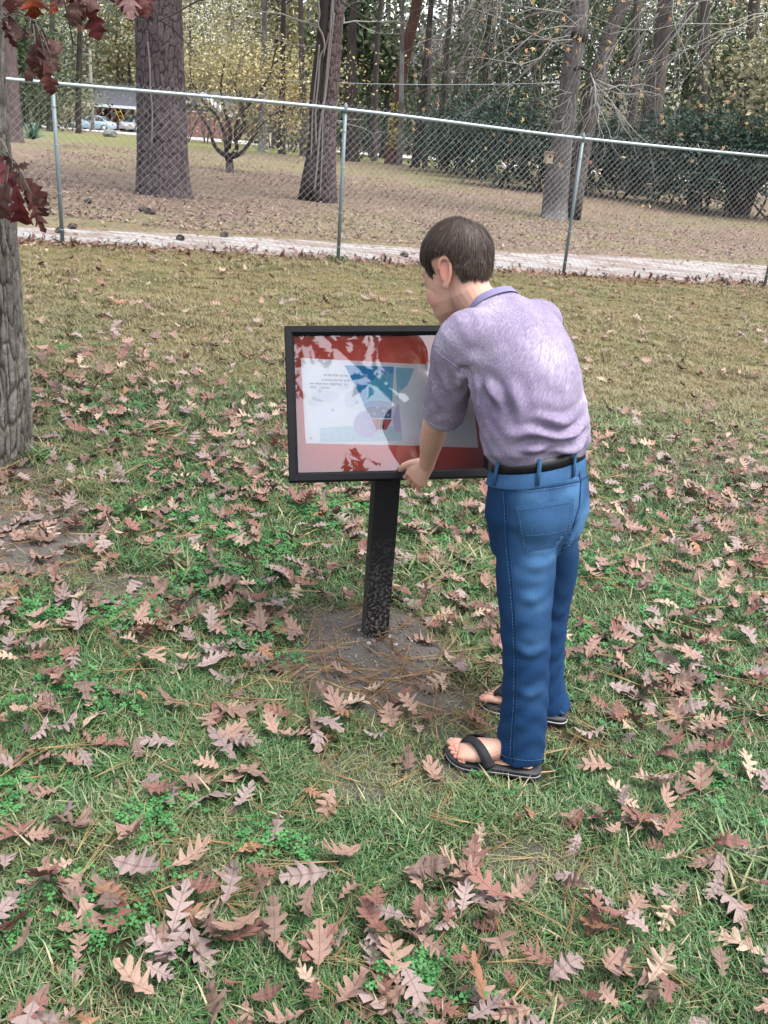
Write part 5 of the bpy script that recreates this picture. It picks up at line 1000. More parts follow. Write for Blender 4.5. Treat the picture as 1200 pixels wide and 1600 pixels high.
boy = thing('person', (C0.x, C0.y, min(gL.z, gR.z)), 'boy in a purple heathered t-shirt, blue jeans and black flip-flops leaning over the sign', 'person')
link('body', bme, boy)
M_nail = plain('nail', (0.40, 0.235, 0.19), 0.4, var=0.05)
for Q, sd_ in ((QL, 1), (QR, -1)):
    for b_, r_, e_ in ((-0.029, 0.0125, 0.116), (-0.0085, 0.0085, 0.112), (0.0085, 0.008, 0.104), (0.0235, 0.0075, 0.094), (0.037, 0.0075, 0.080)):
        o0 = Q(e_-0.003, b_, 0.0); f_ = (Q(1, 0, 0)-Q(0, 0, 0)).normalized(); l_ = (Q(0, 1, 0)-Q(0, 0, 0)).normalized(); mb = MB(); tl = (f_*0.85 - UPZ*0.5).normalized()
        ball(mb, Q(e_-0.0005, b_*0.99, 0.0150 + r_*0.60), r_*0.46, r_*0.52, r_*0.10, l_, tl, l_.cross(tl), 12, 8); mb.obj('toenail', M_nail, boy)
# eyes and lashes
eye = MB()
for sx in (-1, 1):
    ball(eye, HL(sx*0.031, 0.0765, 0.003), 0.0118, 0.0118, 0.0095, hX, hY, hZ, 14, 10)
eye.obj('eyes', plain('eye_white', (0.75, 0.72, 0.68), 0.3), boy)
lash = MB()
for sx in (-1, 1):
    for q in np.linspace(-1, 1, 14):
        a = HL(sx*0.031 + 0.013*q, 0.0865 - 0.006*q*q, 0.004); b = a + hY*0.007 - hZ*0.004 + hX*q*0.002
        tube(lash, [a, b], [0.0006, 0.0002], 4)
    tube(lash, [HL(sx*0.017, 0.081, 0.026), HL(sx*0.032, 0.078, 0.031), HL(sx*0.047, 0.066, 0.028)], [0.0022, 0.0028, 0.001], 6)
lash.obj('eyelashes', plain('lash', (0.02, 0.014, 0.01)), boy)

# ---------------- hair: a cap with strands combed out of a whorl
def hair_mat():
    t = NT('hair'); r = t.attr('tone'); c = t.ramp(r, [(0.0, (0.013, 0.0085, 0.0065)), (0.5, (0.040, 0.026, 0.019)), (1.0, (0.115, 0.080, 0.058))])
    t.col(c); t.p(Roughness=0.55); t.set(t.b, 'Specular IOR Level', 0.3); return t.m
M_hair = hair_mat()
hc = np.array([0, -0.012, 0.047]); hr = np.array([0.0735, 0.0925, 0.0845])
whorl = np.array([0.012, -0.062, 0.11]); 
def in_hair(p):
    x, y, z = p; ax = abs(x)
    if y > 0.045: return z > 0.062 - 0.006*math.sin(x*90)
    if y > 0.020: return z > (0.0 if y < 0.034 else 0.03 + (y-0.034)*2.2)
    if y > 0.016: return z > 0.006
    if y > -0.052: return z > 0.060 - max(0, -y-0.041)*3.4 if ax > 0.045 else z > -0.02
    return z > 0.006 - (abs(y)-0.038)*2.1
cap = MB(); nu, nv = 64, 40; grid = {}
for j in range(nv+1):
    for i in range(nu):
        th = 2*math.pi*i/nu; ph = -math.pi/2 + math.pi*j/nv
        d = np.array([math.cos(ph)*math.cos(th), math.cos(ph)*math.sin(th), math.sin(ph)]); p = hc + d*hr
        grid[(i, j)] = (p, p + d*0.0022)
cv = []; idx = {}; cf = []
for j in range(nv):
    for i in range(nu):
        q = [(i, j), ((i+1) % nu, j), ((i+1) % nu, j+1), (i, j+1)]
        if in_hair(np.mean([grid[k][0] for k in q], axis=0)):
            ids = []
            for k in q:
                if k not in idx: idx[k] = len(cv); cv.append(HL(*grid[k][1]))
                ids.append(idx[k])
            cf.append(ids)
cap.add(cv, cf)
tone = [0.25]*len(cv)
hs = np.random.default_rng(11); n_st = 0
while n_st < 24000:
    d = hs.normal(size=3); d /= np.linalg.norm(d)
    p = hc + d*hr
    if not in_hair(p): continue
    n_st += 1
    tn = float(np.clip(hs.normal(0.5, 0.22), 0, 1)); L = hs.uniform(0.034, 0.062)
    if p[2] > 0.09: L *= 1.15
    if p[1] < -0.05 and p[2] < 0.0: L *= 0.75
    if p[1] > 0.04: L *= 0.85
    q = p.copy(); pts = []; seg = 6; dirn = None
    over = hs.uniform(0.0, 0.016); lift = hs.uniform(0.001, 0.0075); clump = math.sin(d[0]*23 + d[1]*17)*math.sin(d[1]*29 + d[2]*19)
    for k in range(seg+1):
        dd = (q-hc)/hr; nn = dd/hr; nn /= np.linalg.norm(nn)
        s = k/seg
        pts.append(q + nn*(0.0022 + lift*math.sin(min(1, s*1.15)*math.pi*0.8) + 0.002*clump))
        away = q - whorl; away -= nn*away.dot(nn); away /= (np.linalg.norm(away)+1e-6)
        sw = np.cross(nn, away)
        grav = np.array([0, 0.25, -1.0]); grav -= nn*grav.dot(nn); 
        wgt = min(1, np.linalg.norm(q-whorl)/0.09)
        v = away*(1.0-0.45*wgt) + grav*0.55*wgt + sw*(0.35*(1-wgt) + 0.12*clump) + hs.normal(0, 0.13, 3)
        if q[1] > 0.03: v = v + np.array([-0.15, 0.35, -0.2])
        v -= nn*v.dot(nn); v /= (np.linalg.norm(v)+1e-6)
        if q[1] < -0.035 and q[2] < 0.022: q = q + np.array([hs.normal(0, .10), 0.26 + hs.normal(0, .06), -1.0])*L*(0.66 - min(.3, abs(p[0])*4))/seg; continue
        qn = q + v*L/seg
        q = qn if in_hair(qn + np.array([0, 0, over])) else q + v*L/seg*0.15
        e = (q-hc)/hr; ln = np.linalg.norm(e); q = hc + e/ln*hr if q[2] > -0.01 or True else q
    w = hs.uniform(0.00035, 0.00075); vv = []; side = None
    for k, s_ in enumerate(pts):
        t_ = pts[min(k+1, seg)] - pts[max(k-1, 0)]; dd = (s_-hc)/hr/hr; sd = np.cross(t_, dd); sd /= (np.linalg.norm(sd)+1e-9)
        wk = w*(1 - 0.85*(k/seg)**2)
        tw = hs.normal(0, 0.25)
        vv.append(HL(*(s_ - sd*wk))); vv.append(HL(*(s_ + sd*wk + dd/np.linalg.norm(dd)*wk*tw)))
    cap.add(vv, [(2*k, 2*k+1, 2*k+3, 2*k+2) for k in range(seg)]); tone += [tn*(0.75+0.25*s/seg) for s in range(seg+1) for _ in (0, 1)]
hair = cap.obj('hair', M_hair, boy)
ta = hair.data.attributes.new('tone', 'FLOAT', 'POINT'); ta.data.foreach_set('value', tone)

# ---------------- jeans
def denim_mat():
    t = NT('denim'); P = t.pos(); 
    n = t.noise(P, 9, 4, 0.6); fine = t.noise(t.mapping(P, (900, 900, 260)), 1, 3, 0.7); slub = t.noise(t.mapping(P, (260, 260, 30)), 1, 3, 0.6)
    c = t.mix(n, (0.0024, 0.0135, 0.046), (0.0045, 0.0235, 0.072))
    c = t.mix(t.attr('fade_highlight'), c, (0.075, 0.175, 0.310))
    c = t.mix(t.math('MULTIPLY', fine, 0.34), c, (0.022, 0.075, 0.165)); c = t.mix(t.math('MULTIPLY', slub, 0.35), c, (0.008, 0.03, 0.085))
    t.col(c); t.p(Roughness=0.9); t.set(t.b, 'Specular IOR Level', 0.12); t.bump(t.math('ADD', fine, slub), 0.0012); return t.m
M_denim = denim_mat()
M_thread = plain('thread', (0.035, 0.085, 0.155), 0.9, var=0.25, scale=300)
jb = MB()
def PR(R, F, U, a, b, tilt, e=2.2):
    t = math.radians(tilt); Y = pf*math.cos(t) - UPZ*math.sin(t); return (PL(R, F, U), pr, Y, a, b, e)
loft(jb, [PR(0, 0.0, 0.004, 0.132, 0.096, 15), PR(0, 0.0, -0.03, 0.138, 0.102, 14), PR(0.004, -0.008, -0.08, 0.147, 0.112, 10), PR(0.006, -0.014, -0.14, 0.152, 0.118, 6), PR(0.012, -0.014, -0.20, 0.138, 0.108, 2), PR(0.006, -0.006, -0.25, 0.12, 0.085, 0), PR(0, 0, -0.285, 0.08, 0.06, 0)], 36)
for sx in (-1, 1): ball(jb, PL(sx*0.068, -0.050, -0.135), 0.068, 0.070, 0.082, pr, pf, UPZ)
def leg(pts, rad, flats):
    P = smoothline(pts, 5); R = np.interp(np.linspace(0, 1, len(P)), np.linspace(0, 1, len(rad)), rad)
    tube(jb, P, list(R), 28, up=pr)
leg(legL, [0.072, 0.0765, 0.0765, 0.067, 0.0605, 0.0620, 0.067], 1)
leg(legR, [0.082, 0.078, 0.066, 0.060, 0.056, 0.056, 0.058], 1)
jme = remeshed(jb, 'jeans', 0.0042, 14, 0.5); jme.materials.append(M_denim)
jc = coords(jme); jn = normals(jme)
SEAM = {}
def seamline(key, pts): SEAM[key] = [Vector(p) for p in pts]
# soft folds: behind the knees, under the seat, above the hems
def fold(C, N, pts, amp, w):
    P = smoothline(pts, 6); d, t = poly_dist(C, P); k = amp*np.exp(-(d/w)**2)*np.sin(np.pi*np.clip(t, 0.03, 0.97)); 
    k -= 0.55*amp*np.exp(-((d-1.7*w)/w)**2)*np.sin(np.pi*np.clip(t, 0.03, 0.97)); C += N*k[:, None]
for i, (pts, a, w) in enumerate([
    ([(868, 868, 2.12), (840, 885, 2.06), (800, 878, 2.05)], 0.006, 0.012), ([(862, 905, 2.1), (835, 935, 2.05), (800, 930, 2.03)], 0.005, 0.012),
    ([(858, 960, 2.08), (835, 975, 2.04), (800, 968, 2.03)], 0.005, 0.010), ([(855, 1000, 2.06), (830, 1020, 2.03), (795, 1010, 2.02)], 0.005, 0.010),
    ([(853, 1060, 2.05), (830, 1085, 2.01), (795, 1078, 2.01)], 0.004, 0.010), ([(852, 1120, 2.04), (825, 1135, 2.01), (790, 1120, 2.0)], 0.005, 0.010),
    ([(882, 960, 2.28), (868, 980, 2.27)], 0.005, 0.010), ([(880, 1030, 2.28), (866, 1045, 2.27)], 0.005, 0.010), ([(880, 1070, 2.28), (864, 1090, 2.27)], 0.005, 0.010),
    ([(900, 800, 2.16), (880, 840, 2.13), (862, 880, 2.12)], -0.010, 0.012), ([(855, 860, 2.07), (858, 960, 2.06)], 0.003, 0.014)]):
    fold(jc, jn, [at(*p) for p in pts], a*(0.75 + 0.5*math.sin(i*2.3)), w*1.25)
jc += jn*(0.0016*np.sin(jc[:, 2]*95 + 3*np.sin(jc[:, 0]*40) + 2*np.sin(jc[:, 1]*37)))[:, None]*np.clip((0.55-jc[:, 2])/0.2, 0, 1)[:, None]
# cut the hems open: push the bottom caps up inside
for h, P in ((hemL, legL), (hemR, legR)):
    ax = (Vector(P[-2]) - Vector(P[-1])).normalized(); d = (jc - np.array(h))
    rad = np.linalg.norm(d - np.outer(d@np.array(ax), ax), axis=1); m = (rad < 0.056) & (np.abs(d@np.array(ax)) < 0.008)
    jc[m] += np.array(ax)*0.03
set_coords(jme, jc)
jb2 = bvh(jme)
fade_highlight = np.zeros(len(jc))  # worn denim, plus lit highlights of hip and thigh painted into the colour
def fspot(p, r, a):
    d = np.linalg.norm((jc-np.array(p)), axis=1); np.maximum(fade_highlight, a*np.exp(-(d/r)**2), out=fade_highlight)
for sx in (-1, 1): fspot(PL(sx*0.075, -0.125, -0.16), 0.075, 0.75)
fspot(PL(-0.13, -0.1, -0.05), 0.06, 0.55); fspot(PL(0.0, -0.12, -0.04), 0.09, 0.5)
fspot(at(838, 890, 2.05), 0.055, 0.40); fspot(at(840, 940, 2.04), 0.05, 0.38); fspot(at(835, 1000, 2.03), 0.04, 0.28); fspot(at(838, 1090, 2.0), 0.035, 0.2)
jat = jme.attributes.new('fade_highlight', 'FLOAT', 'POINT'); jat.data.foreach_set('value', np.clip(fade_highlight*1.25*(0.6+0.75*_vn(jc[:, 0]*14, jc[:, 2]*14+jc[:, 1]*9, 3)), 0, 1))
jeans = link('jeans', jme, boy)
def on(b, p, off=0.0, dirv=None):
    if dirv is not None:
        h = b.ray_cast(Vector(p) - Vector(dirv)*0.4, Vector(dirv), 0.8)
        if h[0] is not None: return h[0] + h[1]*off
    h = b.find_nearest(Vector(p)); return h[0] + h[1]*off
def on_px(b, px, py, off=0.0):
    d = Vector(ray(px, py)); h = b.ray_cast(Vector(CAM), d, 10)
    if h[0] is None: h = b.find_nearest(at(px, py, 2.15))
    return h[0] + h[1]*off
def surface_line(b, px_pts, off=0.001, k=8):
    out = []
    for (a, c) in zip(px_pts, px_pts[1:]):
        for j in range(k): out.append(on_px(b, a[0]+(c[0]-a[0])*j/k, a[1]+(c[1]-a[1])*j/k, off))
    out.append(on_px(b, *px_pts[-1], off)); return out
def stitches(mb, pts, w=0.0008, dash=0.006, gap=0.003):
    acc = 0; on_ = True; cur = [pts[0]]; 
    for a, c in zip(pts, pts[1:]):
        l = (c-a).length; s = 0
        while l - s > (dash if on_ else gap) - acc:
            s += (dash if on_ else gap) - acc; acc = 0; q = a.lerp(c, s/l)
            if on_:
                cur.append(q)
                if len(cur) > 1 and (cur[-1]-cur[0]).length > 1e-4: tube(mb, cur, w, 4)
            cur = [q]; on_ = not on_
        acc += l - s
        if on_: cur.append(c)
seam = MB()
tube(seam, surface_line(jb2, [(792, 770), (793, 800), (795, 850), (800, 900), (805, 960), (808, 1030), (807, 1100), (803, 1150), (802, 1190)], 0.0006, 10), 0.0019, 6)      # outer seam of the near leg
tube(seam, surface_line(jb2, [(768, 752), (788, 761), (830, 764), (880, 757), (905, 752), (922, 741)], 0.0006, 8), 0.0016, 6)                        # yoke
tube(seam, surface_line(jb2, [(900, 704), (903, 730), (907, 755), (905, 790), (893, 830), (878, 860)], 0.0006, 8), 0.0020, 6)            # centre back
seam.obj('seam', M_denim, jeans)
th_ = MB()
for pts in ([(786, 762), (789, 800), (791, 850), (796, 900), (801, 960), (804, 1030), (803, 1100), (799, 1150), (797, 1185)], [(768, 749), (788, 757), (830, 760), (880, 753), (903, 749)],
            [(768, 755.5), (788, 764.5), (830, 767.5), (880, 760.5), (903, 756)], [(904, 712), (907, 740), (910, 757)], [(776, 1172), (790, 1182), (812, 1187), (830, 1188), (847, 1186)]):
    stitches(th_, surface_line(jb2, pts, 0.0022, 8))
th_.obj('stitching', M_thread, jeans)
# patch pockets
def pocket(px, name='back_pocket'):
    nx, ny = 12, 12; mb = MB(); v = []; A, B, C_, D = [np.array(p, float) for p in px]      # tl, tr, br, bl
    for j in range(ny+1):
        for i in range(nx+1):
            s, t_ = i/nx, j/ny; q = (A*(1-s)+B*s)*(1-t_) + (D*(1-s)+C_*s)*t_
            if j == ny: q = q + np.array([0, 7*(1-abs(2*s-1))])*0
            edge = min(i, nx-i, j, ny-j); v.append(on_px(jb2, q[0], q[1], 0.0002 if edge == 0 else 0.0026))
    mb.add(v, [(j*(nx+1)+i, j*(nx+1)+i+1, (j+1)*(nx+1)+i+1, (j+1)*(nx+1)+i) for j in range(ny) for i in range(nx)])
    o = mb.obj(name, M_denim, jeans)
    a = o.data.attributes.new('fade_highlight', 'FLOAT', 'POINT'); a.data.foreach_set('value', [0.30]*len(v))
    return o
pocket([(805, 791), (897, 779), (893, 852), (818, 864)])
ps = MB()
for pts in [[(807, 797), (850, 791), (896, 784)], [(809, 793), (820, 861), (855, 866), (890, 850), (894, 783)], [(811, 800), (822, 858), (855, 862), (886, 847), (890, 787)], [(818, 836), (855, 834), (890, 826)]]:
    stitches(ps, surface_line(jb2, pts, 0.0040, 12), 0.0007)
ps.obj('stitching', M_thread, jeans)
# belt and loops
def ell(R, F, U, a, b, tilt, e, n=64, fr=pr, ff=pf):
    t = math.radians(tilt); Y = ff*math.cos(t) - UPZ*math.sin(t); out = []
    for k in range(n):
        q = 2*math.pi*k/n; ct, st = math.cos(q), math.sin(q)
        out.append(PL(R, F, U) + fr*a*math.copysign(abs(ct)**(2/e), ct) + Y*b*math.copysign(abs(st)**(2/e), st))
    return out
belt = MB(); lo = ell(0, 0, -0.016, 0.1385, 0.1025, 15, 2.2); hi = ell(0, 0, 0.016, 0.1355, 0.099, 15, 2.2); n = 64
lo_i = ell(0, 0, -0.016, 0.130, 0.094, 15, 2.2); hi_i = ell(0, 0, 0.016, 0.127, 0.091, 15, 2.2)
belt.add(lo+hi+hi_i+lo_i, [(a*n+k, a*n+(k+1) % n, ((a+1) % 4)*n+(k+1) % n, ((a+1) % 4)*n+k) for a in range(4) for k in range(n)])
belt.obj('belt', plain('belt_leather', (0.006, 0.006, 0.007), 0.45, var=0.3, scale=60, bump=0.0006), boy)
loops = MB(); wband = MB()
wl = ell(0, 0, -0.052, 0.1455, 0.1085, 13, 2.2); wh_ = ell(0, 0, -0.017, 0.1405, 0.1045, 15, 2.2); wi = ell(0, 0, -0.017, 0.134, 0.098, 15, 2.2)
wband.add(wl+wh_+wi, [(a*n+k, a*n+(k+1) % n, (a+1)*n+(k+1) % n, (a+1)*n+k) for a in range(2) for k in range(n)])
wb_o = wband.obj('waistband', M_denim, jeans); a = wb_o.data.attributes.new('fade_highlight', 'FLOAT', 'POINT'); a.data.foreach_set('value', [0.38]*(3*n))
for q in (0.47, 0.635, 0.76, 0.08):
    k = int(q*n) % n; lo_p, hi_p = wl[k].lerp(wh_[k], 0.2), hi[k]; nrm = (lo[k]-PL(0, 0, -0.016)); nrm.z *= 0.2; nrm.normalize(); tg = nrm.cross(UPZ).normalized()
    pts = [lo_p + nrm*0.002, lo[k] + nrm*0.006, hi[k] + nrm*0.006, hi[k] + UPZ*0.004 + nrm*0.001]
    mb = MB(); v = []
    for p in pts: v += [p - tg*0.005, p + tg*0.005, p + tg*0.005 + nrm*0.0022, p - tg*0.005 + nrm*0.0022]
    mb.add(v, [(i*4+a, i*4+(a+1) % 4, (i+1)*4+(a+1) % 4, (i+1)*4+a) for i in range(3) for a in range(4)] + [(0, 3, 2, 1), (12, 13, 14, 15)])
    o = mb.obj('belt_loop', M_denim, jeans); a = o.data.attributes.new('fade_highlight', 'FLOAT', 'POINT'); a.data.foreach_set('value', [0.5]*len(v))

# ---------------- shirt
def shirt_mat():
    t = NT('shirt'); P = t.pos()
    A = (br*0.62 + UPZ*0.70 + bf*0.30).normalized(); B = A.cross(bf).normalized(); Cc = A.cross(B)
    def dot(v, k):
        x = t.n('VectorMath', operation='DOT_PRODUCT'); t.set(x, 0, P); x.inputs[1].default_value = tuple(v*k); return x.outputs['Value']
    def vec(ka, kb, kc):
        x = t.n('CombineXYZ'); t.set(x, 0, dot(A, ka)); t.set(x, 1, dot(B, kb)); t.set(x, 2, dot(Cc, kc)); return x.outputs[0]
    st = t.noise(vec(30, 400, 300), 1, 4, 0.62); st2 = t.noise(vec(70, 800, 600), 1, 3, 0.7); big = t.noise(P, 6, 4, 0.6)
    f = t.math('ADD', t.math('MULTIPLY', st, 0.6), t.math('MULTIPLY', st2, 0.40)); f = t.math('ADD', f, t.math('MULTIPLY', big, 0.62))
    c = t.ramp(f, [(0.54, (0.092, 0.074, 0.120)), (0.76, (0.150, 0.124, 0.184)), (0.93, (0.240, 0.212, 0.275)), (1.0, (0.36, 0.332, 0.395))])
    t.col(c); t.p(Roughness=0.92); t.set(t.b, 'Specular IOR Level', 0.1); t.bump(t.noise(P, 900, 2), 0.0006); return t.m
M_shirt = shirt_mat()
sb = MB()
def SR(R, F, U, a, b, tilt, e=2.25):
    t = math.radians(tilt); Y = bf*math.cos(t) - UPZ*math.sin(t); return (TL(R, F, U), br, Y, a, b, e)
loft(sb, [SR(0, -0.002, -0.012, 0.118, 0.086, 15), SR(0, -0.002, 0.004, 0.134, 0.098, 15), SR(-.010, 0.0, 0.030, 0.148, 0.112, 16), SR(-.014, 0.012, 0.08, 0.150, 0.116, 20), SR(-.014, 0.048, 0.16, 0.149, 0.114, 26), SR(-.012, 0.092, 0.235, 0.150, 0.108, 32), SR(-.014, 0.128, 0.280, 0.152, 0.096, 38), SR(-.010, 0.153, 0.308, 0.138, 0.080, 42, 2.2), SR(-.014, 0.180, 0.328, 0.104, 0.070, 44, 2.1), SR(-.021, 0.201, 0.345, 0.071, 0.062, 45, 2.0), SR(-.022, 0.209, 0.353, 0.064, 0.057, 45, 2.0)], 40)
ball(sb, TL(0.056, 0.148, 0.303), 0.090, 0.052, 0.046, br, bf, UPZ)
hemA = at(693, 650, 2.372)
tube(sb, smoothline([TL(-0.095, 0.135, 0.295), LS + Vector((0, 0, 0.004)), LS.lerp(hemA, 0.5) + Vector((-0.004, -0.006, 0)), hemA], 5), list(np.interp(np.linspace(0, 1, 16), [0, .33, .66, 1], [0.062, 0.064, 0.060, 0.056])), 26, round_=False)
tube(sb, smoothline([TL(0.060, 0.145, 0.300), RS + Vector((0, 0, 0.004)), RS.lerp(RE, 0.45), RS.lerp(RE, 0.8)], 5), list(np.interp(np.linspace(0, 1, 16), [0, .33, .66, 1], [0.062, 0.064, 0.058, 0.056])), 26)
sme = remeshed(sb, 'shirt', 0.0042, 10, 0.5); sme.materials.append(M_shirt)
sC = coords(sme); sN = normals(sme)
for pts, a, w in [
    ([(918, 672, 2.22), (895, 700, 2.14), (850, 700, 2.10)], 0.009, 0.010), ([(915, 655, 2.22), (885, 685, 2.12), (830, 678, 2.08), (790, 690, 2.09)], 0.009, 0.011), ([(912, 625, 2.25), (880, 660, 2.14), (835, 650, 2.08)], 0.008, 0.011),
    ([(870, 690, 2.12), (820, 705, 2.07), (775, 700, 2.08)], 0.008, 0.010), ([(830, 660, 2.08), (780, 665, 2.06), (748, 655, 2.1)], 0.006, 0.011),
    ([(905, 600, 2.3), (870, 630, 2.18), (840, 625, 2.12)], 0.006, 0.012), ([(885, 540, 2.36), (862, 600, 2.22), (850, 640, 2.12)], 0.006, 0.013), ([(850, 520, 2.34), (835, 590, 2.2), (830, 640, 2.1)], 0.005, 0.013),
    ([(735, 590, 2.2), (745, 640, 2.12), (765, 690, 2.1)], 0.007, 0.012), ([(760, 570, 2.22), (775, 640, 2.1), (790, 680, 2.07)], 0.006, 0.012), ([(800, 560, 2.22), (805, 620, 2.12), (815, 670, 2.07)], 0.005, 0.012),
    ([(715, 560, 2.22), (735, 610, 2.18), (732, 660, 2.2)], -0.008, 0.010), ([(690, 580, 2.22), (705, 630, 2.24)], 0.005, 0.010), ([(675, 600, 2.26), (690, 640, 2.28)], 0.004, 0.009), ([(712, 585, 2.22), (720, 640, 2.24)], 0.005, 0.008),
    ([(700, 520, 2.24), (740, 560, 2.2), (790, 570, 2.2)], 0.004, 0.016)]:
    fold(sC, sN, [at(*p) for p in pts], a*2.0, w*1.2)
wz = np.clip(1 - (sC[:, 2]-C0.z)/0.16, 0, 1); mh = np.ones(len(sC)); cut = np.zeros(len(sC), bool)
for h, q in ((hemA, LS), (RS.lerp(RE, 0.8), RS)):
    ax = (q-h).normalized(); d = sC - np.array(h); al = d@np.array(ax); rv = d - np.outer(al, ax); rad = np.linalg.norm(rv, axis=1); near = rad < 0.085
    mh[near] = np.minimum(mh[near], np.clip((al[near]+0.0)/0.05, 0.0, 1)); cut |= (rad < 0.050) & (al < 0.006) & (al > -0.02)
    k = np.exp(-((al-0.020)/0.0022)**2)*(rad < 0.075); sC -= rv/np.maximum(rad, 1e-6)[:, None]*(0.0016*k)[:, None]
sC += sN*((0.0016*np.sin(sC[:, 2]*150 + 5*np.sin(sC[:, 0]*23 + 1) + 4*np.sin(sC[:, 1]*19)) + 0.0035*(_vn(sC[:, 0]*1.0 + sC[:, 1], sC[:, 2]*1.8, 26)-0.5))*wz*mh)[:, None]
sC += sN*(0.005*(_vn(sC[:, 0]+0.7*sC[:, 1]+3, sC[:, 2], 15)-0.5)*mh)[:, None]
set_coords(sme, sC)
bm = bmesh.new(); bm.from_mesh(sme); bm.verts.ensure_lookup_table()
bmesh.ops.delete(bm, geom=[bm.verts[i] for i in np.nonzero(cut)[0]], context='VERTS'); bm.to_mesh(sme); bm.free()
shirt = link('shirt', sme, boy)
# ribbed collar and sleeve seam
colr = MB(); ring = []
t = math.radians(45); Yc = bf*math.cos(t) - UPZ*math.sin(t)
def cring(a, b, dz, k): q = 2*math.pi*k/48; ax = (UPZ*math.cos(t) + bf*math.sin(t)); return TL(-0.022, 0.205, 0.348) + br*a*math.cos(q) + Yc*b*math.sin(q) + ax*dz
rows = [(0.0765, 0.0690, -0.010), (0.0745, 0.0675, 0.000), (0.0715, 0.0650, 0.008), (0.0680, 0.0620, 0.009), (0.0660, 0.0600, 0.0)]
v = [cring(a, b, dz, k) for a, b, dz in rows for k in range(48)]
colr.add(v, [(r*48+k, r*48+(k+1) % 48, (r+1)*48+(k+1) % 48, (r+1)*48+k) for r in range(4) for k in range(48)])
colr.obj('collar', plain('collar_rib', (0.135, 0.120, 0.215), 0.9, var=0.15, scale=250), shirt)
sb2 = bvh(sme)
ss = MB(); tube(ss, surface_line(sb2, [(672, 538), (690, 556), (712, 572), (728, 590), (737, 612), (738, 640)], 0.0002, 8), 0.0016, 6); ss.obj('seam', M_shirt, shirt)

# ---------------- flip-flops
M_rub = plain('sandal_black', (0.012, 0.013, 0.015), 0.6, var=0.2, scale=90); M_wht = plain('sandal_white', (0.36, 0.36, 0.37), 0.7); M_strap = plain('strap_black', (0.009, 0.010, 0.012), 0.75, var=0.25, scale=200, bump=0.0005)
def sandal(g, fd, side, Q):
    s = Vector((-fd.y, fd.x, 0))*side; z0 = g.z - 0.002; root = bpy.data.objects.new('flip_flop', None); COL.objects.link(root); root.parent = boy; root.matrix_parent_inverse = Matrix.Translation(-Vector(boy.location))
    out = [(-0.128, 0.0), (-0.124, 0.020), (-0.108, 0.032), (-0.07, 0.036), (-0.02, 0.038), (0.03, 0.045), (0.065, 0.050), (0.092, 0.045), (0.112, 0.034), (0.126, 0.016), (0.131, -0.006), (0.129, -0.024), (0.118, -0.040), (0.095, -0.048), (0.06, -0.047), (0.02, -0.036), (-0.02, -0.031), (-0.07, -0.033), (-0.108, -0.030), (-0.124, -0.018)]
    O = smoothline([Vector((a, b, 0)) for a, b in out] + [Vector((out[0][0], out[0][1], 0))], 4)[:-1]; n = len(O)
    def slab(name, h0, h1, grow, mat):
        mb = MB(); bev = 0.0018; rows = [(h0, -bev), (h0+bev, 0), (h1-bev, 0), (h1, -bev)]
        v = []
        for h, gr in rows:
            for p in O:
                q = p*(1 + 0); ln = p.length; q = p + p.normalized()*(grow+gr); lift = 0.006*max(0, (p.x-0.07)/0.06)**2
                v.append(Vector((g.x, g.y, z0)) + fd*q.x + s*q.y + UPZ*(h+lift))
        f = [(r*n+k, r*n+(k+1) % n, (r+1)*n+(k+1) % n, (r+1)*n+k) for r in range(3) for k in range(n)] + [tuple(range(n-1, -1, -1)), tuple(3*n+k for k in range(n))]
        mb.add(v, f); return link(name, mb.mesh(name, mat), root)
    slab('outsole', 0.0, 0.0068, 0.0, M_rub); slab('midsole_line', 0.0066, 0.0102, 0.0006, M_wht); slab('footbed', 0.0100, 0.0205, 0.0, M_rub)
    st = MB()
    def band(pts, w0, w1):
        P, fr_ = frames(smoothline(pts, 6), UPZ); v = []; m = len(P)
        for i, (p, (u, w, t_)) in enumerate(zip(P, fr_)):
            hw = w0 + (w1-w0)*i/(m-1); nrm = (p - Q(0.02, 0, 0.0)).normalized(); sd = t_.cross(nrm).normalized()
            v += [p - sd*hw, p + sd*hw, p + sd*hw + nrm*0.003, p - sd*hw + nrm*0.003]
        st.add(v, [(i*4+a, i*4+(a+1) % 4, (i+1)*4+(a+1) % 4, (i+1)*4+a) for i in range(m-1) for a in range(4)] + [(0, 3, 2, 1), (4*m-4, 4*m-3, 4*m-2, 4*m-1)])
    band([Q(0.082, -0.019, 0.030), Q(0.062, -0.004, 0.0500), Q(0.040, 0.020, 0.0555), Q(0.018, 0.040, 0.041), Q(0.0, 0.045, 0.006)], 0.009, 0.0155)
    band([Q(0.082, -0.019, 0.030), Q(0.066, -0.028, 0.044), Q(0.042, -0.037, 0.040), Q(0.02, -0.0395, 0.022), Q(0.0, -0.036, 0.002)], 0.009, 0.0145)
    tube(st, [Q(0.086, -0.0195, -0.002), Q(0.085, -0.0195, 0.014), Q(0.080, -0.018, 0.032)], [0.004, 0.0035, 0.006], 10)
    link('strap', st.mesh('strap', M_strap), root)
    return root
sandal(gL, fdL, 1, QL); sandal(gR, fdR, -1, QR)
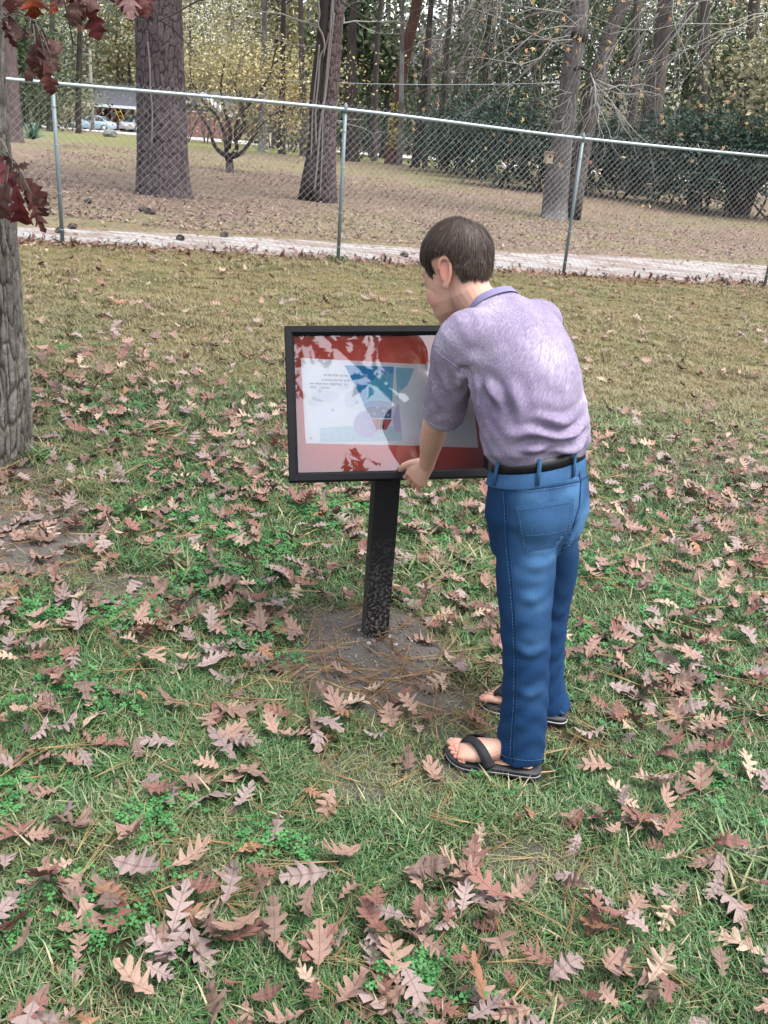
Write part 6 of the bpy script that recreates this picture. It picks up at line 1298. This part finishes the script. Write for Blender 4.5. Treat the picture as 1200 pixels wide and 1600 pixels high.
# ================================================================ fallen leaves, grass, needles
def in_view(x, y, z, mx=60, my=60):
    P = np.stack([x, y, z], -1) - CAM; d = P@_fw; px = 600 + F_PX*(P@IR)/d; py = 800 - F_PX*(P@IU)/d
    return (px > -mx) & (px < 1200+mx) & (py > -my) & (py < 1600+my) & (d > 0.1), px, py
LK = {'pale mauve-grey': leaf_mat('leaf_mauve', [(0, (0.195, 0.142, 0.130)), (0.5, (0.265, 0.200, 0.185)), (1, (0.165, 0.122, 0.116))]),
      'pinkish tan': leaf_mat('leaf_tan', [(0, (0.264, 0.168, 0.131)), (0.5, (0.216, 0.132, 0.102)), (1, (0.296, 0.200, 0.152))]),
      'reddish brown': leaf_mat('leaf_red', [(0, (0.148, 0.068, 0.051)), (0.5, (0.192, 0.092, 0.070)), (1, (0.124, 0.060, 0.048))]),
      'dull brown': leaf_mat('leaf_brown', [(0, (0.132, 0.084, 0.064)), (0.5, (0.172, 0.112, 0.086)), (1, (0.104, 0.068, 0.056))]),
      'pale straw-coloured': leaf_mat('leaf_straw', [(0, (0.320, 0.232, 0.172)), (0.5, (0.368, 0.272, 0.201)), (1, (0.288, 0.216, 0.164))]),
      'orange-brown': leaf_mat('leaf_orange', [(0, (0.215, 0.105, 0.055)), (0.5, (0.25, 0.130, 0.070)), (1, (0.18, 0.09, 0.05))])}
kinds = list(LK); kp = np.array([0.26, 0.28, 0.17, 0.18, 0.08, 0.03]); kp /= kp.sum()
lr = np.random.default_rng(21)
VAR = {k: [leaf_mesh('oak_leaf', 100*i+j, LK[k], 1.0, *[(0.45, 0.5), (0.85, 0.35), (0.25, 0.25), (1.0, 0.8), (0.6, 1.0), (0.35, 0.7)][j]) for j in range(6)] for i, k in enumerate(kinds)}
def leaf_density(x, y):
    d = np.interp(y, [0.4, 1.2, 2.3, 3.4, 4.6, 6.0, 8.0, 11.0], [195, 215, 235, 235, 150, 34, 12, 8])
    d = d*np.clip(0.40 + 1.6*(_vn(x+3, y, 1.6)*0.45 + _vn(x, y, 5.2)*0.55 - 0.18), 0.2, 1.9)
    d = d*(1 - 0.85*np.exp(-(((x+0.02)/0.25)**2 + ((y-2.52)/0.24)**2))) * (1 - 0.25*np.exp(-(((x+0.12)/0.35)**2 + ((y-1.72)/0.25)**2))) * (1 - 0.75*np.exp(-(((x-0.36)/0.2)**2 + ((y-2.05)/0.18)**2)))
    return d
nA = 30000
ax_ = lr.uniform(-4.4, 5.2, nA); ay_ = 0.5 + (fence_y(ax_)-0.6)*lr.random(nA); area_ = 9.6*(float(np.mean(fence_y(ax_)))-0.6)
keep = lr.random(nA) < leaf_density(ax_, ay_)*area_/nA
ax_, ay_ = ax_[keep], ay_[keep]
feet = [(gL + fdL*0.01), (gR + fdR*0.01)]
ok = np.ones(len(ax_), bool)
for g_, fd_ in ((gL, fdL), (gR, fdR)):
    s_ = np.array([ax_-g_.x, ay_-g_.y]).T; al = s_@np.array([fd_.x, fd_.y]); pe = s_@np.array([-fd_.y, fd_.x]); ok &= ~((np.abs(al) < 0.21) & (np.abs(pe) < 0.135))
ok &= ~((np.abs(ax_-POST[0]) < 0.09) & (np.abs(ay_-POST[1]) < 0.11)); ok &= ~(np.hypot(ax_+1.80, ay_-3.9) < 0.22)
ax_, ay_ = ax_[ok], ay_[ok]
az_ = terr(ax_, ay_); vis, lpx, lpy = in_view(ax_, ay_, az_, 10, 10)
# those hidden behind the boy or the board do not count as shown
def hid(px, py): 
    return ((px > 450) & (px < 780) & (py > 505) & (py < 745)) | ((px > 765) & (px < 925) & (py > 480) & (py < 1190)) | ((px > 570) & (px < 626) & (py > 740) & (py < 990)) | ((px < 45) & (py < 700))
dist = np.sqrt(ax_**2 + ay_**2 + EYE**2); L_ = np.clip(lr.normal(0.086, 0.020, len(ax_)), 0.042, 0.135)
size = L_/dist*np.where(vis & ~hid(lpx, lpy), 1, 0.0)
order = np.argsort(-size); kk = lr.choice(len(kinds), len(ax_), p=kp)
rest = []
def leaf_rot(i, tilt=0.36): return (lr.normal(0, tilt), lr.normal(0, tilt), lr.uniform(0, 6.283))
MARK = [((586, 998), 'the black post foot'), ((697, 1182), 'the near sandal toe'), ((846, 1216), 'the near sandal heel'), ((886, 1135), 'the far sandal heel'), ((35, 715), 'the oak trunk foot'), ((0, 1600), 'the bottom left corner'), ((1200, 1600), 'the bottom right corner'), ((600, 1600), 'the bottom edge middle'), ((300, 1600), 'the left part of the bottom edge'), ((900, 1600), 'the right part of the bottom edge'), ((1200, 800), 'the right edge middle'), ((1200, 1200), 'the lower right edge'), ((0, 1200), 'the lower left edge'), ((461, 746), 'the board corner'), ((930, 800), "the boy's seat"), ((250, 1000), 'the bare patch left of the post'), ((480, 1200), 'the soil mound front'), ((1030, 1000), 'the open grass right of the knees'), ((300, 1300), 'the lower left grass'), ((950, 1400), 'the lower right grass'), ((600, 1400), 'the lower middle grass')]
ORD = 'nearest,second nearest,third nearest,fourth nearest,fifth nearest,sixth nearest,seventh nearest,eighth nearest,ninth nearest,tenth nearest,eleventh nearest,twelfth nearest,thirteenth nearest,fourteenth nearest'.split(',')
LEAFLAB = {}
def name_leaves(idx):
    bins = {}
    for i in idx:
        (mx, my), nm = min(MARK, key=lambda q: math.hypot(q[0][0]-lpx[i], q[0][1]-lpy[i])); dx, dy = lpx[i]-mx, lpy[i]-my; a = math.degrees(math.atan2(-dy, dx)) % 360
        dr = ('right of', 'above', 'left of', 'below')[int(((a+45) % 360)//90)]
        bins.setdefault((kinds[kk[i]], dr, nm), []).append((math.hypot(dx, dy), i))
    for (k, dr, nm), l in bins.items():
        for r, (d, i) in enumerate(sorted(l)): LEAFLAB[i] = '%s %s oak leaf %s %s' % (ORD[min(r, len(ORD)-1)], k, dr, nm)
GL = 'oak leaves fallen on the grass'
name_leaves(order[:300])
for n_, i in enumerate(order):
    rot = leaf_rot(i); zz = float(az_[i]) + (0.033 + lr.normal(0, 0.007) if dirt_mask(ax_[i], ay_[i]) < 0.5 else 0.010) + L_[i]*0.06
    if n_ < 300:
        k = kinds[kk[i]]; o = bpy.data.objects.new('oak_leaf', VAR[k][int(lr.integers(6))]); COL.objects.link(o)
        o.location = (ax_[i], ay_[i], zz); o.rotation_euler = rot; o.scale = (L_[i],)*3
        tag(o, LEAFLAB[i], 'fallen leaf', GL)
    else: rest.append((ax_[i], ay_[i], zz, rot, L_[i], kk[i]))
# ---- scatter helper: points carry rot / scl / idx / tint, geometry nodes put the pieces there
def scatter(name, protos, P, rot, scl, idx, tint, kind='stuff', label=None, cat=None):
    col = bpy.data.collections.new(name+'_pieces')
    for i, me in enumerate(protos):
        o = bpy.data.objects.new('%s_piece_%02d' % (name, i), me); col.objects.link(o)
    me = bpy.data.meshes.new(name); me.vertices.add(len(P)); me.vertices.foreach_set('co', np.asarray(P, np.float32).ravel())
    for an, ty, av in (('rot', 'FLOAT_VECTOR', rot), ('scl', 'FLOAT', scl), ('idx', 'INT', idx), ('tint', 'FLOAT', tint)):
        a = me.attributes.new(an, ty, 'POINT'); av = np.asarray(av, np.int32 if ty == 'INT' else np.float32); a.data.foreach_set('vector' if ty == 'FLOAT_VECTOR' else 'value', av.ravel())
    o = bpy.data.objects.new(name, me); COL.objects.link(o)
    ng = bpy.data.node_groups.new(name, 'GeometryNodeTree'); ng.interface.new_socket('Geometry', in_out='INPUT', socket_type='NodeSocketGeometry'); ng.interface.new_socket('Geometry', in_out='OUTPUT', socket_type='NodeSocketGeometry')
    N = ng.nodes.new; gi = N('NodeGroupInput'); go = N('NodeGroupOutput'); ip = N('GeometryNodeInstanceOnPoints'); ci = N('GeometryNodeCollectionInfo')
    ci.inputs['Collection'].default_value = col; ci.inputs['Separate Children'].default_value = True; ci.inputs['Reset Children'].default_value = True
    def na(n, ty): x = N('GeometryNodeInputNamedAttribute'); x.data_type = ty; x.inputs['Name'].default_value = n; return [q for q in x.outputs if q.enabled and q.name == 'Attribute'][0]
    lk = ng.links.new; lk(gi.outputs[0], ip.inputs['Points']); lk(ci.outputs[0], ip.inputs['Instance']); ip.inputs['Pick Instance'].default_value = True
    e2r = N('FunctionNodeEulerToRotation'); lk(na('rot', 'FLOAT_VECTOR'), e2r.inputs[0]); lk(e2r.outputs[0], ip.inputs['Rotation'])
    lk(na('idx', 'INT'), ip.inputs['Instance Index']); lk(na('scl', 'FLOAT'), ip.inputs['Scale']); lk(ip.outputs[0], go.inputs[0])
    m = o.modifiers.new('scatter', 'NODES'); m.node_group = ng
    tag(o, label, cat, kind=kind); return o
allv = [m for k in kinds for m in VAR[k]]
# further leaves on the lawn, the drift along the fence, and litter over the yard behind the path
P, R_, S_, I_ = [], [], [], []
for x, y, z, rot, l, k in rest: P.append((x, y, z)); R_.append(rot); S_.append(l); I_.append(k*6 + int(lr.integers(6)))
for _ in range(1500):
    x = lr.uniform(-5, 7); y = float(fence_y(x)) + lr.normal(0.02, 0.14); P.append((x, y, float(terr(x, y)) + 0.012)); R_.append(leaf_rot(0, 0.6)); S_.append(lr.uniform(0.05, 0.10)); I_.append(int(lr.choice([2, 3, 2, 3, 1]))*6 + int(lr.integers(6)))
for _ in range(260):
    x = lr.uniform(-5, 7); y = float(fence_y(x)) + lr.uniform(0.2, 2.2); P.append((x, y, float(terr(x, y)) + 0.02)); R_.append(leaf_rot(0, 0.2)); S_.append(lr.uniform(0.05, 0.10)); I_.append(int(lr.choice([2, 3, 1]))*6 + int(lr.integers(6)))
scatter('leaf_drift', allv, P, R_, S_, I_, np.zeros(len(P)), label='thin drift of brown oak leaves along the fence and farther lawn', cat='fallen leaves')
P, R_, S_, I_ = [], [], [], []
n_y = 42000; yy = 11.6 + 34*lr.random(n_y)**1.5; xx = lr.uniform(-0.30, 0.42, n_y)*(yy+4) - 0.5
for x, y in zip(xx, yy):
    if y < fence_y(x) + 1.4 + (0.12*(x+4) if x > -4 else 0): continue
    if _vn(x, y, 0.22) + 0.5*_vn(x, y, 0.9) < (0.62 if x < 1 else 0.42): 
        if lr.random() < 0.75: continue
    P.append((x, y, float(terr(x, y)) + 0.02)); R_.append(leaf_rot(0, 0.35)); S_.append(lr.uniform(0.038, 0.075)); I_.append(int(lr.choice(6, p=[.30, .20, .10, .31, .08, .01]))*6 + int(lr.integers(6)))
scatter('leaf_litter', allv, P, R_, S_, I_, np.zeros(len(P)), label='carpet of fallen leaves over the yard behind the path', cat='leaf litter')
# ---- grass
def blade_tuft(name, seed, n, h0, h1, spread, lean, w, mat):
    r = np.random.default_rng(seed); V = []; F = []
    tn = []
    for _ in range(n):
        a = r.uniform(0, 6.283); rr = spread*math.sqrt(r.random()); bx, by = rr*math.cos(a), rr*math.sin(a); d = r.uniform(0, 6.283); h = r.uniform(h0, h1); ln = h*abs(r.normal(lean, 0.3)); ww = w*r.uniform(0.7, 1.3); o = len(V)
        px, py = -math.sin(d)*ww, math.cos(d)*ww; dx, dy = math.cos(d), math.sin(d); t_ = r.uniform(-0.3, 0.3); tv = r.random()
        for k, (u, wd) in enumerate(((0, 1.0), (0.38, 0.95), (0.74, 0.68))):
            q = ln*u*u; z = h*u*(1-0.35*min(1, lean)*u); V += [(bx+dx*q-px*wd, by+dy*q-py*wd, z-0.004), (bx+dx*q+px*wd, by+dy*q+py*wd, z + t_*ww*wd - 0.004)]; tn += [tv, tv]
        V.append((bx+dx*ln, by+dy*ln, h*(1-0.35*min(1, lean)))); tn.append(tv); F += [(o, o+1, o+3), (o, o+3, o+2), (o+2, o+3, o+5), (o+2, o+5, o+4), (o+4, o+5, o+6)]
    me = npmesh(name, V, F, mat, False, {'tone': tn}); return me
def grass_mat():
    t = NT('grass_blade'); ti = t.attr('tint', 'INSTANCER'); to = t.attr('tone')
    g = t.ramp(to, [(0, (0.011, 0.046, 0.012)), (0.45, (0.028, 0.092, 0.023)), (0.8, (0.064, 0.138, 0.040)), (0.9, (0.125, 0.135, 0.066)), (1.0, (0.26, 0.215, 0.13))])
    d = t.ramp(to, [(0, (0.105, 0.080, 0.037)), (0.4, (0.172, 0.132, 0.066)), (0.75, (0.245, 0.19, 0.105)), (1.0, (0.088, 0.098, 0.038))])
    t.col(t.mix(ti, g, d)); t.p(Roughness=0.55); t.set(t.b, 'Specular IOR Level', 0.35); return t.m
M_gr = grass_mat()
tufts = [blade_tuft('tuft', s, 22, 0.018, 0.046, 0.045, 1.0, 0.0015, M_gr) for s in range(5)] + [blade_tuft('tuft', 10+s, 16, 0.02, 0.075, 0.04, 1.1, 0.0019, M_gr) for s in range(2)] + [blade_tuft('tuft', 20+s, 18, 0.008, 0.030, 0.06, 1.8, 0.0011, M_gr) for s in range(3)]
def area_pts(n, y0, y1, margin=0.5):
    y = np.sqrt(lr.uniform(y0*y0, y1*y1, n)); hw = 0.44*np.sqrt(y*y+EYE**2)*1.0 + margin; x = lr.uniform(-1, 1, n)*hw + 0.03*y; return x, y
P, R_, S_, I_, T_ = [], [], [], [], []
def grass_zone(n, y0, y1, smin, smax):
    x, y = area_pts(n, y0, y1); z = terr(x, y); dm = dirt_mask(x, y); dry = dry_mask(x, y); pat = _vn(x, y, 1.3)*0.5 + _vn(x+5, y, 3.7)*0.5; fine = _vn(x+9, y, 8.0)
    keep = lr.random(n) > np.clip(dm*1.05, 0, 0.985); keep &= lr.random(n) < np.clip(0.30 + 1.3*(fine*0.5 + pat*0.5), 0, 1); keep &= y < fence_y(x) - 0.03
    for g_, fd_ in ((gL, fdL), (gR, fdR)):
        s_ = np.array([x-g_.x, y-g_.y]).T; al = s_@np.array([fd_.x, fd_.y]); pe = s_@np.array([-fd_.y, fd_.x]); keep &= ~((np.abs(al) < 0.145) & (np.abs(pe) < 0.062)); keep &= ~((np.abs(al) < 0.22) & (np.abs(pe) < 0.12) & (lr.random(n) < 0.55))
    keep &= ~((np.abs(x-POST[0]) < 0.05) & (np.abs(y-POST[1]-.03) < 0.05))
    base_dry = np.clip(dry*0.82 + 0.30*sm(pat, 0.52, 0.72)*(1-dry) + dm*0.6 + 0.10*lr.random(n), 0, 1)
    straw = lr.random(n) < (0.07 + 0.28*sm(_vn(x+1, y+2, 2.3), 0.6, 0.75))
    for i in np.nonzero(keep)[0]:
        P.append((x[i], y[i], z[i])); R_.append((lr.normal(0, .12), lr.normal(0, .12), lr.uniform(0, 6.283)))
        tt = base_dry[i] if not straw[i] else max(base_dry[i], 0.85)
        S_.append(lr.uniform(smin, smax)*(0.7 + 0.6*pat[i])); T_.append(tt)
        I_.append(int(lr.integers(7, 10)) if straw[i] or dm[i] > 0.4 else (int(lr.integers(5, 7)) if lr.random() < 0.10 else int(lr.integers(0, 5))))
grass_zone(11500, 0.55, 2.3, 0.75, 1.15); grass_zone(13000, 2.3, 4.2, 0.85, 1.25); grass_zone(17000, 4.2, 7.5, 0.8, 1.25); grass_zone(17000, 7.5, 13.5, 0.8, 1.3)
for cx, cy, nn in [(-1.85, 3.86, 40), (-1.62, 3.80, 30), (-1.3, 2.55, 35), (-1.45, 2.5, 30), (-0.72, 2.95, 12), (FENCE[1].x, FENCE[1].y-.06, 10), (0.95, 1.75, 14), (0.22, 3.15, 20), (.3, 3.3, 20)]:
    for _ in range(nn):
        a, b = cx + lr.normal(0, .07), cy + lr.normal(0, .05); P.append((a, b, float(terr(a, b)))); R_.append((lr.normal(0, .15), lr.normal(0, .15), lr.uniform(0, 6.28))); S_.append(lr.uniform(1.1, 1.9)); T_.append(lr.choice([0.05, 0.25, 0.7])); I_.append(int(lr.integers(5, 7)))
scatter('grass', tufts, P, R_, S_, I_, T_, label='short green and straw-coloured grass of the lawn', cat='grass')
# ---- clover
def clover_mat():
    t = NT('clover_leaf'); t.col(t.ramp(t.attr('tone'), [(0, (0.018, 0.085, 0.022)), (1, (0.045, 0.155, 0.040))])); t.p(Roughness=0.6); return t.m
M_cl = clover_mat()
def clover(seed):
    r = np.random.default_rng(seed); V = []; F = []; tn = []
    for _ in range(9):
        cx, cy = r.normal(0, .022, 2); h = r.uniform(.018, .036); a0 = r.uniform(0, 6.28); tv = r.random(); tx, ty = r.normal(0, .25, 2)
        for k in range(3):
            a = a0 + k*2.094; o = len(V); rr = r.uniform(.006, .0095)
            for (u, w) in ((0, 0), (0.75, -0.5), (1.05, -0.3), (0.98, 0), (1.05, 0.3), (0.75, 0.5)):
                x = cx + rr*(u*math.cos(a) - w*math.sin(a)); y = cy + rr*(u*math.sin(a) + w*math.cos(a)); V.append((x, y, h + (x-cx)*tx + (y-cy)*ty)); tn.append(tv)
            F += [(o, o+1, o+2), (o, o+2, o+3), (o, o+3, o+4), (o, o+4, o+5)]
    return npmesh('clover', V, F, M_cl, False, {'tone': tn})
P, R_, S_, I_ = [], [], [], []
def clover_patch(px, py, rad, n):
    c = gnd(px, py)
    for _ in range(n):
        x, y = c.x + lr.normal(0, rad), c.y + lr.normal(0, rad*0.8); P.append((x, y, float(terr(x, y)))); R_.append((0, 0, lr.uniform(0, 6.28))); S_.append(lr.uniform(0.8, 1.3)); I_.append(int(lr.integers(4)))
for q in [(540, 806, .10, 40), (490, 800, .06, 18), (285, 825, .12, 40), (330, 890, .12, 35), (200, 965, .06, 20), (70, 965, .08, 24), (300, 930, .08, 20), (700, 890, .08, 16), (100, 540, .2, 26), (160, 640, .14, 30), (250, 690, .2, 30), (420, 860, .1, 22), (240, 1290, .05, 14), (150, 1430, .07, 18), (90, 1090, .08, 18), (250, 740, .15, 24), (380, 1010, .08, 12), (1050, 950, .14, 24), (980, 1010, .1, 18), (1120, 1230, .08, 16), (950, 900, .12, 22), (650, 840, .1, 18), (470, 1035, .02, 5), (1130, 1060, .1, 14), (30, 1250, .05, 12), (420, 1330, .05, 8), (640, 1540, .04, 8)]: clover_patch(*q)
for _ in range(650):
    x, y = area_pts(1, 0.6, 6.0); x, y = float(x[0]), float(y[0])
    if dirt_mask(x, y) > 0.3 or lr.random() > 1.6*_vn(x, y, 2.1)-0.3: continue
    P.append((x, y, float(terr(x, y)))); R_.append((0, 0, lr.uniform(0, 6.28))); S_.append(lr.uniform(0.7, 1.2)); I_.append(int(lr.integers(4)))
scatter('clover', [clover(s) for s in range(4)], P, R_, S_, I_, np.zeros(len(P)), label='small green clover patches growing in the lawn', cat='clover')
# ---- pine needles
def needle(seed, mat):
    r = np.random.default_rng(seed); mb = MB(); L = r.uniform(0.13, 0.20); d = r.uniform(-0.12, 0.12)
    for k in range(3):
        a = r.normal(0, 0.09); b = r.normal(0, 0.5); pts = [(0, 0, 0)]
        for u in (0.33, 0.66, 1.0): pts.append((L*u*math.cos(a*u + d*u), L*u*math.sin(a*u + d*u), 0.006*math.sin(b+u*2)*u))
        tube(mb, pts, [0.0011, 0.00095, 0.0008, 0.0004], 3, caps=False, up=(0, 0, 1))
    return mb.mesh('needle', mat)
def needle_mat():
    t = NT('pine_needle'); t.col(t.ramp(t.rnd(), [(0, (0.14, 0.072, 0.036)), (0.5, (0.22, 0.135, 0.062)), (0.8, (0.29, 0.20, 0.10)), (1, (0.11, 0.055, 0.034))])); t.p(Roughness=0.5); return t.m
M_nd = needle_mat(); P, R_, S_, I_ = [], [], [], []
def put_needle(x, y, h): P.append((x, y, float(terr(x, y)) + h)); R_.append((lr.normal(0, .08), lr.normal(0, .10), lr.uniform(0, 6.283))); S_.append(lr.uniform(0.75, 1.15)); I_.append(int(lr.integers(6)))
x, y = area_pts(800, 0.6, 4.5)
for a, b in zip(x, y): put_needle(a, b, lr.uniform(0.012, 0.045) if dirt_mask(a, b) < 0.4 else 0.006)
for cx, cy, s1, s2, n in [(0.02, 2.34, .22, .10, 90), (-.05, 2.5, .28, .16, 40), (.27, 1.42, .14, .07, 26), (-.5, 1.5, .1, .06, 16), (.62, 1.48, .10, .08, 20), (-.45, 1.62, .14, .08, 14), (-1.4, 3.1, .35, .3, 90), (.02, 1.35, .08, .05, 10), (-.2, 2.0, .3, .15, 30), (.55, 2.9, .4, .3, 40)]:
    for _ in range(n): a, b = cx + lr.normal(0, s1), cy + lr.normal(0, s2); put_needle(a, b, lr.uniform(0.006, 0.02))
for _ in range(900):
    a = lr.uniform(-4, 6); b = float(fence_y(a)) + lr.uniform(0.05, 2.0); put_needle(a, b, 0.02)
scatter('pine_needles', [needle(s, M_nd) for s in range(6)], P, R_, S_, I_, np.zeros(len(P)), label='fallen rust and straw-coloured pine needles', cat='pine needles')
# ---- stones and crumbs of soil by the post
M_st = plain('pale_stone', (0.24, 0.23, 0.215), 0.85, var=0.2, scale=2.5); M_so = plain('soil_crumb', (0.15, 0.125, 0.105), 0.95, var=0.3, scale=3)
for px, py, r, lab in [(610, 996, .013, 'largest pale stone at the foot of the black post'), (618, 1008, .008, 'small pale stone just below the largest one by the post'), (643, 1003, .009, 'pale stone lying alone to the right on bare soil'), (614, 1022, .008, 'flat pale stone on the soil before the post'), (576, 1006, .008, 'small pale stone left of the post foot')]:
    g_ = gnd(px, py); o = link('stone', rock(int(px), M_st)); o.location = g_ + Vector((0, 0, r*0.3)); o.scale = (r, r, r); o.rotation_euler = (0, 0, px); tag(o, lab, 'stone', 'pale stones in the bare soil round the post')
P, R_, S_, I_ = [], [], [], []
for _ in range(900):
    x, y = lr.normal(-.02, .19), lr.normal(2.5, .14)
    if dirt_mask(np.array([x]), np.array([y]))[0] < 0.4 or (abs(x-POST[0]) < .04 and abs(y-POST[1]-.03) < .04): continue
    P.append((x, y, float(terr(x, y)) + 0.003)); R_.append(tuple(lr.uniform(0, 6.28, 3))); S_.append(min(0.007, abs(lr.normal(0.0015, 0.0016))+0.0010)); I_.append(int(lr.choice([0, 1, 2, 3, 4, 5], p=[.05, .05, .24, .22, .22, .22])))
scatter('soil_crumbs', [rock(s, M_st if s < 2 else M_so) for s in range(6)], P, R_, S_, I_, np.zeros(len(P)), label='loose soil crumbs and grit around the post foot', cat='soil')
